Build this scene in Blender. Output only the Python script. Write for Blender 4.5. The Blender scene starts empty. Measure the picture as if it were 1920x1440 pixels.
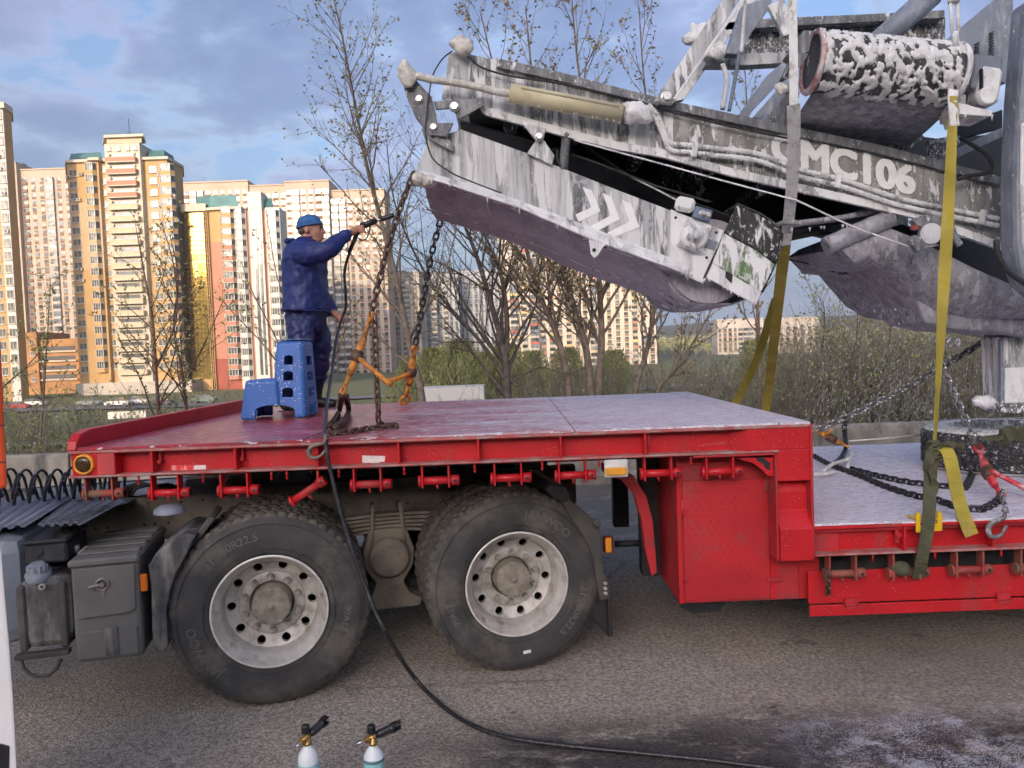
import bpy, bmesh, math, random
from mathutils import Vector, Matrix, noise as mnoise
from mathutils.kdtree import KDTree
R = math.radians
scene = bpy.context.scene
col = scene.collection

# ---------------------------------------------------------------- camera
F_PX, ROLL, PITCH, CAMZ = 1442.0, 0.037, math.atan(65/1442.0), 1.85
RIGHT = Vector((1, 0, 0)); FWD = Vector((0, math.cos(PITCH), -math.sin(PITCH))); UPV = Vector((0, math.sin(PITCH), math.cos(PITCH)))
c_right = RIGHT*math.cos(ROLL) - UPV*math.sin(ROLL)
c_up = RIGHT*math.sin(ROLL) + UPV*math.cos(ROLL)
CAM = Vector((0, 0, CAMZ))
cam_data = bpy.data.cameras.new('camera'); cam = bpy.data.objects.new('camera', cam_data); col.objects.link(cam)
m = Matrix.Identity(4)
for i in range(3):
    m[i][0] = c_right[i]; m[i][1] = c_up[i]; m[i][2] = -FWD[i]; m[i][3] = CAM[i]
cam.matrix_world = m
cam_data.sensor_width = 36; cam_data.lens = F_PX/1920*36; cam_data.clip_end = 6000; cam_data.clip_start = 0.05
scene.camera = cam

# ---------------------------------------------------------------- sky, sun, exposure
SUN_EL, SUN_AZ = R(13), R(15)        # low sun behind the camera, a little to its left
sun_dir = Vector((-math.sin(SUN_AZ)*math.cos(SUN_EL), -math.cos(SUN_AZ)*math.cos(SUN_EL), math.sin(SUN_EL)))
w = bpy.data.worlds.new('World'); scene.world = w; w.use_nodes = True
nt = w.node_tree; N = nt.nodes; L = nt.links; N.clear()
out = N.new('ShaderNodeOutputWorld'); bg = N.new('ShaderNodeBackground'); L.new(bg.outputs[0], out.inputs[0])
sky = N.new('ShaderNodeTexSky'); sky.sky_type = 'NISHITA'; sky.sun_disc = False
sky.sun_elevation = SUN_EL; sky.sun_rotation = math.atan2(sun_dir.x, sun_dir.y)
sky.air_density = 1.0; sky.dust_density = 10.0; sky.ozone_density = 2.0
bg.inputs['Strength'].default_value = 0.15
def vmath(op, a, b=None):
    n = N.new('ShaderNodeVectorMath'); n.operation = op
    for k, v in ((0, a), (1, b)):
        if v is None: continue
        if hasattr(v, 'links'): L.new(v, n.inputs[k])
        else: n.inputs[k].default_value = v
    return n.outputs[0]
def fmath(op, a, b=None, c=None):
    n = N.new('ShaderNodeMath'); n.operation = op
    for k, v in ((0, a), (1, b), (2, c)):
        if v is None: continue
        if hasattr(v, 'links'): L.new(v, n.inputs[k])
        else: n.inputs[k].default_value = v
    return n.outputs[0]
tc = N.new('ShaderNodeTexCoord'); sep = N.new('ShaderNodeSeparateXYZ'); L.new(tc.outputs['Generated'], sep.inputs[0])
zz = fmath('ADD', fmath('MAXIMUM', sep.outputs[2], 0.0), 0.22)
comb = N.new('ShaderNodeCombineXYZ')
L.new(fmath('DIVIDE', sep.outputs[0], zz), comb.inputs[0]); L.new(fmath('DIVIDE', sep.outputs[1], zz), comb.inputs[1])
def wnoise(scale, detail, rough, off, dist=0.0):
    n = N.new('ShaderNodeTexNoise'); n.inputs['Scale'].default_value = scale; n.inputs['Detail'].default_value = detail
    n.inputs['Roughness'].default_value = rough; n.inputs['Distortion'].default_value = dist
    L.new(vmath('ADD', comb.outputs[0], off), n.inputs['Vector']); return n.outputs[0]
def wramp(v, stops):
    n = N.new('ShaderNodeValToRGB'); e = n.color_ramp.elements
    while len(e) < len(stops): e.new(0.5)
    for k, (p, c) in enumerate(stops): e[k].position = p; e[k].color = c if len(c) == 4 else (*c, 1)
    L.new(v, n.inputs[0]); return n.outputs[0]
big = wnoise(2.3, 7, 0.56, (3.1, 7.7, 0), 0.2)
small = wnoise(6.0, 6, 0.62, (11.0, 2.2, 4), 0.1)
mix0 = fmath('ADD', fmath('MULTIPLY', big, 0.64), fmath('MULTIPLY', small, 0.36))
mix_ = fmath('ADD', fmath('MULTIPLY', fmath('SUBTRACT', mix0, 0.5), 2.1), 0.5)
mask = wramp(mix_, [(0.33, (0, 0, 0)), (0.44, (1, 1, 1))])
lum = N.new('ShaderNodeRGBToBW'); L.new(sky.outputs[0], lum.inputs[0])
shade = wramp(mix_, [(0.32, (1.80, 1.62, 1.42)), (0.42, (1.25, 1.16, 1.10)), (0.52, (0.86, 0.83, 0.87)), (0.66, (0.68, 0.66, 0.75))])
pinkv = wramp(wnoise(1.9, 5, 0.55, (31, 5, 2)), [(0.52, (0, 0, 0)), (0.68, (1, 1, 1))])
mp = N.new('ShaderNodeMix'); mp.data_type = 'RGBA'; L.new(fmath('MULTIPLY', pinkv, 0.5), mp.inputs[0]); L.new(shade, mp.inputs[6]); mp.inputs[7].default_value = (1.70, 1.20, 1.25, 1)
tone = N.new('ShaderNodeMix'); tone.data_type = 'RGBA'; tone.inputs[0].default_value = 0.65     # clouds take up the colour of the sky light round them
L.new(lum.outputs[0], tone.inputs[6]); L.new(sky.outputs[0], tone.inputs[7])
cl = vmath('MULTIPLY', mp.outputs[2], tone.outputs[2])
mx = N.new('ShaderNodeMix'); mx.data_type = 'RGBA'
L.new(fmath('MULTIPLY', mask, 0.9), mx.inputs[0]); L.new(sky.outputs[0], mx.inputs[6]); L.new(cl, mx.inputs[7])
blued = vmath('MULTIPLY', mx.outputs[2], (0.93, 1.0, 1.16))
# pale air towards the horizon, the same all round
hz = fmath('POWER', 2.718, fmath('MULTIPLY', fmath('MAXIMUM', sep.outputs[2], 0.0), -6.0))
hv = vmath('SCALE', (1.05, 1.45, 2.15)); L.new(hz, hv.node.inputs['Scale'])
L.new(vmath('ADD', blued, hv), bg.inputs['Color'])

sl = bpy.data.lights.new('sun', 'SUN'); sl.energy = 2.0; sl.angle = R(0.6); sl.color = (1.0, 0.78, 0.52)
so = bpy.data.objects.new('sun', sl); col.objects.link(so); so.rotation_euler = (-sun_dir).to_track_quat('-Z', 'Y').to_euler()
so.location = (-40, -60, 30)
vs = scene.view_settings; vs.view_transform = 'Standard'; vs.look = 'None'; vs.exposure = 1.16; vs.gamma = 1.0; vs.use_curve_mapping = False
scene.cycles.use_denoising = True; scene.cycles.use_adaptive_sampling = True; scene.cycles.adaptive_threshold = 0.025; scene.cycles.adaptive_min_samples = 16
scene.cycles.max_bounces = 5; scene.cycles.diffuse_bounces = 3; scene.cycles.glossy_bounces = 2; scene.cycles.volume_bounces = 0; scene.cycles.transparent_max_bounces = 6
scene.cycles.caustics_reflective = False; scene.cycles.caustics_refractive = False

# ---------------------------------------------------------------- pixel rays and planes
def ray(px, py):
    u, v = px-960, py-720
    xs = math.cos(ROLL)*u - math.sin(ROLL)*v; ys = math.sin(ROLL)*u + math.cos(ROLL)*v
    return RIGHT*xs + FWD*F_PX - UPV*ys
def P(px, py, Y):
    d = ray(px, py); return CAM + d*(Y/d.y)
def PG(px, py, z=0.0):
    d = ray(px, py); return CAM + d*((z-CAMZ)/d.z)

# ---------------------------------------------------------------- objects
WM = {}
I4 = Matrix.Identity(4)
def link(o, parent=None, M=I4):
    col.objects.link(o)
    if parent is not None:
        o.parent = parent; o.matrix_basis = WM[parent.name].inverted() @ M
    else: o.matrix_basis = M
    WM[o.name] = M.copy()
    return o
def tag(o, label=None, cat=None, group=None, kind=None):
    if label: o['label'] = label
    if cat: o['category'] = cat
    if group: o['group'] = group
    if kind: o['kind'] = kind
    return o
def thing(name, loc, label, cat, group=None, rz=0.0):
    o = bpy.data.objects.new(name, None); o.empty_display_size = 0.2
    link(o, None, Matrix.Translation(Vector(loc)) @ Matrix.Rotation(rz, 4, 'Z'))
    return tag(o, label, cat, group)
def inst(name, mesh, parent, M=I4):
    return link(bpy.data.objects.new(name, mesh), parent, M)

def basis(d, up=Vector((0, 0, 1))):
    d = d.normalized()
    if abs(d.dot(up)) > 0.98: up = Vector((0, 1, 0))
    a = d.cross(up).normalized(); b = a.cross(d).normalized()
    return a, b

class MB:
    """collects shapes; build() links them as one mesh object"""
    def __init__(s, X=None): s.v = []; s.f = []; s.m = []; s.X = X; s.sm = []
    def _add(s, vs, fs, mi=0, smooth=False):
        o = len(s.v)
        s.v += [(s.X @ Vector(v)) if s.X is not None else Vector(v) for v in vs]
        for f in fs: s.f.append([o+i for i in f]); s.m.append(mi); s.sm.append(smooth)
        return s
    def box(s, c, size, rot=None, mi=0, bev=0.0):
        x, y, z = size[0]/2, size[1]/2, size[2]/2; c = Vector(c)
        if bev > 0:
            b = min(bev, x*.9, y*.9, z*.9); pts = []; idx = {}
            for sx in (-1, 1):
                for sy in (-1, 1):
                    for sz in (-1, 1):
                        idx[(sx, sy, sz)] = len(pts)
                        pts += [Vector((sx*x, sy*(y-b), sz*(z-b))), Vector((sx*(x-b), sy*y, sz*(z-b))), Vector((sx*(x-b), sy*(y-b), sz*z))]
            fs = []
            for sgn in (-1, 1):
                q = [(-1, -1), (1, -1), (1, 1), (-1, 1)]
                for ax in range(3):
                    f = []
                    for a, bb in q:
                        k = [0, 0, 0]; k[ax] = sgn; k[(ax+1) % 3] = a; k[(ax+2) % 3] = bb
                        f.append(idx[tuple(k)]+ax)
                    fs.append(f if sgn > 0 else f[::-1])
            for ax in range(3):
                a1, a2 = (ax+1) % 3, (ax+2) % 3
                for s1 in (-1, 1):
                    for s2 in (-1, 1):
                        k0 = [0]*3; k1 = [0]*3; k0[ax] = -1; k1[ax] = 1
                        for k in (k0, k1): k[a1] = s1; k[a2] = s2
                        f = [idx[tuple(k0)]+a1, idx[tuple(k1)]+a1, idx[tuple(k1)]+a2, idx[tuple(k0)]+a2]
                        fs.append(f[::-1] if s1*s2 > 0 else f)
            for k, i in idx.items():
                f = [i, i+1, i+2]; fs.append(f if k[0]*k[1]*k[2] > 0 else f[::-1])
        else:
            pts = [Vector((sx*x, sy*y, sz*z)) for sz in (-1, 1) for sy in (-1, 1) for sx in (-1, 1)]
            fs = [(0, 2, 3, 1), (4, 5, 7, 6), (0, 1, 5, 4), (2, 6, 7, 3), (0, 4, 6, 2), (1, 3, 7, 5)]
        if rot is not None:
            Rm = rot.to_3x3() if isinstance(rot, Matrix) else rot.to_matrix()
            pts = [Rm @ p for p in pts]
        return s._add([p+c for p in pts], fs, mi)
    def bb(s, x0, x1, y0, y1, z0, z1, mi=0, bev=0.0):
        return s.box(((x0+x1)/2, (y0+y1)/2, (z0+z1)/2), (abs(x1-x0), abs(y1-y0), abs(z1-z0)), None, mi, bev)
    def beam(s, p0, p1, w, h, up=Vector((0, 0, 1)), mi=0, bev=0.0):
        p0, p1 = Vector(p0), Vector(p1); d = (p1-p0); a, b = basis(d, up)
        Rm = Matrix((d.normalized(), a, b)).transposed()
        return s.box((p0+p1)/2, (d.length, w, h), Rm.to_4x4(), mi, bev)
    def tube(s, path, r, n=8, mi=0, caps=True, smooth=True, closed=False):
        path = [Vector(p) for p in path]; k = len(path)
        rs = r if isinstance(r, (list, tuple)) else [r]*k
        vs, fs = [], []; pa = None
        for i, p in enumerate(path):
            if closed: d = path[(i+1) % k]-path[i-1]
            else: d = path[min(i+1, k-1)]-path[max(i-1, 0)]
            if d.length < 1e-9: d = Vector((0, 0, 1))
            d.normalize()
            if pa is None: a, b = basis(d)
            else:
                a = pa - d*pa.dot(d)
                if a.length < 1e-6: a, b = basis(d)
                else: a.normalize(); b = a.cross(d)
            pa = a
            for j in range(n):
                t = 2*math.pi*j/n; vs.append(p + (a*math.cos(t)+b*math.sin(t))*rs[i])
        for i in range(k if closed else k-1):
            i2 = (i+1) % k
            for j in range(n):
                j2 = (j+1) % n; fs.append((i*n+j, i2*n+j, i2*n+j2, i*n+j2))
        s._add(vs, fs, mi, smooth)
        if caps and not closed:
            o = len(s.v)-len(vs)
            s.f.append([o+j for j in range(n)]); s.m.append(mi); s.sm.append(False)
            s.f.append([o+(k-1)*n+j for j in range(n)][::-1]); s.m.append(mi); s.sm.append(False)
        return s
    def cyl(s, p0, p1, r, n=16, mi=0, r1=None, smooth=True):
        return s.tube([p0, p1], [r, r if r1 is None else r1], n, mi, True, smooth)
    def lathe(s, prof, org, axis, n=32, mi=0, smooth=True, closed=False):
        """prof: (radius, along axis)"""
        org = Vector(org); ax = Vector(axis).normalized(); a, b = basis(ax); k = len(prof); vs, fs = [], []
        for r, h in prof:
            for j in range(n):
                t = 2*math.pi*j/n; vs.append(org+ax*h+(a*math.cos(t)+b*math.sin(t))*r)
        for i in range(k if closed else k-1):
            i2 = (i+1) % k
            for j in range(n):
                j2 = (j+1) % n; fs.append((i*n+j, i*n+j2, i2*n+j2, i2*n+j))
        return s._add(vs, fs, mi, smooth)
    def prism(s, pts, d, mi=0):
        """pts: closed outline of 3D points, extruded along d"""
        pts = [Vector(p) for p in pts]; d = Vector(d); k = len(pts)
        vs = pts+[p+d for p in pts]; fs = [list(range(k)), list(range(k, 2*k))[::-1]]
        for i in range(k): fs.append((i, (i+1) % k, k+(i+1) % k, k+i))
        return s._add(vs, fs, mi)
    def sheet(s, prof, d, t=0.01, mi=0, smooth=False):
        """open polyline prof thickened downwards by t and extruded along d"""
        prof = [Vector(p) for p in prof]; d = Vector(d); k = len(prof); off = []
        for i in range(k):
            tg = (prof[min(i+1, k-1)]-prof[max(i-1, 0)]).normalized(); nrm = tg.cross(d.normalized()).normalized(); off.append(prof[i]+nrm*t)
        vs = prof+[p+d for p in prof]+off+[p+d for p in off]; fs = []
        for i in range(k-1):
            fs += [(i, i+1, k+i+1, k+i), (2*k+i, 3*k+i, 3*k+i+1, 2*k+i+1), (i, 2*k+i, 2*k+i+1, i+1), (k+i, k+i+1, 3*k+i+1, 3*k+i)]
        fs += [(0, k, 3*k, 2*k), (k-1, 3*k-1, 4*k-1, 2*k-1)]
        return s._add(vs, fs, mi, smooth)
    def quad(s, a, b, c, d, mi=0): return s._add([a, b, c, d], [(0, 1, 2, 3)], mi)
    def ball(s, c, r, n=10, mi=0):
        c = Vector(c); rr = Vector(r) if hasattr(r, '__len__') else Vector((r, r, r)); k = n//2+1; vs, fs = [], []
        for i in range(k):
            ph = math.pi*i/(k-1)
            for j in range(n):
                t = 2*math.pi*j/n; vs.append(c+Vector((rr.x*math.sin(ph)*math.cos(t), rr.y*math.sin(ph)*math.sin(t), rr.z*math.cos(ph))))
        for i in range(k-1):
            for j in range(n): fs.append((i*n+j, (i+1)*n+j, (i+1)*n+(j+1) % n, i*n+(j+1) % n))
        return s._add(vs, fs, mi, True)
    def mesh(s, name, mats):
        me = bpy.data.meshes.new(name); me.from_pydata([tuple(v) for v in s.v], [], s.f)
        if not isinstance(mats, (list, tuple)): mats = [mats]
        for q in mats: me.materials.append(q)
        me.polygons.foreach_set('material_index', s.m); me.polygons.foreach_set('use_smooth', s.sm)
        me.validate(); bm = bmesh.new(); bm.from_mesh(me); bmesh.ops.recalc_face_normals(bm, faces=bm.faces) if len(bm.faces) < 60000 else None; bm.to_mesh(me); bm.free()
        me.update(); return me
    def build(s, name, mats, parent=None, M=I4, bevel=0.0):
        o = link(bpy.data.objects.new(name, s.mesh(name, mats)), parent, M)
        if bevel > 0:
            b = o.modifiers.new('bevel', 'BEVEL'); b.width = bevel; b.segments = 2; b.limit_method = 'ANGLE'; b.angle_limit = R(40)
        return o

def smooth_path(c, sub=5):
    if len(c) < 3: return c
    out = []
    for i in range(len(c)-1):
        p0, p1, p2, p3 = c[max(i-1, 0)], c[i], c[i+1], c[min(i+2, len(c)-1)]
        for k in range(sub):
            t = k/sub; out.append(.5*((2*p1)+(p2-p0)*t+(2*p0-5*p1+4*p2-p3)*t*t+(3*p1-p0-3*p2+p3)*t**3))
    out.append(c[-1]); return out

def text_verts(body, size, extrude=0.0, font_bold=0.0):
    c = bpy.data.curves.new('lettering', 'FONT'); c.body = body; c.size = size; c.extrude = extrude; c.offset = font_bold; c.align_x = 'CENTER'
    c.resolution_u = 4
    o = bpy.data.objects.new('lettering', c); col.objects.link(o)
    bpy.context.view_layer.update()
    me = bpy.data.meshes.new_from_object(o)
    V = [v.co.copy() for v in me.vertices]; Fc = [list(p.vertices) for p in me.polygons]
    bpy.data.objects.remove(o); bpy.data.curves.remove(c); bpy.data.meshes.remove(me)
    return V, Fc

# ---------------------------------------------------------------- materials
class Mat:
    def __init__(s, name):
        s.m = bpy.data.materials.new(name); s.m.use_nodes = True; s.n = s.m.node_tree.nodes; s.l = s.m.node_tree.links
        s.b = s.n['Principled BSDF']; s.tc = s.n.new('ShaderNodeTexCoord')
    def set(s, k, v): s.b.inputs[k].default_value = v
    def wire(s, v, k):
        if hasattr(v, 'links'): s.l.new(v, s.b.inputs[k])
        else: s.b.inputs[k].default_value = v
    def mapv(s, scale=(1, 1, 1), off=(0, 0, 0), rot=(0, 0, 0)):
        n = s.n.new('ShaderNodeMapping'); n.inputs['Scale'].default_value = scale; n.inputs['Location'].default_value = off; n.inputs['Rotation'].default_value = rot
        s.l.new(s.tc.outputs['Object'], n.inputs[0]); return n.outputs[0]
    def noise(s, scale, detail=4, rough=0.55, stretch=(1, 1, 1), off=(0, 0, 0), dist=0.0, rot=(0, 0, 0)):
        n = s.n.new('ShaderNodeTexNoise'); n.inputs['Scale'].default_value = scale; n.inputs['Detail'].default_value = detail
        n.inputs['Roughness'].default_value = rough; n.inputs['Distortion'].default_value = dist
        s.l.new(s.mapv(stretch, off, rot), n.inputs['Vector']); return n.outputs[0]
    def vor(s, scale, stretch=(1, 1, 1), feature='F1', off=(0, 0, 0), rand=1.0):
        n = s.n.new('ShaderNodeTexVoronoi'); n.feature = feature; n.inputs['Scale'].default_value = scale; n.inputs['Randomness'].default_value = rand
        s.l.new(s.mapv(stretch, off), n.inputs['Vector']); return n.outputs['Distance']
    def ramp(s, v, lo, hi, a=0.0, b=1.0):
        n = s.n.new('ShaderNodeMapRange'); n.interpolation_type = 'SMOOTHSTEP'
        for k, q in zip((1, 2, 3, 4), (lo, hi, a, b)): n.inputs[k].default_value = q
        s.l.new(v, n.inputs[0]); return n.outputs[0]
    def mth(s, op, a, b=None):
        n = s.n.new('ShaderNodeMath'); n.operation = op
        for k, v in ((0, a), (1, b)):
            if v is None: continue
            if hasattr(v, 'links'): s.l.new(v, n.inputs[k])
            else: n.inputs[k].default_value = v
        return n.outputs[0]
    def mix(s, f, a, b):
        n = s.n.new('ShaderNodeMix'); n.data_type = 'RGBA'
        for k, v in ((0, f), (6, a), (7, b)):
            if hasattr(v, 'links'): s.l.new(v, n.inputs[k])
            else: n.inputs[k].default_value = v if k == 0 else (*v[:3], 1)
        return n.outputs[2]
    def mixf(s, f, a, b):
        n = s.n.new('ShaderNodeMix'); n.data_type = 'FLOAT'
        for k, v in ((0, f), (2, a), (3, b)):
            if hasattr(v, 'links'): s.l.new(v, n.inputs[k])
            else: n.inputs[k].default_value = v
        return n.outputs[0]
    def bump(s, h, strength=0.3, dist=0.01):
        n = s.n.new('ShaderNodeBump'); n.inputs['Strength'].default_value = strength; n.inputs['Distance'].default_value = dist
        s.l.new(h, n.inputs['Height']); s.l.new(n.outputs[0], s.b.inputs['Normal']); return n
    def normal_up(s):
        g = s.n.new('ShaderNodeNewGeometry'); x = s.n.new('ShaderNodeSeparateXYZ'); s.l.new(g.outputs['Normal'], x.inputs[0]); return x.outputs[2]
    def posz(s):
        g = s.n.new('ShaderNodeNewGeometry'); x = s.n.new('ShaderNodeSeparateXYZ'); s.l.new(g.outputs['Position'], x.inputs[0]); return x.outputs
def scl(c, k): return tuple(min(1, q*k) for q in c)
def paint(name, c, rough=0.5, metal=0.0, var=0.18, vs=6.0, dirt=None, dirt_amt=0.5, ds=3.0, streak=False, speck=None, speck_scale=90, speck_lim=0.3, bump=0.0, bs=60, spec=0.5):
    q = Mat(name)
    base = q.mix(q.ramp(q.noise(vs, 5), 0.3, 0.7), scl(c, 1-var), scl(c, 1+var))
    r = rough
    if dirt:
        d = q.ramp(q.noise(ds, 7, 0.65, (1, 1, 0.25) if streak else (1, 1, 1), (3, 1, 7)), 0.62-0.25*dirt_amt, 0.80-0.12*dirt_amt)
        d = q.mth('MULTIPLY', d, min(1.0, 0.4+dirt_amt*0.6))
        base = q.mix(d, base, dirt); r = q.mixf(d, rough, 0.85)
    if speck:
        sp = q.ramp(q.vor(speck_scale), speck_lim, speck_lim-0.1)
        sp = q.mth('MULTIPLY', sp, q.ramp(q.noise(speck_scale*0.12, 3), 0.42, 0.6))
        base = q.mix(sp, base, speck)
    q.wire(base, 'Base Color'); q.wire(r, 'Roughness'); q.set('Metallic', metal)
    q.b.inputs['Specular IOR Level'].default_value = spec
    if bump: q.bump(q.noise(bs, 4), bump, 0.01)
    return q.m
# ================================================================ the setting
def sstep(a, b, t):
    t = max(0.0, min(1.0, (t-a)/(b-a))); return t*t*(3-2*t)
def terrain_h(x, y):
    z = -0.06
    z -= 5.7*sstep(11.5, 80, y)
    z += 86*sstep(-170, -262, y)*sstep(1500, 900, abs(x))*(0.93+0.10*mnoise.noise(Vector((x*.006, y*.004, 2))))  # unseen ridge behind the camera, added to keep the low sun off the foreground
    far = sstep(420, 1100, y)
    z += far*(8+34*sstep(-200, 500, x)+10*mnoise.noise(Vector((x*.0031, y*.002, 5))))
    if y > 30: z += 0.5*mnoise.noise(Vector((x*.03, y*.03, 1)))
    return z
def build_terrain():
    ys = [-700, -500, -400, -340, -300, -280, -262, -240, -220, -200, -180, -120, -60, -30, -16, 0, 8, 11, 12, 14, 17, 20, 25, 30, 36, 44, 52, 60, 70, 80, 95, 110, 130, 150, 180, 220, 280, 340, 420, 500, 580, 660, 740, 820, 900, 1000, 1100, 1300, 1700, 2500]
    xs = sorted(set([s*k for k in (0, 4, 8, 12, 16, 22, 30, 40, 52, 66, 82, 100, 130, 160, 200, 250, 310, 380, 460, 560, 700, 900, 1200, 1600, 2200) for s in (-1, 1)]))
    mb = MB(); vs = [(x, y, terrain_h(x, y)) for y in ys for x in xs]; n = len(xs)
    mb._add(vs, [(j*n+i, j*n+i+1, (j+1)*n+i+1, (j+1)*n+i) for j in range(len(ys)-1) for i in range(n-1)], 0, True)
    q = Mat('meadow')
    c = q.mix(q.ramp(q.noise(0.25, 6), 0.35, 0.65), (0.10, 0.13, 0.045), (0.17, 0.16, 0.085))
    c = q.mix(q.ramp(q.noise(2.5, 6, 0.7), 0.45, 0.7), c, (0.06, 0.075, 0.03))
    c = q.mix(q.ramp(q.posz()[1], 330, 520), c, q.mix(q.ramp(q.noise(.05, 6, .7), .35, .65), (.05, .055, .04), (.12, .12, .085)))
    q.wire(c, 'Base Color'); q.set('Roughness', 0.95); q.bump(q.noise(4, 6), 0.6, 0.1)
    tag(mb.build('terrain', q.m), kind='structure')
build_terrain()

def build_yard():
    mb = MB(); n = 60
    xs = [-26+58*i/n for i in range(n+1)]; ys = [-14+25.2*j/30 for j in range(31)]
    vs = [(x, y, 0.012*mnoise.noise(Vector((x*.5, y*.5, 0)))-0.006 if 1 < y < 10 else 0) for y in ys for x in xs]
    mb._add(vs, [(j*(n+1)+i, j*(n+1)+i+1, (j+1)*(n+1)+i+1, (j+1)*(n+1)+i) for j in range(30) for i in range(n)], 0, True)
    q = Mat('worn_asphalt')
    agg = q.vor(74); agg2 = q.noise(44, 8, 0.74)
    c = q.mix(q.ramp(agg2, 0.36, 0.66), (0.28, 0.24, 0.19), (0.78, 0.69, 0.575))
    c = q.mix(q.ramp(agg, 0.30, 0.14), c, (0.72, 0.64, 0.52))
    c = q.mix(q.mth('MULTIPLY', q.ramp(q.noise(170, 2), 0.58, 0.66), 0.75), c, (0.07, 0.066, 0.062))
    c = q.mix(q.ramp(q.noise(0.55, 5, 0.6), 0.40, 0.66), c, q.mix(0.5, c, (0.20, 0.165, 0.13)))
    crk = q.n.new('ShaderNodeTexVoronoi'); crk.feature = 'DISTANCE_TO_EDGE'; crk.inputs['Scale'].default_value = .55; q.l.new(q.mapv((1, 1.3, 1), (3, 1, 0)), crk.inputs['Vector'])
    wob = q.mth('ADD', crk.outputs['Distance'], q.mth('MULTIPLY', q.mth('SUBTRACT', q.noise(9, 5, .7), .5), .05))
    crack = q.mth('MULTIPLY', q.ramp(wob, .011, .003), q.ramp(q.noise(.9, 3), .50, .58)); c = q.mix(q.mth('MULTIPLY', crack, .35), c, (.05, .045, .04))
    # oil and wet patches with a shape of their own, near the camera side
    pos = q.posz()
    near = q.ramp(q.mth('ADD', pos[1], q.mth('MULTIPLY', q.noise(1.3, 4), .5)), 4.18, 3.72); rightside = q.ramp(pos[0], -0.75, 0.1)
    wetn = q.ramp(q.noise(1.9, 8, 0.78, (1, 1.8, 1)), 0.34, 0.50)
    wet = q.mth('MULTIPLY', q.mth('MULTIPLY', wetn, near), rightside)
    farwet = q.mth('MULTIPLY', q.ramp(pos[1], 5.9, 7.2), q.ramp(q.noise(1.1, 5, 0.6, (1, 2, 1)), 0.30, 0.5))
    stain = q.mth('MULTIPLY', q.ramp(q.noise(2.3, 6, 0.6, off=(5, 2, 0)), 0.64, 0.72), 0.7)
    allw = q.mth('MINIMUM', q.mth('ADD', q.mth('ADD', wet, q.mth('MULTIPLY', farwet, 0.6)), stain), 1.0)
    c = q.mix(q.mth('MULTIPLY', allw, 0.88), c, (0.035, 0.034, 0.036))
    spk = q.mth('MULTIPLY', q.mth('MAXIMUM', q.ramp(q.vor(135), 0.50, 0.30), q.mth('MULTIPLY', q.ramp(q.noise(6, 8, .75), .5, .64), .75)), q.mth('MULTIPLY', q.ramp(q.noise(3.0, 6, 0.7), 0.40, 0.55), q.mth('MULTIPLY', q.ramp(pos[0], 0.9, 1.7), q.ramp(pos[1], 3.85, 3.6))))
    c = q.mix(q.mth('MULTIPLY', spk, 0.9), c, (0.80, 0.82, 0.88))
    q.wire(c, 'Base Color'); q.wire(q.mixf(allw, 0.86, q.ramp(q.noise(40, 3), 0.3, 0.7, 0.22, 0.6)), 'Roughness')
    h = q.mth('ADD', q.mth('MULTIPLY', agg2, 1.2), q.mth('MULTIPLY', agg, -0.6)); q.bump(h, 0.8, 0.016)
    tag(mb.build('asphalt_yard', q.m), kind='structure')
build_yard()
def build_path():
    mb = MB(); pts = []
    for i in range(41):
        x = -60+i*3.2; y = 21+2.0*math.sin(x*.05)
        pts += [(x, y, terrain_h(x, y)+.10), (x, y+3.2, terrain_h(x, y+3.2)+.10)]
    mb._add(pts, [(2*i, 2*i+2, 2*i+3, 2*i+1) for i in range(40)])
    tag(mb.build('path', paint('pale_path', (0.48, 0.45, 0.40), 0.9, var=.25, vs=1.5)), kind='structure')
    mb = MB(); pts = []
    for i in range(61):
        x = -190+i*5; y = 128
        pts += [(x, y, terrain_h(x, y)+.25), (x, y+10, terrain_h(x, y+10)+.25)]
    mb._add(pts, [(2*i, 2*i+2, 2*i+3, 2*i+1) for i in range(60)])
    tag(mb.build('road', paint('far_road', (0.16, 0.16, 0.17), 0.9, var=.2, vs=.3)), kind='structure')
build_path()

def build_wall():
    q = Mat('stained_concrete')
    c = q.mix(q.ramp(q.noise(2.2, 7, 0.65), 0.3, 0.7), (0.24, 0.215, 0.175), (0.46, 0.42, 0.35))
    c = q.mix(q.ramp(q.noise(5, 6, 0.6, (1, 1, .2)), 0.52, 0.72), c, (0.11, 0.115, 0.09))
    q.wire(c, 'Base Color'); q.set('Roughness', 0.9); q.bump(q.noise(30, 5), 0.4, 0.01)
    t = thing('concrete_wall', (0, 10.3, 0), 'long low stained concrete wall behind the truck and trailer', 'wall')
    x = -24.0; k = 0; rnd = random.Random(4)
    while x < 26:
        mb = MB(); L_ = 3.0
        prof = [(0, 10.24, -.05), (0, 10.24, .12), (0, 10.30, .16), (0, 10.33, .64), (0, 10.35, .67), (0, 10.49, .67), (0, 10.51, .64), (0, 10.56, -.05)]
        dz = rnd.uniform(-.012, .012); mb.prism([(x, p[1]+rnd.uniform(-.004, .004)+dz, p[2]+dz) for p in prof], (L_-.02, 0, 0))
        mb.build('panel', q.m, t, bevel=.008); x += L_; k += 1
build_wall()

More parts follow.
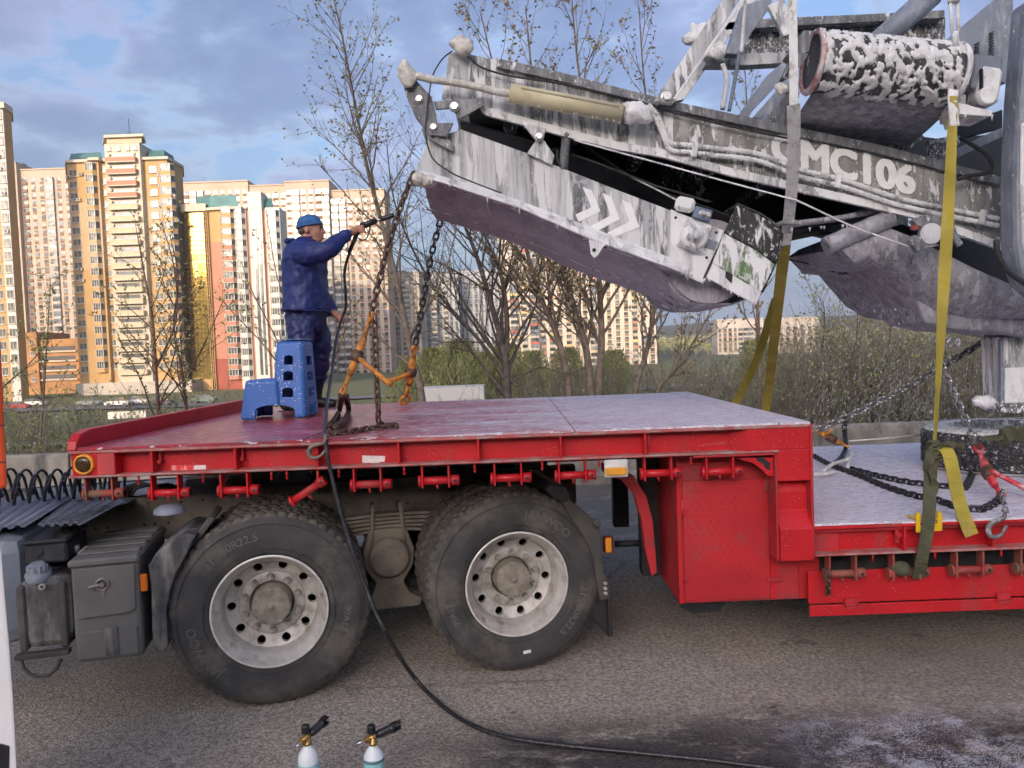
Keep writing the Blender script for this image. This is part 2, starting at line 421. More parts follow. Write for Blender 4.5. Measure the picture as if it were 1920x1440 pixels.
# ---------------------------------------------------------------- far buildings
GLASS = Mat('window_glass')
_c = GLASS.mix(GLASS.ramp(GLASS.noise(0.35, 2, off=(2, 3, 5)), .38, .62), (0.05, 0.06, 0.072), (0.26, 0.26, 0.235)); GLASS.wire(_c, 'Base Color'); GLASS.set('Roughness', 0.12); GLASS.set('Metallic', 0.35)
DARKGLASS = paint('dark_glass', (0.20, 0.22, 0.24), 0.12, 0.3, vs=.3, var=.5)
GOLD = Mat('sky_tinted_glass'); GOLD.wire(GOLD.mix(GOLD.ramp(GOLD.noise(.16, 3), .35, .65), (0.50, 0.33, 0.07), (0.80, 0.60, 0.20)), 'Base Color'); GOLD.set('Roughness', 0.09); GOLD.set('Metallic', 0.85)  # gold of the mirrored sunset sky is put into the pane colour
WFRAME = paint('white_frames', (0.44, 0.43, 0.41), 0.6, vs=.5)
OCHRE = paint('ochre_render', (0.46, 0.30, 0.135), 0.85, vs=.15, var=.10); CREAM = paint('cream_render', (0.52, 0.43, 0.31), 0.85, vs=.15, var=.08)
SAND = paint('sand_render', (0.48, 0.36, 0.23), 0.85, vs=.15, var=.08); IVORY = paint('ivory_render', (0.54, 0.48, 0.40), 0.85, vs=.15, var=.06)
TERRA = paint('terracotta_render', (0.43, 0.21, 0.145), 0.85, vs=.15, var=.08); DTERRA = paint('dark_red_render', (0.30, 0.085, 0.06), 0.85, vs=.15)
TEAL = paint('teal_metal_roof', (0.055, 0.155, 0.165), 0.5, 0.2, vs=.3); WHITEB = paint('white_render', (0.60, 0.58, 0.54), 0.85, vs=.15, var=.06)
PINKB = paint('pinkish_beige_panels', (0.46, 0.37, 0.29), 0.85, vs=.12, var=.07); GREYB = paint('grey_beige_panels', (0.44, 0.40, 0.36), 0.85, vs=.12, var=.10)
BROWNB = paint('brown_bands', (0.22, 0.13, 0.09), 0.8, vs=.3); BLUEGREY = paint('blue_grey_render', (0.36, 0.39, 0.44), 0.85, vs=.1, var=.15)
REDBAND = paint('red_band', (0.42, 0.11, 0.09), 0.8, vs=.3); BLUEBAND = paint('blue_band', (0.20, 0.23, 0.33), 0.8, vs=.3); YELBAND = paint('yellow_band', (0.58, 0.43, 0.19), 0.8, vs=.3)
ORANGEB = paint('orange_brown_render', (0.40, 0.21, 0.09), 0.85, vs=.2)
METALD = paint('dark_roof_metal', (0.08, 0.08, 0.09), 0.6, vs=.3)

class Bld:
    def __init__(s, name, label, d, yref, xmid, depth, group=None):
        s.d, s.yref, s.xmid, s.depth = d, yref, xmid, depth
        base = P(xmid, 745, d); s.gz = terrain_h(base.x, d)-.5
        s.t = thing(name, (base.x, d, s.gz), label, 'building', group); s.cache = {}
    def X(s, px): return P(px, s.yref, s.d).x
    def Z(s, py): return P(s.xmid, py, s.d).z
    def k(s): return s.d/F_PX
    def wall(s, name, x0, x1, y0, y1, mat, yo=0.0, depth=None, ground=False):
        mb = MB(); z0 = s.gz if ground else s.Z(y1)
        mb.bb(s.X(x0), s.X(x1), s.d+yo, s.d+yo+(depth or s.depth), z0, s.Z(y0)); return mb.build(name, mat, s.t)
    def poly(s, name, pts, y0, y1, mat, ground=False, top=1.0):
        """plan outline: (px, metres behind the front)"""
        mb = MB(); z0 = s.gz if ground else s.Z(y1); z1 = s.Z(y0); k = len(pts)
        lo = [Vector((P(p, s.yref, s.d+q).x, s.d+q, z0)) for p, q in pts]; cx = sum(p.x for p in lo)/k; cy = sum(p.y for p in lo)/k
        hi = [Vector((cx+(p.x-cx)*top, cy+(p.y-cy)*top, z1)) for p in lo]
        mb._add(lo+hi, [list(range(k)), list(range(k, 2*k))[::-1]]+[(i, (i+1) % k, k+(i+1) % k, k+i) for i in range(k)])
        return mb.build(name, mat, s.t)
    def proto(s, kind, w, h, var=0):
        key = (kind, round(w, 2), round(h, 2), var)
        if key in s.cache: return s.cache[key]
        mb = MB()
        if kind == 'window':
            mb.bb(-w/2, w/2, -.10, .05, -h/2, h/2, 0)
            n = 2 if var == 0 else 3; pw = (w-.12*(n+1))/n
            for i in range(n):
                x = -w/2+.12+i*(pw+.12); mb.bb(x, x+pw, -.13, -.10, -h/2+.12, h/2-.12, 1)
            mb.bb(-w/2-.1, w/2+.1, -.3, .05, -h/2-.15, -h/2, 0)
            mats = [WFRAME, GLASS.m]
        elif kind == 'bay_window':
            pr = 1.1; c = .7
            pl = [(-w/2, 0), (-w/2+c, -pr), (w/2-c, -pr), (w/2, 0)]
            def band(z0, z1, mi, e=0.0):
                pts = [Vector((x*(1+e), y*(1+e), z0)) for x, y in pl]; mb.prism(pts, (0, 0, z1-z0), mi)
            band(-h/2, -h/2+1.05, 2); band(-h/2+1.05, h/2-.2, 1, -.03); band(h/2-.2, h/2, 0, .04); band(-h/2+1.0, -h/2+1.12, 0, .04)
            for x, y in pl[1:3]: mb.box((x, y, .4), (.18, .18, h-1.3), None, 0)
            for i in range(1, 3): mb.box((pl[1][0]+(pl[2][0]-pl[1][0])*i/3, -pr-.02, .4), (.12, .1, h-1.3), None, 0)
            mats = [WFRAME, GLASS.m, [OCHRE, SAND, TERRA, WHITEB][var]]
        elif kind == 'balcony':
            mb.bb(-w/2, w/2, -1.3, 0, -h/2, -h/2+.22, 0); mb.bb(-w/2, w/2, -1.3, -1.15, -h/2+.22, -h/2+1.25, 2)
            for sx in (-1, 1): mb.bb(sx*w/2-.08, sx*w/2+.08, -1.16, 0, -h/2+.22, -h/2+1.25, 2)
            mb.bb(-w/2, w/2, -1.36, -1.10, -h/2+1.25, -h/2+1.37, 0)
            mb.bb(-w*.36, w*.36, -.06, .02, -h/2+1.0, h/2-.55, 1)
            for sx in (-1, 1): mb.bb(sx*w*.42-.25, sx*w*.42+.25, -.5, 0, h/2-1.0, h/2-.5, 0)
            mats = [IVORY, DARKGLASS, [TERRA, CREAM, IVORY][var]]
        s.cache[key] = mb.mesh(kind, mats); return s.cache[key]
    def put(s, kind, px, py, w, h, yo=0.0, var=0):
        z = s.Z(py)
        o = inst(kind, s.proto(kind, w, h, var), s.t, Matrix.Translation((s.X(px), s.d+yo, z)))
        return o
    def rows(s, kind, px, y0, pitch, n, w, h, yo=0.0, var=0):
        for i in range(n):
            v = var(i) if callable(var) else var
            s.put(kind, px, y0+i*pitch, w, h, yo, v)
    def stuff_windows(s, name, boxes, mats):
        """boxes: (px0, px1, py0, py1, yo, thickness, material)"""
        mb = MB()
        for x0, x1, y0, y1, yo, th, mi in boxes: mb.bb(s.X(x0), s.X(x1), s.d+yo-th, s.d+yo+.02, s.Z(y1), s.Z(y0), mi)
        return tag(mb.build(name, mats, s.t), kind='stuff')

brnd = random.Random(11)
def air_units(B, spots, yo=0.0):
    for px, py in spots:
        mb = MB(); c = Vector((B.X(px), B.d+yo-.3, B.Z(py))); mb.box(c, (1.0, .5, .75), None, 0); mb.cyl(c+Vector((0, -.27, 0)), c+Vector((0, -.25, 0)), .28, 10, 1)
        mb.build('air_conditioner', [WFRAME, METALD], B.t)

# main tower
B = Bld('tower_block', 'ochre and cream tower block with teal roof and a central stack of balconies', 197, 500, 240, 16)
W1, W2 = 2.0, 1.7
for nm, (ya, yb), mt in (('upper_wall', (300, 377), OCHRE), ('middle_wall', (377, 503), SAND), ('lower_wall', (503, 760), OCHRE)):
    B.poly(nm, [(137, 0), (170, 0), (176, -1.2), (196, -1.2), (202, 0), (280, 0), (300, 0), (324, 0), (352, 9), (352, 18), (137, 18)], ya, yb, mt, ground=(yb > 700))
B.wall('central_bay', 215, 280, 272, 760, IVORY, yo=-1.6, depth=8, ground=True)
B.wall('pale_plinth', 136, 353, 716, 760, GREYB, yo=-2.0, depth=20, ground=True)
B.poly('cornice', [(134, -.8), (173, -.8), (178, -2.2), (197, -2.2), (204, -.8), (326, -.8), (355, 9), (355, 19), (134, 19)], 297, 302, IVORY)
for pl in ([(141, 1.5), (176, 1.0), (206, 1.0), (206, 14), (141, 14)], [(288, 1.0), (320, 1.0), (340, 8), (340, 14), (288, 14)]):
    B.poly('roof', pl, 280, 297, TEAL, top=.86)
B.poly('cap', [(209, -2.6), (283, -2.6), (287, 4), (206, 4)], 257, 262, IVORY); B.poly('cap_soffit', [(214, -1.7), (279, -1.7), (279, 5), (214, 5)], 262, 272, CREAM)
mb = MB(); z = B.Z(257); mb.cyl((B.X(250), 199, z), (B.X(250), 199, z+5.2), .1, 5); 
for a in (-1, 1): mb.cyl((B.X(250)+a*2.2, 199, z), (B.X(250), 199, z+2), .06, 4)
for px in range(208, 288, 6): mb.cyl((B.X(px), 195, z), (B.X(px), 195, z+.8), .04, 4)
mb.bb(B.X(208), B.X(286), 194.95, 195.05, z+.75, z+.82); mb.build('roof_mast', TEAL, B.t)
for sx in (224, 241, 259, 272): B.put('window', sx, 281, .9, 1.1, -1.7)
B.rows('window', 148, 321, 21.7, 18, W1, 1.7); B.rows('window', 204, 316, 21.7, 18, W2, 1.6)
B.rows('window', 297, 319, 21.7, 18, W1, 1.7)
B.rows('bay_window', 186, 317, 21.7, 18, 3.2, 2.9, -1.1, var=lambda i: 1 if 4 <= i < 9 else 0)
B.rows('bay_window', 322, 321, 21.7, 18, 4.0, 2.9, .2, var=lambda i: 0)
B.rows('balcony', 247, 298, 21.9, 19, 7.4, 2.9, -1.6, var=lambda i: 0 if i < 4 else 1)
air_units(B, [(141, 328), (150, 372), (157, 372), (163, 324), (182, 325), (308, 390), (311, 351), (334, 371), (152, 502), (154, 523), (186, 480), (338, 417), (310, 330), (311, 393), (293, 457)], -.1)

# golden glass link and the red tower
B = Bld('red_tower_block', 'terracotta and white tower with teal roof and golden glass stairwell', 201, 540, 440, 6)
B.wall('stairwell_core', 350, 396, 394, 760, OCHRE, yo=.6, depth=10, ground=True)
B.poly('stairwell_cornice', [(347, -.6), (394, -.6), (394, 8), (347, 8)], 380, 394, IVORY)
for i in range(5):
    for j in range(36):
        x0 = B.X(351+i*7.4); x1 = B.X(351+(i+1)*7.4)-.09; z1 = B.Z(396+j*8.7); z0 = B.Z(396+(j+1)*8.7)+.09
        key = 'pane'
        if key not in B.cache:
            mb = MB(); mb.bb(-(x1-x0)/2, (x1-x0)/2, -.05, .05, -(z1-z0)/2, (z1-z0)/2); B.cache[key] = mb.mesh('pane', GOLD.m)
        inst('pane', B.cache[key], B.t, Matrix.Translation(((x0+x1)/2, B.d+.35, (z0+z1)/2)) @ Matrix.Rotation(brnd.gauss(0, .004), 4, 'Z') @ Matrix.Rotation(brnd.gauss(0, .004), 4, 'X'))
mb = MB()
for j in range(37): mb.bb(B.X(388.5), B.X(396), B.d-.1, B.d+.5, B.Z(396+j*8.7)-.06, B.Z(396+j*8.7)+.06)
for px in (389, 392.5, 396): mb.bb(B.X(px)-.08, B.X(px)+.08, B.d-.15, B.d+.5, B.gz, B.Z(394))
mb.build('mullion_lattice', OCHRE, B.t)
for nm, (ya, yb), mt in (('upper_wall', (392, 452), OCHRE), ('middle_wall', (452, 672), TERRA), ('lower_wall', (672, 760), DTERRA)):
    B.poly(nm, [(396, .6), (419, 0), (447, 0), (447, 18), (396, 18)], ya, yb, mt, ground=(yb > 700))
B.wall('white_bay', 447, 469, 388, 760, WHITEB, yo=-.6, ground=True); B.wall('terracotta_pier', 469, 475, 395, 760, TERRA, ground=True)
B.wall('tall_white_pier', 475, 500, 362, 760, WHITEB, yo=-.9, ground=True); B.wall('glazed_strip', 483, 488, 400, 705, DARKGLASS, yo=-1.1, depth=.4)
B.wall('glazed_strip', 492, 496, 400, 705, DARKGLASS, yo=-1.1, depth=.4)
B.wall('ochre_pier', 500, 505, 395, 760, TERRA, ground=True); B.wall('white_bay', 505, 532, 392, 760, WHITEB, yo=-.4, ground=True)
B.poly('cornice', [(393, -.4), (418, -1), (470, -1), (470, 16), (393, 16)], 388, 393, IVORY); B.poly('roof', [(374, 1), (402, .2), (456, .2), (456, 14), (374, 14)], 364, 388, TEAL, top=.88)
B.poly('roof', [(501, 1), (520, .2), (520, 14), (501, 14)], 372, 392, TEAL, top=.8)
B.rows('bay_window', 433, 397, 20.3, 16, 3.7, 2.75, 0, var=lambda i: 0 if i < 3 else 2)
B.rows('bay_window', 458, 400, 20.3, 16, 2.9, 2.75, -.6, var=3); B.rows('bay_window', 519, 408, 20.3, 15, 3.4, 2.75, -.4, var=3)
air_units(B, [(423, 405), (423, 526), (450, 467), (423, 591)])

# leftmost tower
B = Bld('corner_tower_block', 'ochre and white tower cut off by the left picture edge', 178, 480, 12, 14)
B.wall('ochre_wall', -80, 9, 196, 760, OCHRE, depth=3, ground=True); B.wall('white_bay', 9, 25, 196, 760, WHITEB, yo=-.4, depth=1, ground=True)
B.poly('side_wall', [(25, -.2), (38, 3), (38, 9), (28, 9)], 206, 760, OCHRE, ground=True); B.poly('cornice', [(-80, -1.2), (26, -1.2), (42, 3), (42, 9), (-80, 9)], 194, 205, IVORY)
B.rows('window', 17, 216, 24, 21, 1.5, 1.9, -.45); B.rows('window', -4, 216, 24, 21, 1.5, 1.9)
air_units(B, [(13, 224), (13, 295), (14, 318), (18, 364), (19, 435)], -.45)

# orange-brown parking garage
B = Bld('parking_garage', 'low orange brown parking garage between the left towers', 214, 680, 92, 16)
B.wall('stair_tower', 39, 72, 622, 760, ORANGEB, ground=True); B.wall('main_wall', 72, 146, 636, 760, ORANGEB, yo=1, ground=True)
for y in (650, 668, 686, 703): B.wall('open_bay', 75, 138, y, y+7, METALD, yo=.8, depth=.4); B.wall('parapet', 73, 142, y+8, y+11, IVORY, yo=.3, depth=.9)
for y in (640, 662, 711): B.put('window', 62, y, 1.2, 1.2)

# tall slabs behind
def slab(name, label, d, x0, x1, y0, ybase, pitch, cpitch, mat, seed, steps=None, bandmat=None, colours=None, group=None, base=None, depth=16):
    B = Bld(name, label, d, (y0+ybase)/2, (x0+x1)/2, depth, group); rnd = random.Random(seed)
    segs = steps or [(x0, x1, y0, 0)]
    for xa, xb, ya, yo in segs: B.wall('wall', xa, xb, ya, ybase, mat, yo=yo, ground=True); B.wall('parapet', xa-.5, xb+.5, ya-2.5, ya, mat, yo=yo-.4)
    boxes = []
    for xa, xb, ya, yo in segs:
        n = max(1, int((xb-xa)/cpitch)); cw = (xb-xa)/n
        types = [rnd.choice('wwgwb') for _ in range(n)]
        nf = int((ybase-ya-14)/pitch)
        for j in range(nf):
            yy = ya+15+j*pitch
            for i in range(n):
                xc = xa+(i+.5)*cw; ty = types[i]
                if ty == 'w': boxes += [(xc-cw*.24, xc+cw*.24, yy, yy+pitch*.50, yo, .1, 0 if rnd.random() > .2 else 1), (xc-cw*.24, xc+cw*.24, yy+pitch*.55, yy+pitch*.85, yo, .06, 2)]
                elif ty == 'g':
                    g = 0 if rnd.random() > .4 else 1
                    boxes += [(xc-cw*.42, xc+cw*.42, yy, yy+pitch*.62, yo, .9, g), (xc-cw*.44, xc+cw*.44, yy+pitch*.62, yy+pitch*.98, yo, .95, 3 if not colours else rnd.choice(colours))]
                else: boxes += [(xc-cw*.3, xc+cw*.3, yy, yy+pitch*.5, yo, .1, 0), (xc-cw*.32, xc+cw*.32, yy+pitch*.5, yy+pitch*.9, yo, .5, 2 if not colours else rnd.choice(colours))]
        for _ in range(max(2, int((xb-xa)/60))):
            q = rnd.uniform(xa+5, xb-5); B.wall('roof_hatch', q-3, q+3, ya-7, ya-2, METALD, yo=4, depth=3)
    B.stuff_windows('window_rows', boxes, [GLASS.m, DARKGLASS, bandmat or BROWNB, GREYB, REDBAND, BLUEBAND, YELBAND, TERRA])
    return B
slab('apartment_slab', 'very tall beige apartment slab behind the ochre tower, left of it', 312, 28, 150, 310, 745, 14.0, 15, PINKB, 3, steps=[(26, 50, 306, -2), (50, 146, 318, 0)])
slab('apartment_slab', 'long tall pinkish beige apartment slab rising behind the worker', 318, 356, 737, 340, 745, 14.0, 13, PINKB, 5, steps=[(352, 475, 337, 0), (475, 545, 346, 1), (545, 628, 344, -2), (628, 728, 362, 0)])
slab('apartment_slab', 'grey block with stacked balconies right of the long slab', 345, 738, 790, 512, 745, 9.5, 15, GREYB, 8)
slab('apartment_slab', 'dark blue grey high rise block behind the bare trees', 360, 790, 862, 513, 745, 9.5, 9, BLUEGREY, 9, steps=[(788, 822, 514, 0), (822, 862, 512, 3)], bandmat=METALD)
slab('apartment_slab', 'blue grey high rise touching the colourful block', 380, 862, 938, 509, 745, 9.0, 9, BLUEGREY, 10, bandmat=METALD)
slab('apartment_slab', 'cream block with red, blue and yellow balcony bands under the conveyor', 300, 938, 1230, 435, 745, 11.5, 15, IVORY, 12, colours=[3, 3, 4, 5, 6, 3, 7, 3], steps=[(938, 1010, 432, 0), (1010, 1075, 440, 3), (1075, 1150, 452, 1), (1150, 1230, 470, 0)])
slab('low_block', 'pale low office block far off below the conveyor tail', 430, 1345, 1432, 600, 660, 9, 9, GREYB, 14, depth=12)
slab('low_block', 'small cream block far off beyond the brush', 410, 1458, 1538, 597, 660, 10, 12, GREYB, 15, depth=12)

# white hoarding and a white shed on the meadow
t = tag(MB().bb(P(788, 735, 44).x, P(907, 735, 44).x, 44, 46.5, terrain_h(-4, 45)-.5, P(850, 726, 44).z).build('low_shed', WHITEB), 'white flat roofed shed on the meadow behind the deck', 'shed')
t = tag(MB().bb(P(200, 750, 104).x, P(272, 750, 104).x, 104, 104.3, terrain_h(-50, 104)-.4, terrain_h(-50, 104)+.9).build('hoarding', WHITEB), 'pale hoarding standing on the grass below the towers', 'fence')

# parked cars
def make_car(colour, px, py, d, label, rz=0.0):
    z = terrain_h(P(px, py, d).x, d)+.25 if 127 < d < 139 else terrain_h(P(px, py, d).x, d)
    p = P(px, py, d); t = thing('parked_car', (p.x, d, z), label, 'car', 'cars parked below the towers', rz)
    M = WM[t.name]
    mb = MB(); prof = [(-2.1, .35), (-2.15, .75), (-1.9, .92), (-1.3, .98), (1.2, .98), (1.95, .85), (2.15, .6), (2.1, .32)]
    mb.prism([(x, -.85, zz) for x, zz in prof], (0, 1.7, 0)); mb.build('body', paint('car_paint', colour, 0.3, vs=.5), t, M)
    mb = MB(); prof = [(-1.55, .98), (-1.05, 1.45), (.45, 1.48), (1.2, .98)]; mb.prism([(x, -.76, zz) for x, zz in prof], (0, 1.52, 0)); mb.build('cabin', DARKGLASS, t, M)
    for x in (-1.3, 1.35):
        for y in (-.86, .66): MB().cyl((x, y, .33), (x, y+.2, .33), .33, 14).build('wheel', METALD, t, M)
for a in (((.35, .03, .03), 32, 757, 140, 'red parked car near the left picture edge'), ((.7, .7, .7), 62, 752, 150, 'white parked car beside the red one'), ((.72, .72, .7), 222, 749, 133, 'white parked car on the road below the ochre tower'),
          ((.5, .5, .52), 258, 747, 136, 'silver parked car below the balcony stack'), ((.05, .05, .06), 300, 746, 134, 'black parked car right of the silver one'), ((.10, .14, .13), 382, 744, 137, 'dark green parked car below the golden glass'),
          ((.3, .32, .35), 168, 749, 140, 'grey parked car left of the ochre tower entrance')): make_car(*a)
# ================================================================ the low-bed trailer
YN, YF, DECK = 4.0, 6.8, 1.417
def zt(px, py, Y=YN): return P(px, py, Y).z
def xt(px, py=850, Y=YN): return P(px, py, Y).x
RED = paint('red_trailer_paint', (0.57, 0.014, 0.020), 0.40, var=.10, vs=3, dirt=(0.20, 0.075, 0.06), dirt_amt=.45, ds=3.5, streak=True, speck=(0.8, 0.6, 0.6), speck_scale=70, speck_lim=.16)
RED2 = paint('dull_red_paint', (0.50, 0.028, 0.035), 0.5, var=.15, vs=4, dirt=(0.14, 0.07, 0.06), dirt_amt=.55, ds=5)
RUSTRED = paint('rusty_red_paint', (0.40, 0.06, 0.05), 0.6, var=.2, vs=8, dirt=(0.22, 0.13, 0.08), dirt_amt=.9, ds=9)
EDGE = paint('worn_flange_edge', (0.50, 0.10, 0.09), 0.6, var=.2, vs=9, dirt=(0.40, 0.30, 0.27), dirt_amt=1.0, ds=12)
BLACK = paint('black_rubber', (0.022, 0.022, 0.024), 0.6, vs=12, dirt=(0.09, 0.08, 0.07), dirt_amt=.4, ds=6)
AMBER = paint('amber_lens', (0.85, 0.33, 0.03), 0.25, vs=30, var=.2); AMBERD = paint('smoked_lens', (0.06, 0.03, 0.012), 0.2)
WHITEP = paint('white_plastic', (0.75, 0.74, 0.70), 0.5, dirt=(0.35, 0.32, 0.28), dirt_amt=.5, ds=20)
REFLECT = Mat('reflective_tape'); REFLECT.wire(REFLECT.mix(REFLECT.ramp(REFLECT.noise(90, 3, stretch=(1, 1, .3)), .45, .55), (0.85, 0.07, 0.08), (0.90, 0.35, 0.33)), 'Base Color'); REFLECT.set('Roughness', 0.25)
PAPER = paint('torn_white_sticker', (0.80, 0.76, 0.74), 0.7, vs=40, var=.1)

_q = bpy.data.materials['red_trailer_paint']; _n = _q.node_tree; _b = _n.nodes['Principled BSDF']
_lk = _b.inputs['Base Color'].links[0].from_socket; _tc = _n.nodes.new('ShaderNodeTexCoord')
def _chip(scale, lo, hi, colr, src, st=(1, 1, 1)):
    mp_ = _n.nodes.new('ShaderNodeMapping'); mp_.inputs['Scale'].default_value = st; _n.links.new(_tc.outputs['Object'], mp_.inputs[0])
    nz = _n.nodes.new('ShaderNodeTexNoise'); nz.inputs['Scale'].default_value = scale; nz.inputs['Detail'].default_value = 8; nz.inputs['Roughness'].default_value = .72; _n.links.new(mp_.outputs[0], nz.inputs['Vector'])
    mr = _n.nodes.new('ShaderNodeMapRange'); mr.inputs[1].default_value = lo; mr.inputs[2].default_value = hi; _n.links.new(nz.outputs[0], mr.inputs[0])
    mx_ = _n.nodes.new('ShaderNodeMix'); mx_.data_type = 'RGBA'; _n.links.new(mr.outputs[0], mx_.inputs[0]); _n.links.new(src, mx_.inputs[6]); mx_.inputs[7].default_value = (*colr, 1); return mx_.outputs[2]
_lk = _chip(16, .655, .70, (.10, .045, .035), _lk); _lk = _chip(7, .66, .78, (.52, .20, .19), _lk, (.25, 1, 1.6)); _n.links.new(_lk, _b.inputs['Base Color'])
def foam_deck(name, base, lo, hi, xa, xb, ma, mb_):
    """painted plate under a drying film of foam: more of it from xa to xb"""
    q = Mat(name); pos = q.posz()
    c = q.mix(q.ramp(q.noise(2.5, 6), .3, .7), scl(base, .8), scl(base, 1.2))
    c = q.mix(q.ramp(q.noise(9, 5, .6, (.35, 1, 1)), .52, .68), c, (0.24, 0.07, 0.09))
    grad = q.ramp(pos[0], xa, xb, ma, mb_)
    film = q.ramp(q.mth('ADD', q.mth('MULTIPLY', q.noise(3.2, 8, .68, (.32, 1.2, 1)), 1.0), grad), .62, .95)
    c = q.mix(q.mth('MULTIPLY', film, .82), c, (0.74, 0.71, 0.80))
    fl = q.ramp(q.mth('ADD', q.noise(42, 5, .65, (.40, 1.2, 1)), q.mth('MULTIPLY', grad, .20)), .585, .66)
    c = q.mix(q.mth('MULTIPLY', fl, .9), c, (0.86, 0.85, 0.90))
    dk = q.mth('MULTIPLY', q.ramp(q.noise(80, 3, .6, (.5, 1.2, 1), (4, 4, 4)), .55, .66), .5)
    c = q.mix(dk, c, scl(base, .55))
    q.wire(c, 'Base Color'); q.wire(q.mixf(film, .33, .6), 'Roughness'); q.bump(q.noise(70, 5, .6), .35, .006); return q.m
DECKM = foam_deck('foamed_red_deck', (0.42, 0.035, 0.06), 0, 0, -1.8, 1.4, .03, .50)
LOWM = foam_deck('foamed_low_deck', (0.42, 0.04, 0.06), 0, 0, 1.4, 4.0, .80, .62)

X0, X1 = xt(127, 870), xt(1520, 800); XB = xt(216, 870); XC = xt(1372, 830); XD = xt(1402, 830)
ZB = DECK-0.157
TR = thing('lowbed_trailer', (1.6, 5.4, 0.3), 'red lowbed trailer with raised gooseneck deck wet with foam', 'trailer')
# deck plates with open joints between them
ys = [YN, 4.52, 5.25, 6.02, YF]; xs = [X0+.05, -1.1, xt(1050, 780, 5.2), xt(1345, 770, 5.2), X1]
rnd = random.Random(2)
for i in range(4):
    for j in range(4):
        a, b = xs[i]+.004, xs[i+1]-.004; c, d = ys[j]+.004, ys[j+1]-.004; dz = rnd.uniform(-.0025, .0015)
        if j == 0: c = YN
        MB().bb(a, b, c, d, DECK-.012+dz, DECK+dz).build('deck_plate', DECKM, TR)
mb = MB(); mb.bb(X0+.02, X1-.01, YN+.02, YF-.02, DECK-.03, DECK-.013); mb.build('deck_bed', RED2, TR)
# side beam: flanges, recessed web, ribs
mb = MB(); mb.bb(X0, X1+.002, YN-.004, YN+.10, DECK-.03, DECK-.0135, bev=.004); mb.build('top_flange', EDGE, TR)
mb = MB(); mb.bb(XB-.03, XC+.02, YN+.075, YN+.09, ZB+.012, DECK-.03); mb.build('web', RED, TR)
mb = MB(); mb.bb(X0, xt(1460, 850), YN-.006, YN+.12, ZB, ZB+.013, bev=.004); mb.build('bottom_flange', EDGE, TR)
mb = MB(); mb.bb(X0, X1, YF-.10, YF, ZB, DECK-.03); mb.build('far_beam', RED2, TR)
for px in (283, 440, 594, 747, 897, 1052, 1211):
    x = xt(px, 850); MB().bb(x-.006, x+.006, YN, YN+.075, ZB+.013, DECK-.03, bev=.002).build('rib', RED, TR)
    if px < 500 or px > 1200:
        mb = MB(); mb.bb(x+.018, x+.030, YN+.045, YN+.075, DECK-.10, DECK-.04); mb.cyl((x+.024, YN+.03, DECK-.09), (x+.024, YN+.075, DECK-.09), .010, 10); mb.build('lashing_eye', RED2, TR)
# front end block with rounded nose
mb = MB(); xe = xt(182, 870)
mb.prism([(X0+.012, YN+.02, ZB+.013), (xe, YN, ZB+.013), (xe, YN, DECK-.03), (X0+.004, YN+.02, DECK-.03)], (0, .10, 0)); mb.bb(xe, XB, YN+.002, YN+.09, ZB+.013, DECK-.03)
mb.build('end_block', RED, TR, bevel=.004)
mb = MB(); mb.bb(xe+.002, XB-.004, YN-.0015, YN+.002, ZB+.016, DECK-.032); mb.build('patch_plate', paint('faded_red', (0.62, 0.07, 0.07), .5), TR)
mb = MB(); mb.bb(X0, X0+.03, YN+.1, YF-.1, ZB, DECK-.03); mb.build('front_beam', RED2, TR)
c = P(157, 871, YN-.005)
mb = MB(); mb.lathe([(.055, .02), (.055, -.002), (.050, -.010), (.043, -.010), (.041, -.004)], c, (0, 1, 0), 32); lens = mb.build('side_reflector', AMBER, TR)
MB().lathe([(.041, -.004), (.036, -.009), (.018, -.012), (.0005, -.013)], c, (0, 1, 0), 28).build('lens', AMBERD, lens)
# front lip
mb = MB(); prof = [(YN+.0, DECK-.012), (YN+.015, DECK+.035), (YN+.06, DECK+.072), (YN+.16, DECK+.088), (YF, DECK+.088), (YF, DECK-.012)]
mb.prism([(X0-.004, y, z) for y, z in prof], (.05, 0, 0)); mb.build('front_lip', RED, TR, bevel=.006)
# stickers
def plate(px0, px1, py0, py1, Y, th, name, mat, parent, jag=0.0, seed=0):
    r_ = random.Random(seed); pts = []; n = 6
    for k in range(n+1): pts.append((px0+(px1-px0)*k/n, py1+r_.uniform(-jag, jag)))
    pts.append((px1+r_.uniform(-jag, jag), py0)); pts.append((px0, py0+r_.uniform(-jag, jag)))
    mb = MB(); mb.prism([P(a, b, Y) for a, b in pts], (0, th, 0)); return mb.build(name, mat, parent)
plate(322, 366, 873, 889, YN+.0725, .002, 'reflective_tape', REFLECT.m, TR, .6, 1); plate(364, 387, 872, 886, YN+.0715, .002, 'torn_sticker', PAPER, TR, 3, 2)
plate(679, 721, 855, 868, YN+.0725, .002, 'torn_sticker', PAPER, TR, 2.2, 3)
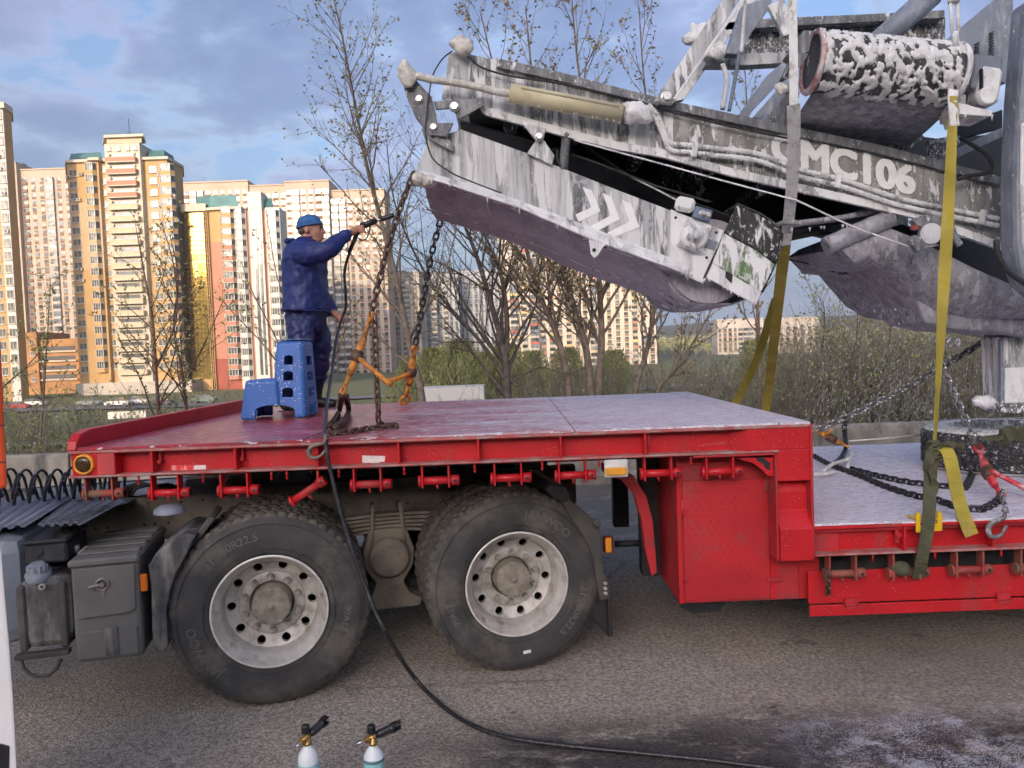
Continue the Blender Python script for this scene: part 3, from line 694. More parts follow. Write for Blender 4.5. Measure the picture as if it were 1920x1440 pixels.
# gooseneck side plates, stepping down to the low bed
zG0 = zt(1490, 902); zG1 = zt(1490, 925); zG2 = zt(1490, 960); zG3 = zt(1490, 990); zG4 = zt(1490, 1050); XG = xt(1460, 950)
mb = MB(); mb.prism([(XC, YN+.075, DECK-.03), (XD, YN+.004, DECK-.03), (XD, YN+.004, ZB+.013), (XC, YN+.075, ZB+.013)], (.02, .03, 0)); mb.build('chamfer_plate', RED, TR)
mb = MB(); mb.bb(XD, X1-.004, YN+.004, YN+.09, ZB+.013, DECK-.03); mb.bb(XG, X1-.004, YN+.004, YN+.09, zG0, ZB+.013); mb.build('neck_plate', RED, TR, bevel=.004)
mb = MB(); mb.prism([(XG, YN+.09, zG0), (XG, YN+.09, zG4), (XG, YN-.02, zG4), (XG, YN-.02, zG3), (XG, YN+.055, zG2), (XG, YN+.055, zG1), (XG, YN+.09, zG0)][:6], (X1-.006-XG, 0, 0)); mb.build('step_plate', RED, TR, bevel=.003)
mb = MB(); mb.bb(X1-.006, X1+.008, YN-.006, YN+.12, zG4-.004, DECK-.014); mb.build('neck_edge_flange', RED2, TR, bevel=.003)
mb = MB(); mb.bb(X1-.006, X1+.006, YN+.12, YF, .70, DECK-.014); mb.build('neck_bulkhead', RED2, TR)
mb = MB(); mb.bb(XG-.014, XG-.001, YN+.0, YN+.12, zG4, ZB-.001); mb.bb(xt(1300), XG, YN+.0, YN+.10, ZB-.013, ZB-.001); mb.build('neck_inner_flange', RED2, TR, bevel=.002)
# curved gusset bracket with a hole
out_ = [(1380, 858), (1395, 864), (1412, 868), (1428, 880), (1440, 893), (1452, 893), (1452, 858)]
mb = MB(); mb.prism([P(a, b, YN+.03) for a, b in out_], (0, .02, 0)); g = mb.build('corner_gusset', RED, TR, bevel=.003)
MB().prism([P(a, b, YN+.0285) for a, b in [(1418, 858), (1430, 857), (1444, 868), (1444, 882), (1436, 879), (1430, 869), (1420, 864)]], (0, .001, 0)).build('cut_out', BLACK, g)
# tool box
TB = YN+.16; bx0, bx1 = xt(1270, 1000, TB), xt(1516, 1000, TB); bz0, bz1 = zt(1390, 1127, TB), ZB-.012
mb = MB(); mb.bb(bx0, bx1, TB, TB+.75, bz0, bz1); box = mb.build('tool_box', RED2, TR, bevel=.004)
dx0, dx1 = xt(1281, 1000, TB), xt(1441, 1000, TB); dz0, dz1 = zt(1360, 1122, TB), zt(1360, 899, TB)
REDD = paint('tread_plate_red', (0.52, 0.024, 0.03), 0.45, var=.1, vs=4, dirt=(0.25, 0.09, 0.07), dirt_amt=.4, ds=4)
door = MB().bb(dx0, dx1, TB-.014, TB-.002, dz0, dz1).build('door', REDD, box, bevel=.002)
mb = MB(); a_ = .0125
for j in range(19):
    for i in range(10):
        x = dx0+.024+(i+(.5 if j % 2 else 0))*(dx1-dx0-.03)/10; z = dz0+.02+j*(dz1-dz0-.035)/18.3
        if x > dx1-.016: continue
        mb.box((x, TB-.0150, z), (.021, .006, .0065), Matrix.Rotation(R(32), 4, 'Y'), 0, .002)
tag(mb.build('tread_bars', REDD, door), kind='stuff')
mb = MB(); lx = xt(1380); mb.bb(xt(1411, 1, TB), xt(1420, 1, TB), TB-.022, TB-.002, zt(1415, 922, TB), zt(1415, 888, TB), bev=.003); mb.bb(xt(1410, 1, TB), xt(1442, 1, TB), TB-.03, TB-.014, zt(1428, 1089, TB), zt(1428, 1081, TB), bev=.003); mb.build('latch', RED2, door)
mb = MB()
for py in (958, 965, 1087, 1092): mb.cyl((dx0-.012, TB-.012, zt(1281, py, TB)), (dx0+.02, TB-.016, zt(1281, py, TB)), .004, 6)
mb.cyl((dx0-.004, TB-.012, zt(1281, 970, TB)), (dx0-.004, TB-.012, zt(1281, 935, TB)), .008, 8); mb.build('hinge', RED2, door)
MB().bb(dx1+.004, dx1+.03, TB-.006, TB-.001, bz0+.01, zt(1441, 1040, TB)).build('door_jamb', RED, box); MB().bb(bx0+.002, dx0-.012, TB-.010, TB-.001, bz0, bz1).build('door_jamb', RED, box)
mb = MB(); mb.bb(xt(1475, 1, TB), xt(1514, 1, TB), TB-.010, TB-.001, bz0+.006, zt(1500, 1045, TB)); mb.build('side_panel', REDD, box)
mb = MB(); pl = [P(a, b, TB+.25) for a, b in [(1268, 1118), (1278, 1140), (1300, 1150), (1350, 1146), (1362, 1128), (1362, 1116)]]; mb.prism(pl, (0, .2, 0)); mb.build('landing_foot', BLACK, TR)
# landing legs and curved arch plate behind the tool box
def arch(Y0, Y1, name):
    mb = MB(); o_ = [(1130, 870), (1188, 893), (1212, 930), (1224, 975), (1229, 1030), (1232, 1074)]; i_ = [(1222, 1080), (1210, 1030), (1203, 975), (1190, 930), (1165, 900), (1130, 885)]
    mb.prism([P(a, b, Y0) for a, b in o_+i_], (0, Y1-Y0, 0)); return mb.build(name, RED2, TR, bevel=.004)
arch(YN+.42, YN+.50, 'arch_plate')
for y in (YN+.75, YF-.75):
    xx = xt(1216, 950, YN+.75)
    MB().bb(xx-.06, xx+.06, y-.06, y+.06, .42, ZB-.01).build('landing_leg', BLACK, TR, bevel=.008)
mb = MB(); mb.cyl((xt(1150, 995, YN+.85), YN+.8, .60), (xt(1205, 995, YN+.85), YN+.8, .60), .02, 10); mb.build('leg_brace', BLACK, TR)
# under-neck box beams (dark underside)
for y in (YN+.62, YN+1.85): MB().bb(X0+.3, X1-.1, y, y+.14, ZB-.10, ZB-.001).build('neck_beam', BLACK, TR)
for px in (420, 600, 760, 915, 1070, 1215): x = xt(px, 880); MB().bb(x-.03, x+.03, YN+.13, YF-.13, ZB+.02, DECK-.035).build('cross_member', RED2, TR)
# side lamps
mb = MB(); mb.box(P(1155, 878, YN+.005), (.122, .03, .092), None, 0, .006); lamp = mb.build('side_lamp', WHITEP, TR)
c = P(1155, 884, YN-.013); mb = MB(); mb.box(c, (.112, .014, .042), None, 0, .006)
for k in range(7): mb.box(c+Vector((-.045+k*.015, -.008, 0)), (.006, .004, .036))
mb.build('lens', paint('orange_lens', (0.90, 0.42, 0.05), 0.25), lamp)

# strap winches along the edge
def winch(px, py, zf, mat, tilt=0.0, name='strap_winch', L_=.205, r=.0205, Y=YN):
    c = P(px, py, Y+.045); mb = MB()
    if tilt == 0:
        for dx in (-.082, .058):
            mb.bb(c.x+dx-.005, c.x+dx+.005, c.y-.03, c.y+.03, c.z-.036, zf, bev=.002)
        mb.bb(c.x-.082, c.x+.058, c.y+.022, c.y+.03, zf-.014, zf)
    else: mb.bb(c.x+.055, c.x+.066, c.y-.02, c.y+.02, c.z+.02, zf)
    wch = mb.build(name, mat, TR); Rm = Matrix.Rotation(-tilt, 3, 'Y'); ax = Rm @ Vector((1, 0, 0)); dn = Rm @ Vector((0, 0, -1))
    mb = MB(); mb.cyl(c-ax*.10, c+ax*.072, r, 16); mb.cyl(c+ax*.066, c+ax*.112, r*1.32, 16); mb.cyl(c-ax*.105, c-ax*.088, r*1.5, 16)
    mb.cyl(c-ax*.01+dn*.015, c-ax*.004+dn*.044, .0058, 8)
    d = mb.build('drum', mat, wch)
    mb = MB(); mb.cyl(c+ax*.090-Vector((0, r*1.36, 0)), c+ax*.090+Vector((0, r*1.36, 0)), .009, 10); mb.cyl(c+ax*.1125, c+ax*.113, r*.9, 12); mb.build('bar_hole', BLACK, wch)
for i, (px, py) in enumerate([(195, 925), (318, 924), (447, 919), (577, 921), (695, 908), (822, 901), (957, 896), (1077, 891), (1237, 887), (1352, 884)]):
    winch(px, py, ZB-.001, RUSTRED if i == 0 else RED, tilt=R(32) if i == 3 else 0)
for px, py in ((257, 905), (378, 902), (507, 897), (536, 897), (634, 892), (757, 886), (890, 880), (1017, 874), (1124, 872), (1297, 866)):
    x = xt(px, py); mb = MB(); mb.cyl((x, YN+.02, ZB-.001), (x, YN+.02, ZB-.040), .0062, 8); mb.ball((x, YN+.02, ZB-.043), .0075, 8); mb.build('rope_hook', RED, TR)

# ---- low bed
ZL = .874; XL1 = 6.4; zLb = ZL-.172
ys = [YN, 4.75, 5.5, 6.2, YF+.1]; xs = [X1+.006, xt(1690, 990), 3.0, 4.6, XL1]
for i in range(4):
    for j in range(4):
        dz = rnd.uniform(-.002, .001); MB().bb(xs[i]+.003, xs[i+1]-.003, ys[j]+(.003 if j else 0), ys[j+1]-.003, ZL-.012+dz, ZL+dz).build('bed_plate', LOWM, TR)
mb = MB(); mb.bb(X1+.008, XL1, YN+.02, YF+.08, ZL-.05, ZL-.014); mb.build('bed_frame', RED2, TR)
mb = MB(); mb.bb(X1+.010, XL1, YN-.006, YN+.12, ZL-.030, ZL-.0145, bev=.003); mb.build('top_flange', RED, TR)
mb = MB(); mb.bb(X1+.010, XL1, YN+.07, YN+.085, zLb+.012, ZL-.03); mb.build('web', RED, TR)
mb = MB(); mb.bb(X1+.010, XL1, YN-.008, YN+.12, zLb, zLb+.013, bev=.003); mb.build('bottom_flange', EDGE, TR)
mb = MB(); mb.bb(X1+.012, xt(1580, 1010), YN+.05, YN+.07, zLb+.013, ZL-.03); mb.build('patch_plate', RED2, TR)
for px in (1697, 1863): x = xt(px, 1010); MB().bb(x-.006, x+.006, YN+.0, YN+.07, zLb+.013, ZL-.03).build('rib', RED, TR)
for k in range(6): x = xt(1863, 1010)+.46*(k+1); MB().bb(x-.006, x+.006, YN+.0, YN+.07, zLb+.013, ZL-.03).build('rib', RED, TR)
mb = MB(); x = xt(1690, 1008); mb.bb(x-.012, x+.012, YN+.035, YN+.07, ZL-.13, ZL-.04, bev=.004); mb.cyl((x, YN+.02, ZL-.08), (x, YN+.07, ZL-.08), .014, 10); mb.build('lashing_eye', RED2, TR)
ZS0, ZS1 = zt(1525, 1166), zt(1525, 1082)
mb = MB(); mb.bb(X1+.006, XL1, YN+.09, YN+.105, ZS0+.065, ZS1); mb.bb(X1+.006, XL1, YN+.075, YN+.09, ZS0, ZS0+.060); mb.build('side_skirt', RED, TR, bevel=.003)
mb = MB(); mb.bb(X1+.02, XL1, YN+.2, YF-.1, ZS0+.03, ZL-.06); mb.build('bed_underframe', BLACK, TR)
for px in (1608, 1898):
    mb = MB(); x = xt(px, 1150); z = ZS0+.062; mb.bb(x-.036, x+.036, YN+.066, YN+.074, z-.03, z-.004, bev=.002); mb.bb(x-.036, x+.036, YN+.066, YN+.089, z+.004, z+.03, bev=.002); mb.cyl((x-.036, YN+.064, z), (x+.036, YN+.064, z), .007, 8); mb.build('skirt_hinge', RED2, TR)
for px, py in ((1581, 1075), (1700, 1073), (1818, 1068), (1938, 1064)): winch(px, py, zLb-.001, RUSTRED)
for px in (1640, 1757, 1882): x = xt(px, 1050); MB().cyl((x, YN+.02, zLb-.001), (x, YN+.02, zLb-.042), .0062, 8).build('rope_hook', RED, TR)
# ================================================================ the tractor unit
TYAW = R(13.5); TO = Vector((-1.325, 4.02, 0))
TX = Matrix.Translation(TO) @ Matrix.Rotation(TYAW, 4, 'Z'); TXI = TX.inverted()
_ny = TX.to_3x3() @ Vector((0, 1, 0))
def TL(px, py, ly):
    d = ray(px, py); o = TO+_ny*ly; t = (o-CAM).dot(_ny)/d.dot(_ny); return TXI @ (CAM+d*t)
def TLz(px, py, z): return TXI @ PG(px, py, z)
TK = thing('tractor_unit', TX @ Vector((.7, 1.25, 0)), 'grey chassis of a red cabbed truck tractor under the gooseneck', 'truck', rz=TYAW)
TYRE = paint('dusty_tyre_rubber', (0.054, 0.053, 0.052), 0.75, var=.25, vs=7, dirt=(0.17, 0.152, 0.125), dirt_amt=.60, ds=4.5, bump=.15, bs=180)
TREADM = paint('dirty_tread', (0.085, 0.077, 0.066), 0.9, var=.3, vs=30, dirt=(0.17, 0.15, 0.12), dirt_amt=.7, ds=14)
LETTER = paint('raised_sidewall_letters', (0.125, 0.12, 0.11), 0.7, vs=30)
RIM = paint('dirty_silver_rim', (0.60, 0.57, 0.52), 0.45, 0.20, var=.15, vs=9, dirt=(0.26, 0.21, 0.15), dirt_amt=.70, ds=11)
RIML = paint('bright_rim_lip', (0.80, 0.78, 0.72), 0.35, 0.3, var=.12, vs=20, dirt=(0.30, 0.24, 0.17), dirt_amt=.35, ds=14)
HUB = paint('dirty_hub', (0.34, 0.305, 0.245), 0.65, 0.1, var=.2, vs=14, dirt=(0.20, 0.17, 0.125), dirt_amt=.8, ds=12)
CHAS = paint('dusty_chassis', (0.24, 0.21, 0.165), 0.8, 0.0, var=.22, vs=5, dirt=(0.11, 0.095, 0.08), dirt_amt=.6, ds=4)
CHAD = paint('grimy_chassis', (0.075, 0.070, 0.064), 0.75, 0.0, var=.3, vs=5, dirt=(0.18, 0.155, 0.12), dirt_amt=.4, ds=4)
GREYPL = paint('grey_plastic_box', (0.165, 0.160, 0.145), 0.62, var=.12, vs=4, dirt=(0.30, 0.27, 0.22), dirt_amt=.5, ds=5, streak=True)
FADED = paint('weathered_black_plastic', (0.075, 0.075, 0.077), 0.7, var=.3, vs=14, dirt=(0.34, 0.32, 0.29), dirt_amt=.75, ds=11, streak=True)
ALU = paint('weathered_aluminium', (0.33, 0.34, 0.37), 0.5, 0.4, var=.15, vs=6, dirt=(0.12, 0.115, 0.11), dirt_amt=.5, ds=5)
BLUEGR = paint('blue_grey_plastic', (0.22, 0.245, 0.29), 0.5, var=.12, vs=6, dirt=(0.33, 0.31, 0.28), dirt_amt=.4, ds=6)
BLK = paint('black_plastic', (0.028, 0.028, 0.031), 0.5, vs=9, dirt=(0.12, 0.11, 0.10), dirt_amt=.4, ds=8)

TR_R, RC = .522, .512
def tyre_mesh(lettered):
    """local: axle along +y, outer sidewall plane at y=0; tread at radius .522"""
    prof = [(.292, .035), (.296, .012), (.315, .002), (.36, -.004), (.42, -.005), (.455, 0.0), (.482, .008), (.500, .022)]
    n = 168; mb = MB(); vs = []; fs = []
    full = prof+[(.513, .032), (TR_R, .045), (TR_R, .085), (.511, .090), (.511, .100), (TR_R, .105), (TR_R, .142), (.510, .147), (.510, .156), (TR_R, .161), (TR_R, .198), (.511, .203), (.511, .213), (TR_R, .218), (TR_R, .258), (.513, .271), (.500, .281), (.455, .30), (.36, .302), (.296, .288), (.292, .265)]
    k = len(full)
    for i, (r, y) in enumerate(full):
        for j in range(n):
            t = 2*math.pi*j/n; rr = r
            sh = (j % 3 == 0)
            if i in (8, 9, 10) and sh: rr = r-.010
            if i in (7,) and sh: rr = r-.005
            if i in (13, 14, 17, 18) and (j+1) % 3 == 0: rr = r-.009
            if i in (21, 22) and sh: rr = r-.010
            vs.append((rr*math.cos(t), y, rr*math.sin(t)))
    mis = []
    for i in range(k-1):
        for j in range(n):
            j2 = (j+1) % n; fs.append((i*n+j, (i+1)*n+j, (i+1)*n+j2, i*n+j2)); mis.append(0 if i < 7 or i > 22 else 1)
    o = len(mb.v); mb._add(vs, fs, 0, True); mb.m = mis
    for i in range(len(fs)): mb.sm[i] = mis[i] == 0
    # moulded ribs of the sidewall
    for rr in (.335, .468): mb.tube([(rr*math.cos(2*math.pi*j/96), -.0045, rr*math.sin(2*math.pi*j/96)) for j in range(96)], .0022, 5, 0, closed=True)
    return mb.mesh('tyre', [TYRE, TREADM])
def arc_text(body, size, radius, ang0, inside=False):
    V, Fc = text_verts(body, size, .0016, .0012)
    out = []
    for v in V:
        r = radius+v.y; a = ang0 - v.x/radius      # clockwise seen from outside (-y)
        out.append(Vector((r*math.cos(a), -.0062-v.z, r*math.sin(a))))
    return out, Fc
def lettering_mesh(rot):
    res = []
    for body, size, rad, ang in (('315/80R22.5', .058, .386, 118), ('JANWOO', .066, .380, 208), ('99A17', .05, .386, -12)):
        mb = MB(); v, f = arc_text(body, size, rad, R(ang+rot)); mb._add(v, f); res.append(mb.mesh('lettering', LETTER))
    return res
def rim_mesh():
    mb = MB()
    mb.lathe([(.270, .06), (.283, .030), (.290, .012), (.296, .004), (.302, -.004), (.303, -.010), (.299, -.014), (.292, -.012)], (0, 0, 0), (0, 1, 0), 72, 1)
    mb.lathe([(.292, -.012), (.282, .004), (.274, .020), (.262, .034), (.252, .060), (.247, .110), (.243, .140)], (0, 0, 0), (0, 1, 0), 72, 0)
    # disc with ten hand holes
    r0, r1, y0, y1 = .178, .243, .165, .140; nh = 10; hr = .0235; rm = .2115
    for h in range(nh):
        a0 = 2*math.pi*h/nh; da = math.pi/nh; K = 24; inn = []; outr = []
        for i in range(K):
            t = 2*math.pi*i/K; cx, cy = math.cos(t), math.sin(t)
            s_ = 1/max(abs(cx), abs(cy)); bx, by = cx*s_, cy*s_
            ra = rm+(r1-rm)*by if by > 0 else rm+(rm-r0)*by; ta = a0+bx*da
            outr.append((ra, ta)); inn.append((rm+hr*cy, a0+hr*cx/rm))
        def pt(r, t, extra=0): return Vector((r*math.cos(t), y0+(y1-y0)*(r-r0)/(r1-r0)+extra, r*math.sin(t)))
        vs = [pt(*q) for q in outr]+[pt(*q) for q in inn]+[pt(q[0], q[1], .03) for q in inn]
        fs = [(i, (i+1) % K, K+(i+1) % K, K+i) for i in range(K)]+[(K+i, K+(i+1) % K, 2*K+(i+1) % K, 2*K+i) for i in range(K)]
        mb._add(vs, fs, 0, False)
    mb.lathe([(.178, .165), (.172, .156), (.166, .153), (.124, .153), (.118, .158), (.116, .19)], (0, 0, 0), (0, 1, 0), 60, 0)
    return mb.mesh('rim', [RIM, RIML])
def nuts_mesh():
    mb = MB()
    c = Vector((0, .153, 0))
    mb.lathe([(.021, 0), (.021, -.004), (.0175, -.007)], c, (0, 1, 0), 18); mb.cyl(c+Vector((0, -.005, 0)), c+Vector((0, -.030, 0)), .0165, 6, smooth=False); mb.cyl(c+Vector((0, -.030, 0)), c+Vector((0, -.042, 0)), .010, 10)
    return mb.mesh('wheel_nut', RIM)
def hub_mesh():
    mb = MB(); mb.lathe([(.116, .20), (.108, .19), (.104, .10), (.103, .085), (.098, .078), (.088, .076), (.070, .074), (.03, .070), (.012, .069), (.010, .064), (.0005, .064)], (0, 0, 0), (0, 1, 0), 48)
    for k in range(10):
        a = 2*math.pi*k/10+.2; c = Vector((.090*math.cos(a), .078, .090*math.sin(a))); mb.cyl(c, c+Vector((0, -.011, 0)), .0105, 8)
    return mb.mesh('hub', HUB)
T_ME, RIM_ME, NUT_ME, HUB_ME, LET_ME = tyre_mesh(True), rim_mesh(), nuts_mesh(), hub_mesh(), lettering_mesh(0)
INNER_ME = MB().lathe([(.292, .035), (.27, .06), (.25, .1), (.25, .3), (.02, .3)], (0, 0, 0), (0, 1, 0), 40).mesh('inner_rim', [CHAD])
def wheel(lx, ly, rot, lettered=True, flip=False, inner=False):
    M = TX @ Matrix.Translation((lx, ly, RC)) @ (Matrix.Rotation(math.pi, 4, 'Z') if flip else I4) @ Matrix.Rotation(-R(rot), 4, 'Y')
    w_ = bpy.data.objects.new('wheel', None); link(w_, TK, M)
    inst('tyre', T_ME, w_, M)
    if inner: inst('rim', INNER_ME, w_, M); return
    if lettered:
        for me_ in LET_ME: inst('lettering', me_, w_, M)
    inst('rim', RIM_ME, w_, M); [inst('wheel_nut', NUT_ME, w_, M @ Matrix.Translation((.1455*math.cos(2*math.pi*(k+.5)/10), 0, .1455*math.sin(2*math.pi*(k+.5)/10)))) for k in range(10)]; inst('hub', HUB_ME, w_, M)
WB = 1.35
wheel(0, 0, 0); wheel(0, .345, 12, inner=True); wheel(WB, 0, -148); wheel(WB, .345, 40, inner=True)
for x in (0, WB): wheel(x, 2.5, 20, lettered=False, flip=True); wheel(x, 2.155, 5, inner=True, flip=True)
mb = MB(TX); q = Vector((WB, 0, RC))
a = R(-84); cpt = Vector((WB+.40*math.cos(a), -.0065, RC+.40*math.sin(a))); mb.box(cpt, (.045, .002, .018), Matrix.Rotation(R(-6), 4, 'Y')); mb.build('tyre_tag', PAPER, TK)

# frame rails, cross members, axles, suspension
FR = .86
for y in (FR, 2.5-FR-.08):
    mb = MB(TX); mb.bb(-3.2, 2.0, y, y+.008, .76, 1.03); mb.bb(-3.2, 2.0, y, y+.08, 1.022, 1.03); mb.bb(-3.2, 2.0, y, y+.08, .76, .768); rail = mb.build('frame_rail', CHAS, TK)
    if y == FR:
        mb = MB(TX); rr = random.Random(5)
        for k in range(44):
            x = -1.2+k*.07+rr.uniform(-.01, .01); z = rr.choice((.81, .86, .97, .985)); mb.cyl((x, y-.002, z), (x, y+.002, z), .009, 8)
        tag(mb.build('bolt_holes', BLK, rail), kind='stuff')
        mb = MB(TX)
        for k in range(26):
            x = -1.1+k*.115+rr.uniform(-.02, .02); z = rr.choice((.80, .90, .99)); mb.cyl((x, y-.012, z), (x, y, z), .012, 6)
        tag(mb.build('bolt_heads', CHAS, rail), kind='stuff')
for x in (-1.0, -.3, .68, 1.7): MB(TX).bb(x-.05, x+.05, FR+.08, 2.5-FR-.08, .78, 1.0).build('cross_member', CHAD, TK)
for x in (0, WB): MB(TX).cyl((x, .3, RC), (x, 2.2, RC), .085, 16).build('axle', CHAD, TK); MB(TX).ball((x, 1.25, RC), (.24, .22, .22), 14).build('differential', CHAD, TK)
for side in (0, 1):
    f = (lambda y: y) if side == 0 else (lambda y: 2.5-y)
    ysp = .66
    sp = bpy.data.objects.new('leaf_spring_pack', None); link(sp, TK, TX)
    for k in range(5):
        mb = MB(TX); L_ = .62-.06*k; pts = [Vector((.675+L_*(i/10*2-1), f(ysp), .845-.024*k-.045*(i/10*2-1)**2)) for i in range(11)]
        for i in range(10): mb.beam(pts[i], pts[i+1], .085, .017)
        mb.build('leaf', CHAS, sp)
    mb = MB(TX)
    for dx in (-.085, .085):
        for dy in (-.055, .055): mb.cyl((.675+dx*1.0, f(ysp+dy), .90), (.675+dx*1.25, f(ysp+dy), .62), .013, 8)
        mb.cyl((.675+dx, f(ysp-.06), .90), (.675+dx, f(ysp+.06), .90), .014, 8)
    mb.build('spring_clamp', CHAS, sp)
    mb = MB(TX); ol = [(-.115, .76), (.115, .76), (.16, .62), (.15, .52), (.085, .42), (.12, .34), (.20, .30), (.18, .25), (-.18, .25), (-.20, .30), (-.12, .34), (-.085, .42), (-.15, .52), (-.16, .62)]
    mb.prism([(.675+a, f(.60), b) for a, b in ol], (0, .16 if side == 0 else -.16, 0)); br = mb.build('trunnion_bracket', CHAS, TK, bevel=.012)
    mb = MB(TX); mb.lathe([(.125, .06), (.125, -.02), (.116, -.032), (.10, -.036), (.0005, -.036)], (.675, f(.585), .585), (0, 1 if side == 0 else -1, 0), 36)
    for k in range(6):
        a = 2*math.pi*(k+.3)/6; c = Vector((.675+.062*math.cos(a), f(.549), .585+.062*math.sin(a))); mb.cyl(c, c+Vector((0, -.014 if side == 0 else .014, 0)), .0125, 6)
    mb.build('trunnion_cap', CHAS, br)
    for sx in (-1, 1): MB(TX).cyl((.675+sx*.12, f(.66), .29), (.675+sx*.58, f(.70), .40), .032, 12).build('torque_rod', CHAD, TK)
MB(TX).bb(.45, .90, .80, 1.7, .22, .40, bev=.03).build('axle_beam', CHAD, TK)
MB(TX).bb(.3, 1.25, .95, 1.55, 1.035, 1.11, bev=.02).build('fifth_wheel', CHAD, TK)
mb = MB(TX); mb.cyl((.1, 1.0, 1.0), (.1, 1.55, 1.0), .12, 18); mb.build('air_cylinder', BLUEGR, TK)

# walkway plates over the frame (real folds)
zp = 1.045
def walkway(corners, n, name, mat, up, holes=False):
    a, b, c, d = [TLz(px, py, zp) for px, py in corners]      # a-b near edge, d-c far edge
    mb = MB(TX); m = n*4
    rows_ = []
    for i in range(m+1):
        t = i/m; z = up if (i % 4) in (1, 2) else 0.0
        rows_.append((a.lerp(b, t)+Vector((0, 0, z)), d.lerp(c, t)+Vector((0, 0, z))))
    vs = [p for r_ in rows_ for p in r_]; low = [p-Vector((0, 0, .004)) for p in vs]
    mb._add(vs, [(2*i, 2*i+2, 2*i+3, 2*i+1) for i in range(m)]); mb._add(low, [(2*i, 2*i+1, 2*i+3, 2*i+2) for i in range(m)])
    o = mb.build(name, mat, TK)
    if holes:
        mb = MB(TX)
        for i in range(n):
            for k in range(11):
                p = rows_[i*4+1][0].lerp(rows_[i*4+1][1], .08+k*.085); q_ = rows_[i*4+2][0].lerp(rows_[i*4+2][1], .08+k*.085); c_ = (p+q_)/2
                mb.box(c_+Vector((0, 0, .0015)), (.014, .035, .003))
        tag(mb.build('punched_slots', BLK, o), kind='stuff')
walkway([(-120, 1012), (46, 988), (140, 930), (-30, 940)], 7, 'ribbed_walkway', ALU, .014)
walkway([(66, 988), (150, 984), (236, 938), (128, 940)], 5, 'punched_walkway', ALU, .012, True)
mb = MB(TX); mb.bb(-1.6, -.55, FR+.02, 1.62, .99, 1.030); mb.build('deck_plate', BLUEGR, TK)
mb = MB(TX); p0 = TL(86, 1000, .6); mb.prism([Vector((p0.x, .55, zp-.02)), Vector((p0.x+.28, .55, zp-.02)), Vector((p0.x+.40, .70, zp-.02)), Vector((p0.x+.42, .9, zp-.02)), Vector((p0.x, .9, zp-.02))], (0, 0, -.012)); mb.build('step_edge', BLK, TK)
# oval hatch with a grey float lid
c = TLz(318, 961, 1.05); mb = MB(TX); mb.lathe([(.0005, .045), (.05, .040), (.075, .022), (.08, 0)], c, (0, 0, 1), 24); mb.build('valve_lid', BLUEGR, TK)

# battery box
bx = [TL(130, 1051, -.04), TL(258, 1035, -.04)]; zt_, zb_ = bx[0].z, TL(142, 1246, -.04).z
x0, x1 = bx[0].x, bx[1].x
mb = MB(TX); mb.bb(x0, x1, -.04, .62, zb_, zt_-.02); bb_ = mb.build('battery_box', GREYPL, TK, bevel=.02)
mb = MB(TX); 
mb.bb(x0-.008, x1+.008, -.056, .64, zt_-.04, zt_, bev=.012)
for k in range(4): mb.bb(x0+.01, x1-.01, .04+k*.15, .12+k*.15, zt_, zt_+.010, bev=.006)
mb.build('lid', GREYPL, bb_)
mb = MB(TX); zc = zt_-.13
mb.prism([(x0+.015, -.052, zt_-.045), (x1-.015, -.052, zt_-.045), (x1-.02, -.052, zt_-.27), (x1-.05, -.058, zt_-.285), (x0+.03, -.058, zt_-.295), (x0+.015, -.052, zt_-.27)], (0, .012, 0)); mb.bb(x0+.02, x1-.02, -.05, -.03, zb_+.02, zb_+.16); mb.build('front_relief', GREYPL, bb_, bevel=.008)
mb = MB(TX); cc = Vector(((x0+x1)/2-.01, -.054, zc)); mb.lathe([(.032, 0), (.032, -.008), (.026, -.010), (.024, -.004)], cc, (0, 1, 0), 20); mb.beam(cc+Vector((0, -.014, 0)), cc+Vector((-.06, -.018, -.006)), .012, .014, bev=.004); mb.cyl(cc, cc+Vector((0, -.02, 0)), .012, 10); mb.bb(cc.x-.008, cc.x+.008, -.057, -.05, zc-.07, zc-.03); mb.build('latch', paint('worn_steel', (0.42, 0.36, 0.32), 0.4, 0.7, dirt=(.2, .12, .08), dirt_amt=.5, ds=30), bb_)
mb = MB(TX); mb.bb(cc.x-.005, cc.x+.055, -.056, -.048, zb_+.03, zb_+.17); mb.build('label_recess', FADED, bb_)
mb = MB(TX); a = TL(270, 1092, -.02); mb.box(a, (.035, .028, .088), None, 0, .006); mb.cyl(a+Vector((-.005, -.016, -.005)), a+Vector((-.005, -.012, -.005)), .01, 10); mb.build('side_marker', paint('orange_marker', (0.85, 0.20, 0.02), 0.3), TK)
# tank with filler cap, strap bands, black canister above
a, b = TL(22, 1100, -.02), TL(134, 1100, -.02); z1, z0 = TL(70, 1085, -.02).z, TL(70, 1218, -.02).z
mb = MB(TX); ol = []
w_, h_ = (b.x-a.x), (z1-z0)
for i in range(20):
    t = i/19*math.pi; ol.append((a.x+w_/2-w_/2*math.cos(t), z1-.10+.10*math.sin(t)**.6 if True else 0))
ol += [(b.x, z0+.06), (b.x-.05, z0), (a.x+.05, z0), (a.x, z0+.06)]
mb.prism([(x, -.01, z) for x, z in ol], (0, .52, 0)); tank = mb.build('fluid_tank', FADED, TK, bevel=.035)
c = TL(68, 1078, .0); mb = MB(TX); mb.lathe([(.060, -.02), (.060, .012), (.046, .016), (.044, .050), (.038, .056), (.0005, .058)], c+Vector((0, .03, -.005)), (-.1, -.35, 1), 24)
for k in range(12): t = 2*math.pi*k/12; mb.box(c+Vector((.045*math.cos(t), .03+.042*math.sin(t)-.012, .028)), (.008, .008, .03))
mb.build('filler_cap', BLUEGR, tank)
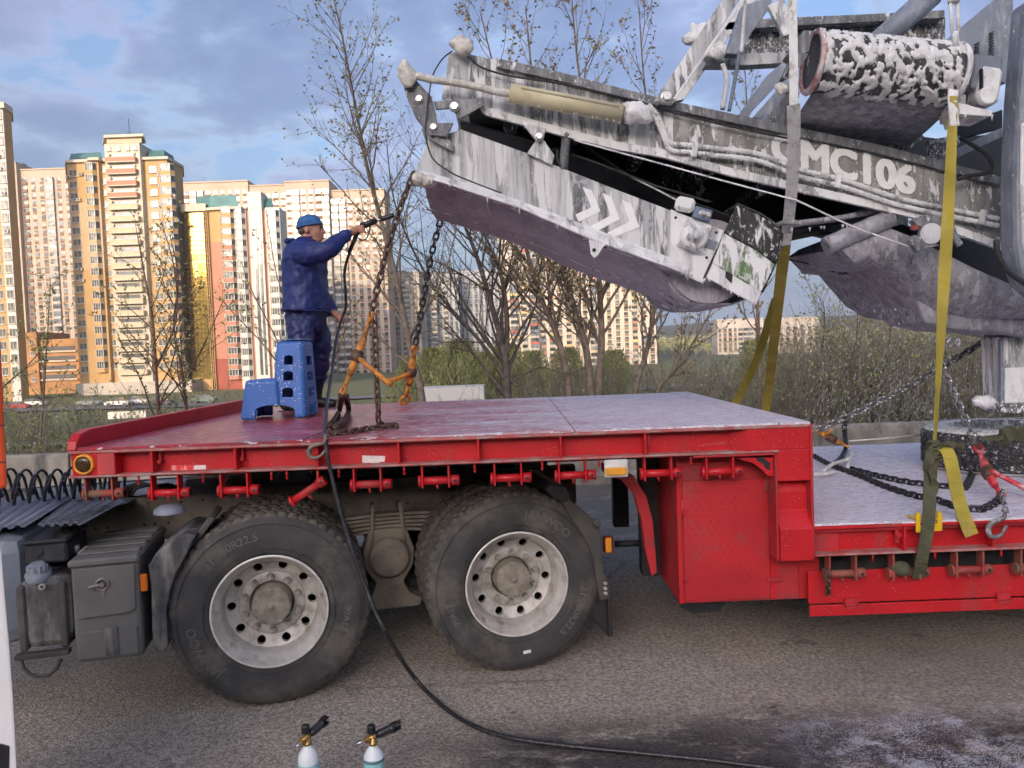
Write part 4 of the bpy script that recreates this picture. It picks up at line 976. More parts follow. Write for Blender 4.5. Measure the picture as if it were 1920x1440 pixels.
for dx in (.035, w_-.045): MB(TX).bb(a.x+dx-.018, a.x+dx+.018, -.024, .5, z0-.004, z1-.03, bev=.008).build('strap_band', CHAD, tank)
c = TL(79, 1100, -.03); MB(TX).lathe([(.016, 0), (.016, -.008), (.009, -.008), (.009, -.002)], c, (0, 1, 0), 14).build('drain_ring', RIM, tank)
mb = MB(TX); mb.beam(TL(30, 1232, -.03), TL(132, 1220, -.03), .05, .026, bev=.004); mb.build('tank_cradle', CHAD, TK)
pts = [TL(x, y, .0) for x, y in ((40, 1238), (44, 1252), (56, 1264), (72, 1269), (92, 1266), (106, 1254), (115, 1236))]; MB(TX).tube(pts, .009, 8).build('hanging_loop', CHAD, TK)
a, b = TL(52, 1018, .12), TL(132, 1014, .12); mb = MB(TX); mb.bb(a.x, b.x, .06, .40, TL(90, 1052, .12).z, a.z, bev=.012); mb.bb(a.x-.006, b.x+.006, .05, .41, a.z, a.z+.02, bev=.008); mb.cyl(TL(70, 1034, .055), TL(70, 1034, .045), .022, 14); mb.build('valve_canister', BLK, TK)
MB(TX).cyl(TL(142, 1022, .2), TL(142, 1034, .2), .018, 10).build('brass_fitting', RIM, TK)
# fuel tank at the picture edge
b = TL(47, 1100, .05); mb = MB(TX); mb.bb(b.x-1.2, b.x, .05, .65, TL(20, 1215, .05).z, TL(20, 1006, .05).z); mb.build('fuel_tank', BLUEGR, TK, bevel=.09)

# mudguards
def guard(out_, inn_, ly0, ly1, mat, name):
    mb = MB(TX); pts = [TL(px, py, ly0) for px, py in out_+inn_]; mb.prism(pts, (0, ly1-ly0, 0)); return mb.build(name, mat, TK, bevel=.012)
guard([(345, 1000), (318, 1016), (290, 1040), (277, 1062), (283, 1110), (284, 1170), (287, 1220)], [(308, 1225), (314, 1212), (311, 1150), (318, 1110), (330, 1075), (350, 1040), (368, 1004)], -.01, .45, FADED, 'front_mudguard')
guard([(375, 990), (392, 968), (404, 972), (352, 1044), (330, 1090), (322, 1120)], [(318, 1110), (326, 1080), (348, 1035)], .08, .40, CHAD, 'guard_brace')
guard([(1038, 908), (1062, 912), (1072, 930), (1066, 945), (1040, 938), (1020, 918)], [], .05, .70, BLK, 'guard_top')
guard([(1055, 945), (1068, 936), (1100, 962), (1124, 982), (1128, 1010), (1132, 1070), (1145, 1100), (1146, 1122), (1127, 1128)], [(1122, 1108), (1112, 1050), (1090, 1005), (1072, 975)], .0, .14, CHAD, 'rear_mudguard')
guard([(1040, 930), (1075, 960), (1100, 1010), (1116, 1070), (1124, 1128)], [(1112, 1130), (1104, 1070), (1088, 1015), (1064, 968), (1036, 945)], .08, .62, BLK, 'rear_guard_liner')
guard([(1124, 1116), (1142, 1128), (1144, 1198), (1096, 1140), (1100, 1120)], [], .06, .085, BLK, 'mud_flap')
guard([(1140, 1128), (1146, 1128), (1150, 1195), (1142, 1195)], [], .03, .09, BLK, 'flap_edge')
mb = MB(TX); a = TL(1118, 981, -.01); mb.lathe([(.024, 0), (.024, -.012), (.014, -.014), (.0005, -.010)], a, (0, 1, 0), 18); mb.build('guard_bolt', CHAD, TK)
mb = MB(TX); a = TL(1140, 1020, .04); mb.box(a, (.055, .05, .10), None, 0, .008); lp = mb.build('rear_side_lamp', paint('dark_red_lamp', (.20, .03, .02), .4), TK)
MB(TX).box(a+Vector((-.006, -.027, 0)), (.036, .012, .088), None, 0, .004).build('lens', AMBER, lp)
mb = MB(TX); a = TL(1133, 1102, -.012)
for dz in (.03, 0, -.03): mb.cyl(a+Vector((0, 0, dz)), a+Vector((.004, -.02, dz)), .010, 8)
mb.build('flap_clamp', RIM, TK)

# cab edge, coiled lines
cab = [(-90, 560), (-4, 612), (2, 640), (6, 720), (9, 800), (13, 868), (15, 915), (-90, 935)]
mb = MB(TX); k_ = len(cab); fr_ = [TL(px, py, .15) for px, py in cab]; bk_ = [TL(px-24, py+2, .55) for px, py in cab]
mb._add(fr_+bk_, [list(range(k_)), list(range(k_, 2*k_))[::-1]]+[(i, (i+1) % k_, k_+(i+1) % k_, k_+i) for i in range(k_)]); mb.build('cab_fairing', paint('orange_red_cab', (0.62, 0.075, 0.02), 0.35, vs=2), TK, bevel=.02)
mb = MB(TX); mb.beam(TL(-60, 800, .147), TL(8, 797, .147), .004, .006); mb.beam(TL(-60, 870, .147), TL(12, 866, .147), .004, .006); mb.build('panel_gap', BLK, TK)
def coil(p0, p1, r, turns, sag, name):
    mb = MB(TX); pts = []; n = turns*18; d = (p1-p0); a, b = basis(d)
    for i in range(n+1):
        t = i/n; c = p0.lerp(p1, t)-Vector((0, 0, sag*math.sin(math.pi*t))); an = 2*math.pi*turns*t; rr = r*(1+.12*math.sin(t*9))
        pts.append(c+a*math.cos(an)*rr+b*math.sin(an)*rr)
    mb.tube(pts, .0085, 8); mb.build(name, BLK, TK)
coil(TL(-60, 915, 1.0), TL(225, 898, 1.15), .092, 10, .03, 'coiled_hose'); coil(TL(-60, 945, .75), TL(190, 912, .95), .078, 9, .02, 'coiled_hose')
coil(TL(-80, 905, 1.3), TL(240, 890, 1.35), .085, 11, .02, 'coiled_hose')
mb = MB(TX)
for k in range(3): mb.tube([TL(x+k*7, y+k*2, .95) for x, y in ((225, 935), (240, 912), (262, 905), (290, 912), (318, 908))], .012, 8)
mb.build('air_line', BLK, TK)
mb = MB(TX); a, b = TL(335, 908, 1.0), TL(390, 930, 1.0); mb.bb(a.x, b.x+.1, 1.0, 1.5, b.z-.03, a.z+.02, bev=.04); mb.build('grey_cover', BLUEGR, TK)
# ================================================================ the folded conveyor machine under wash foam
def foam(name, base, cov, scale=9, streak=.28, rough=.5, metal=0.1, film=.5, fine=.3, foamc=(0.86, 0.86, 0.84), fbump=.7, off=(0, 0, 0)):
    q = Mat(name)
    c = q.mix(q.ramp(q.noise(5, 4, off=off), .3, .7), scl(base, .85), scl(base, 1.15))
    n1 = q.noise(scale, 7, .62, (1, 1, streak), off, .35); t = .73-.42*cov
    clot = q.ramp(n1, t, t+.07)
    n2 = q.noise(scale*2.6, 5, .6, (1, 1, .6), (7+off[0], 3, 1)); clot2 = q.mth('MULTIPLY', q.ramp(n2, t+.03, t+.09), fine*2)
    veil = q.mth('MULTIPLY', q.ramp(q.noise(scale*.8, 6, .65, (1, 1, streak*.5), (2, 9, 4)), t-.17, t+.12), film)
    allm = q.mth('MINIMUM', q.mth('MAXIMUM', q.mth('MAXIMUM', clot, clot2), veil), 1.0)
    pores = q.ramp(q.vor(140), .10, .22, .72, 1.0)
    fc = q.mix(pores, scl(foamc, .62), foamc)
    q.wire(q.mix(allm, c, fc), 'Base Color'); q.wire(q.mixf(allm, rough, .8), 'Roughness'); q.wire(q.mixf(allm, metal, 0.0), 'Metallic')
    q.bump(q.mth('ADD', allm, q.mth('MULTIPLY', q.noise(90, 4), .25)), fbump, .012); return q.m
GP = (0.115, 0.122, 0.128)
F_HEAVY = foam('grey_steel_heavy_foam', GP, .58, 15, .13, film=.85, foamc=(.74, .74, .73)); F_MID = foam('grey_steel_streaked_foam', GP, .56, 17, .13, film=.70); F_LIGHT = foam('grey_steel_spotted_foam', GP, .36, 18, .45, film=.35, fine=.4)
F_WHITE = foam('steel_white_foam', (0.27, 0.27, 0.28), .70, 12, .38, film=.9, fbump=.9); F_BLUE = foam('blue_grey_wet_steel', (0.23, 0.26, 0.31), .25, 22, .6, film=.35, fine=.5)
F_SPECK = foam('speckled_steel', (0.10, 0.10, 0.10), .52, 36, .8, film=.1, fine=.5); F_BELT = foam('lilac_wet_belt', (0.36, 0.335, 0.355), .42, 24, .4, film=.6, fine=.4, foamc=(.55, .51, .54))
F_UNDER = foam('foamed_dark_underside', (0.19, 0.185, 0.195), .55, 22, .5, film=.65, fine=.3, foamc=(.46, .45, .49), fbump=.35); F_DRUM = foam('foamed_drum', (0.035, 0.038, 0.035), .34, 14, .45, film=.12, fine=.4, fbump=1.0)
F_GREEN = foam('green_guard_foam', (0.10, 0.20, 0.045), .64, 13, .3, film=.2); F_BLACK = foam('black_rubber_foam', (0.018, 0.018, 0.018), .44, 15, .35, film=.05, fine=.5)
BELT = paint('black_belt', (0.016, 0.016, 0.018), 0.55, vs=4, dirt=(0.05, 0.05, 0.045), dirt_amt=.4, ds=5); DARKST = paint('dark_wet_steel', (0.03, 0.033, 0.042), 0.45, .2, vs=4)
CREAMT = paint('cream_sleeve', (0.62, 0.56, 0.36), 0.5, vs=6, var=.08, dirt=(0.42, 0.36, 0.22), dirt_amt=.4, ds=6); WRAP = paint('foamy_wrapping', (0.66, 0.63, 0.56), 0.75, vs=30, var=.2, dirt=(0.34, 0.29, 0.22), dirt_amt=.5, ds=22, bump=.8, bs=50)
CHROME = paint('wet_steel_bolt', (0.62, 0.62, 0.60), 0.3, .6, vs=30); TEXTW = paint('white_lettering', (0.92, 0.92, 0.90), 0.6, vs=20, var=.05); REDP = paint('red_painted_rim', (0.42, 0.07, 0.06), 0.5, vs=20, dirt=(.75, .7, .68), dirt_amt=1.0, ds=9)
MC = thing('mobile_conveyor_machine', (3.9, 5.3, .874), 'grey mobile conveyor machine covered in white wash foam above the trailer', 'machine')
MY0, MY1 = 4.70, 5.90
def pf(pts, Y, th, name, mat, parent=None, bevel=.004, shift=(0, 0, 0)):
    mb = MB(); mb.prism([P(a, b, Y)+Vector(shift) for a, b in pts], (0, th, 0)); return mb.build(name, mat, parent or MC, bevel=bevel)
def bolt(px, py, Y, r=.018, parent=None):
    c = P(px, py, Y); mb = MB(); mb.lathe([(r*1.5, .006), (r*1.5, -.002), (r, -.004)], c, (0, 1, 0), 16); mb.cyl(c, c+Vector((0, -.022, 0)), r, 6, smooth=False); return mb.build('bolt', CHROME, parent or MC)

# --- folded head section: side plates, pan, lip
side = [(782, 315), (801, 267), (804, 252), (836, 252), (863, 242), (985, 286), (1034, 307), (1160, 357), (1277, 402), (1358, 433), (1345, 462), (1314, 529), (1293, 519), (1277, 492), (1160, 448), (1105, 426), (910, 354), (787, 324)]
pf(side, MY0, .012, 'head_side_plate', F_HEAVY)
mb = MB(); mb.prism([P(a, b, MY0)+Vector((0, MY1-MY0, 0)) for a, b in side], (0, .012, 0)); mb.build('far_side_plate', F_MID, MC)
mb = MB(); lip_t = [(784, 318), (910, 352), (1105, 424), (1160, 446), (1277, 490), (1296, 500)]; lip_b = [(1290, 516), (1277, 510), (1160, 467), (1105, 447), (975, 390), (832, 343), (788, 332)]
k = len(lip_t); fr = [P(a, b, MY0-.005) for a, b in lip_t]+[P(a, b, MY0-.055) for a, b in lip_b]; mb.prism(fr, (0, .05, 0)); lip = mb.build('lower_lip', F_WHITE, MC, bevel=.006)
st = [(792, 331), (832, 342), (910, 366), (975, 389), (1105, 446), (1160, 466), (1230, 490), (1285, 512)]
mb = MB(); cs = [(0, .02), (.10, -.005), (.18, -.075), (.42, -.12), (.78, -.12), (1.02, -.075), (1.10, -.005), (1.2, .02)]; vs = []
for a, b in st:
    p = P(a, b, MY0)
    for y, z in cs: vs.append(p+Vector((0, y, z)))
n = len(cs); mb._add(vs, [(i*n+j, (i+1)*n+j, (i+1)*n+j+1, i*n+j+1) for i in range(len(st)-1) for j in range(n-1)], 0, True)
vs2 = [v+Vector((0, 0, .012)) for v in vs]; mb._add(vs2, [(i*n+j, i*n+j+1, (i+1)*n+j+1, (i+1)*n+j) for i in range(len(st)-1) for j in range(n-1)], 0, True); mb.build('belt_pan', F_BELT, MC)
for y, z in ((.10, -.004), (.42, -.119), (.78, -.119)): MB().tube(smooth_path([P(a, b, MY0)+Vector((0, y, z)) for a, b in st], 3), .006, 6).build('pan_seam', F_MID, MC)
mb = MB(); mb.prism([P(a, b, MY0-.03)+Vector((0, MY1-MY0+.04, 0)) for a, b in lip_t+lip_b], (0, .03, 0)); mb.build('far_lower_lip', F_MID, MC)
# lifting lug on the lip
pf([(1104, 448), (1108, 476), (1114, 484), (1121, 480), (1132, 462), (1138, 458)], MY0-.05, .02, 'lifting_lug', F_WHITE); c = P(1114, 469, MY0-.052); MB().cyl(c, c+Vector((0, .003, 0)), .012, 14).build('lug_hole', BELT, MC)
# tip wrapped shackle points
for (px, py, Y) in ((783, 336, 4.68), (829, 402, 5.9)):
    mb = MB(); c = P(px, py, Y); mb.ball(c, (.055, .05, .045), 12); mb.ball(c+Vector((.06, .01, -.012)), (.06, .045, .04), 12); mb.build('wrapped_shackle', WRAP, MC)
# end plate, bearing, tensioner
pf([(1258, 392), (1277, 400), (1358, 432), (1346, 462), (1314, 530), (1293, 520), (1256, 500)], MY0-.014, .014, 'bearing_plate', F_WHITE)
Rb = Matrix.Rotation(R(22), 4, 'Y')
c = P(1300, 444, MY0-.03); mb = MB(); mb.box(c, (.165, .03, .165), Rb, 0, .012); bh = mb.build('bearing_flange', F_WHITE, MC)
mb = MB(); mb.lathe([(.085, 0), (.085, -.02), (.07, -.045), (.055, -.05), (.05, -.05), (.045, -.065), (.028, -.07), (.025, -.085), (.0005, -.085)], c+Vector((0, -.012, 0)), (0, 1, 0), 28); mb.build('bearing_cap', F_WHITE, bh)
for sx in (-1, 1):
    for sz in (-1, 1): o_ = Rb.to_3x3() @ Vector((sx*.063, 0, sz*.063)); q_ = c+o_+Vector((0, -.015, 0)); MB().cyl(q_, q_+Vector((0, -.02, 0)), .014, 6, smooth=False).build('bolt', CHROME, bh)
c = P(1284, 384, MY0-.03); MB().box(c, (.115, .07, .085), Matrix.Rotation(R(14), 4, 'Y'), 0, .018).build('tensioner_block', F_WHITE, MC)
c = P(1316, 402, MY0-.02); MB().box(c, (.11, .05, .07), Matrix.Rotation(R(18), 4, 'Y'), 0, .006).build('tensioner_bracket', paint('blue_grey_paint', (0.17, 0.23, 0.32), .35), MC); bolt(1317, 400, MY0-.05, .014); bolt(1327, 403, MY0-.05, .014)
for px, py in ((1267, 408), (1343, 436), (1325, 483)): c = P(px, py, MY0-.016); MB().cyl(c, c+Vector((0, .003, 0)), .009, 12).build('plate_hole', BELT, MC)
pf([(1326, 447), (1347, 454), (1341, 470), (1321, 464)], MY0-.018, .004, 'square_opening', BLUEGR)
# tail guard: curved drum housing
c0 = P(1345, 478, MY0); ax = Vector((0, 1, 0))
gpts = [(1358, 436), (1382, 384), (1420, 400), (1450, 418), (1466, 440), (1462, 465), (1451, 497), (1427, 547), (1390, 522), (1345, 498), (1336, 492)]
pf([(1358, 437), (1420, 470), (1454, 496), (1428, 547), (1390, 524), (1336, 494)], MY0-.02, .02, 'tail_guard_cover', F_GREEN, bevel=.008)
pf([(1360, 436), (1382, 384), (1422, 402), (1452, 420), (1466, 440), (1455, 494), (1420, 469)], MY0+.01, .03, 'rubber_skirt', F_BLACK)
pf([(1336, 494), (1428, 547), (1418, 572), (1325, 520)], MY0-.012, .02, 'tail_strip', F_WHITE); pf([(1361, 504), (1375, 510), (1372, 532), (1360, 520)], MY0-.015, .004, 'tail_slot', BELT)
mb = MB(); prof = [(1382, 384), (1425, 402), (1452, 420), (1466, 440), (1462, 465), (1451, 497), (1428, 547)]; mb.sheet([P(a, b, MY0+.03) for a, b in prof], (0, 1.1, 0), .012, smooth=True); mb.build('guard_shell', F_DRUM, MC)
# tail drum and belt underside
mb = MB(); c = P(1330, 490, MY0+.1); mb.cyl(c, c+Vector((0, 1.0, 0)), .26, 40); mb.build('tail_drum', F_BELT, MC)
mb = MB()
for k in range(5): y = .08+k*.23; mb.tube([c+Vector((.262*math.cos(t), y, .262*math.sin(t))) for t in [R(-170+10*i) for i in range(19)]], .009, 5)
mb.build('drum_hoops', F_MID, MC)
mb = MB(); mb.sheet([P(a, b, MY0+.12) for a, b in ((1090, 452), (1180, 482), (1240, 510), (1290, 548), (1330, 570), (1375, 572), (1412, 556), (1430, 530))], (0, .96, 0), .01, smooth=True); mb.build('return_belt', F_BELT, MC)
# chevrons
for pts in ([(1092, 350), (1110, 357), (1126, 396), (1085, 416), (1079, 402), (1109, 389)], [(1130, 362), (1146, 368), (1162, 411), (1110, 438), (1105, 425), (1145, 404)], [(1166, 375), (1183, 382), (1199, 426), (1146, 446), (1139, 436), (1180, 416)]):
    pf(pts, MY0-.003, .002, 'chevron', TEXTW, bevel=0)

# --- boom with lettering
b_top = [(842, 100), (858, 97), (931, 112), (1045, 137), (1160, 167), (1264, 193), (1472, 237), (1640, 272), (1824, 320), (1878, 334)]
b_bot = [(1878, 467), (1709, 405), (1640, 389), (1498, 357), (1368, 327), (1240, 292), (1160, 279), (1072, 257), (980, 232), (910, 213), (899, 202), (828, 186)]
pf(b_top+b_bot, MY0+.02, .015, 'boom_side_plate', F_MID)
mb = MB(); mb.prism([P(a, b, MY0+.02)+Vector((0, 1.1, 0)) for a, b in b_top+b_bot], (0, .015, 0)); mb.build('far_boom_plate', F_LIGHT, MC)
def strip(line, w0, w1, Y, th, name, mat, dy=0.0):
    mb = MB(); up = [P(a, b+w0, Y) for a, b in line]; lo = [P(a, b+w1, Y+dy) for a, b in line]; k = len(line)
    for i in range(k-1): mb.prism([up[i], up[i+1], lo[i+1], lo[i]], (0, th, 0))
    return mb.build(name, mat, MC)
strip(b_top[2:], -3, 13, MY0-.02, .04, 'boom_top_flange', F_LIGHT); strip(b_bot[::-1][2:], -13, 2, MY0-.01, .03, 'boom_bottom_flange', F_WHITE)
strip([(905, 190), (980, 208), (1072, 232), (1160, 254), (1240, 270)], -20, 24, MY0+.012, .01, 'boom_lower_web', F_MID)
def pipe(pts, Y, r, name, mat, n=8, parent=None):
    Ys = Y if isinstance(Y, (list, tuple)) else [Y]*len(pts)
    mb = MB(); ctrl = [P(a, b, y) for (a, b), y in zip(pts, Ys)]; mb.tube(smooth_path(ctrl, 5), r, n); return mb.build(name, mat, parent or MC)
pipe([(862, 92), (880, 108), (900, 125), (945, 140), (1000, 149), (1060, 158), (1140, 176), (1207, 192)], MY0-.03, .006, 'cable', BLK)
pipe([(848, 96), (830, 110), (812, 140), (804, 180), (800, 215), (798, 250), (810, 295), (840, 320), (870, 335), (940, 362)], MY0-.09, .0045, 'cable', BLK)
pipe([(1240, 205), (1330, 228), (1420, 248), (1480, 260)], MY0-.026, .006, 'cable', BLK)
ctrl = [P(a, b, MY0-.03) for a, b in ((1215, 196), (1232, 215), (1246, 248), (1258, 268), (1290, 272), (1340, 278), (1420, 288), (1500, 318), (1580, 337), (1680, 370), (1780, 392), (1872, 410))]
for k, off in enumerate((0, .042)):
    path = smooth_path([p-Vector((0, 0, off)) for p in ctrl], 14)
    mb = MB(); mb.tube(path, [.013+.0035*(i % 2) for i in range(len(path))], 8, smooth=False); mb.build('corrugated_conduit', F_WHITE, MC)
for px, py in ((1303, 276), (1572, 333), (1842, 402)): c = P(px, py+5, MY0-.045); MB().box(c, (.035, .02, .09), Matrix.Rotation(R(12), 4, 'Y'), 0, .005).build('conduit_clamp', F_WHITE, MC)
F_BOOM = foam('olive_grey_boom', (0.21, 0.205, 0.185), .44, 15, .35, film=.35, fine=.4)
pf([(1262, 206), (1472, 250), (1640, 286), (1824, 334), (1876, 348), (1876, 452), (1709, 394), (1498, 346), (1262, 287)], MY0+.0155, .004, 'boom_cover_plate', F_BOOM, bevel=0)
# lettering on the boom
V, Fc = text_verts('GMC106', .235, .001, 0.0)
mb = MB(); mb._add(V, Fc); w0 = min(v.x for v in V); w1 = max(v.x for v in V); pa, pb = P(1450, 300, MY0+.010), P(1713, 364, MY0+.010)
mb = MB()
for k, (ox, oz) in enumerate(((0, 0), (-.012, .004), (.012, -.004), (-.006, .010), (.006, -.010), (-.012, -.006), (.012, .006))): mb._add([pa.lerp(pb, (v.x-w0)/(w1-w0))+Vector((ox, -v.z-.0006*k, v.y+oz)) for v in V], Fc)
mb.build('lettering', TEXTW, MC)
# sleeve, rod, wraps and hinge brackets
mb = MB(); a, b = P(956, 174, 4.60), P(1166, 214, 4.60); mb.cyl(a, b, .054, 24); sl_ = mb.build('cylinder_sleeve', CREAMT, MC)
mb = MB(); mb.beam(a.lerp(b, .1)+Vector((0, -.045, .022)), a.lerp(b, .97)+Vector((0, -.045, .022)), .02, .012, bev=.004); mb.build('sleeve_slit', paint('dark_sleeve_cream', (.36, .32, .2), .6), sl_)  # darker cream bar marks the slit along the sleeve
mb = MB(); pts = [P(x, y, 4.60) for x, y in ((780, 141), (800, 147), (830, 152), (860, 156), (900, 164), (930, 172), (955, 175))]; mb.tube(smooth_path(pts, 4), [.020+.008*abs(mnoise.noise(Vector((i*.7, 0, 0)))) for i in range(25)], 10); mb.build('wrapped_rod', WRAP, MC)
def lump(px, py, Y, rx, rz, name, mat, rot=0, seed=0):
    mb = MB(); c = P(px, py, Y); mb.ball((0, 0, 0), (rx, rx*.6, rz), 24); Rm = Matrix.Rotation(rot, 3, 'Y')
    mb.v = [c+Rm @ (v*(1+.45*mnoise.noise(v*16+Vector((seed, 0, 0)))+.30*mnoise.noise(v*42+Vector((0, seed, 0))))) for v in mb.v]; return mb.build(name, mat, MC)
lump(1193, 212, 4.60, .105, .065, 'plastic_wrap', F_WHITE, R(10), 3); lump(762, 140, 4.60, .052, .072, 'wrapped_pin', WRAP, R(-30), 5); lump(866, 84, 4.66, .065, .055, 'wrapped_pin', WRAP, R(35), 8)
hp = [(750, 143), (757, 128), (776, 138), (782, 152), (809, 181), (815, 205), (820, 230), (850, 230), (838, 256), (804, 252), (780, 222), (766, 192)]
pf(hp, 4.63, .025, 'hinge_arm', F_LIGHT); mb = MB(); mb.prism([P(a, b, 4.63)+Vector((0, 1.1, 0)) for a, b in hp], (0, .025, 0)); mb.build('far_hinge_arm', F_LIGHT, MC); bolt(786, 186, 4.625); bolt(813, 239, 4.625); bolt(852, 200, 4.62, .022)
pf([(812, 190), (904, 183), (907, 197), (885, 210), (861, 224), (847, 203), (817, 205)], 4.635, .02, 'hinge_link', F_LIGHT); pf([(820, 236), (836, 254), (853, 275), (851, 285), (806, 262), (806, 252)], 4.66, .02, 'hinge_link', F_LIGHT)
pf([(980, 231), (1024, 240), (1020, 256), (1014, 264), (1006, 264)], 4.66, .03, 'fold_lug', F_MID); pf([(1004, 264), (1020, 262), (1040, 292), (1035, 309), (988, 287)], 4.665, .025, 'fold_lug', F_MID); bolt(1011, 256, 4.645, .02)
mb = MB(); a, b = P(1062, 255, 4.72), P(1056, 318, 4.72); mb.cyl(a, b, .028, 14); mb.ball(a, .035, 12); mb.build('idler_bracket', F_LIGHT, MC)
pipe([(1045, 282), (1045, 300), (1055, 317)], 4.70, .005, 'cable', BLK)
# belts and dark interior
mb = MB(); mb.sheet([P(a, b, 4.86) for a, b in ((1075, 262), (1110, 285), (1170, 325), (1240, 362), (1330, 392), (1400, 420), (1480, 432), (1560, 418), (1640, 402))], (0, .9, 0), .012, smooth=True); mb.build('sagging_belt', BELT, MC)
mb = MB(); mb.sheet([P(a, b, 4.84) for a, b in ((862, 228), (980, 262), (1100, 300), (1230, 350), (1330, 380))], (0, .92, 0), .012); mb.build('conveyor_belt', BELT, MC)
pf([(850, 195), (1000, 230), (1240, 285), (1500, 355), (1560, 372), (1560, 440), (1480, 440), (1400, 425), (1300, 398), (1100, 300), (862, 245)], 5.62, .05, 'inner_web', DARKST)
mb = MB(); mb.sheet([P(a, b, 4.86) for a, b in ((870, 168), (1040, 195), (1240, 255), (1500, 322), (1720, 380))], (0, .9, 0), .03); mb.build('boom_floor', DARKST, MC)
for t in (.12, .3, .5, .7, .88):
    a = P(880+t*640, 212+t*150, 4.80); mb = MB(); mb.cyl(a, a+Vector((0, 1.0, 0)), .045, 14); mb.build('idler_roller', F_BLACK, MC)
mb = MB(); mb.tube(smooth_path([P(a, b, 4.85) for a, b in ((1180, 330), (1230, 355), (1270, 376))], 4), .006, 6); mb.build('belt_edge', F_WHITE, MC)
pf([(1240, 300), (1300, 316), (1340, 380), (1240, 345)], 5.3, .02, 'inner_gusset', F_BLACK)
pipe([(1076, 262), (1110, 272), (1250, 310), (1360, 340), (1472, 370), (1503, 380), (1600, 425), (1712, 465)], 4.645, .0055, 'stop_wire', F_WHITE, 6)

# --- masts and struts
pf([(1227, 190), (1236, 176), (1358, -6), (1388, -6), (1270, 182), (1262, 194)], 4.62, .06, 'strut', F_MID); bolt(1250, 181, 4.615, .026)
pf([(1262, 185), (1268, 186), (1400, -6), (1392, -6)], 4.56, .02, 'strut_flange', F_WHITE)
pf([(1264, 190), (1282, 187), (1420, -6), (1392, -6)], 5.5, .05, 'far_strut', F_WHITE)
pf([(1322, 104), (1350, 100), (1472, 98), (1470, 118), (1400, 122), (1322, 122)], 5.4, .10, 'cross_beam', F_WHITE); lump(1312, 66, 5.3, .09, .09, 'far_pivot', F_WHITE, 0, 2); lump(1345, 100, 5.35, .10, .06, 'far_pivot', F_WHITE, 0, 4)
pf([(1362, 100), (1392, 10), (1452, -8), (1440, 20), (1410, 60), (1388, 102)], 5.2, .08, 'frame_plate', F_BLUE); pf([(1470, -4), (1490, 60), (1470, 68), (1440, 10)], 5.1, .04, 'frame_plate', F_WHITE)
pf([(1392, 36), (1771, 20), (1773, 32), (1772, 118), (1398, 104)], 5.6, .06, 'rear_panel', F_SPECK); strip([(1360, 44), (1480, 36), (1771, 21)], -2, 12, 5.5, .12, 'rear_panel_lip', F_LIGHT)
for pts, mt in (([(1385, 216), (1400, 220), (1482, 132), (1478, 108), (1440, 140)], F_BLUE), ([(1412, 220), (1430, 226), (1500, 160), (1490, 132)], F_BLUE), ([(1432, 228), (1482, 238), (1500, 175), (1492, 150)], F_LIGHT)): pf(pts, 4.95, .05, 'inclined_beam', mt)
pipe([(1355, 120), (1362, 150), (1355, 205)], 5.3, .018, 'foamed_hose', F_WHITE); pipe([(1387, 95), (1378, 150), (1367, 208)], 4.9, .012, 'foamed_hose', F_BLUE); pipe([(1398, -5), (1394, 50), (1390, 100)], 4.6, .010, 'foamed_hose', F_WHITE)
a, b = P(1636, 88, 4.62), P(1748, -10, 4.62); MB().cyl(a, b, .066, 24).build('strut_tube', F_BLUE, MC)
# cross conveyor drum with its belt
dl, dr = P(1524, 117, 4.38), P(1786, 142, 4.38); dv = (dr-dl).normalized(); dr_ = .165
mb = MB(); mb.tube([dl.lerp(dr, t/24) for t in range(25)], dr_, 44); o = mb.build('head_drum', F_DRUM, MC)
mb = MB(); NA, NL = 120, 110; vs = []; u0 = Vector((0, -1, 0)); 
for i in range(NL+1):
    c = dl.lerp(dr, i/NL)
    for j in range(NA+1):
        an = R(-62+300*j/NA); d_ = Vector((0, -math.sin(an), math.cos(an))); q_ = Vector((i/NL*.82, an*.165*.75, 0))
        f_ = .60+.62*mnoise.noise(q_*22)+.38*mnoise.noise(q_*47+Vector((5, 1, 2)))+.2*mnoise.noise(q_*95)
        top = sstep(R(150), R(215), an)*.5+sstep(R(-20), R(-62), an)*.4
        h_ = -.006+.019*sstep(.34, .80, f_-top*.2)
        vs.append(c+d_*(dr_+h_-.010*(1-sstep(.30, .42, f_-top*.2))))
mb._add(vs, [(i*(NA+1)+j, (i+1)*(NA+1)+j, (i+1)*(NA+1)+j+1, i*(NA+1)+j+1) for i in range(NL) for j in range(NA)], 0, True)
tag(mb.build('foam_clumps', paint('clotted_foam', (.78, .78, .76), .8, vs=30, var=.06, bump=.4, bs=90), o), kind='stuff')
for q_, nm in ((dl, 'drum_rim'), (dr, 'drum_rim')):
    mb = MB(); mb.lathe([(dr_+.006, -.014), (dr_+.014, 0), (dr_+.006, .014), (dr_-.02, .016), (dr_-.02, -.016)], q_, dv, 44, closed=True); mb.build(nm, REDP if q_ is dl else F_WHITE, MC)
mb = MB(); q0 = dl+Vector((0, 0, -dr_+.01)); ext = dr-dl; prof = [q0+Vector((0, .0, -.004)), q0+Vector((0, .25, -.06)), q0+Vector((0, .6, -.12)), q0+Vector((0, 1.0, -.20))]
mb.sheet(prof, ext, .012, smooth=True); mb.build('cross_belt', F_UNDER, MC)
mb = MB(); q0 = dl+Vector((.03, .95, -dr_-.22)); mb.prism([q0, q0+Vector((0, .05, 0)), q0+Vector((0, .05, .14)), q0+Vector((0, 0, .14))], ext*1.02); mb.build('belt_scraper', BELT, MC)
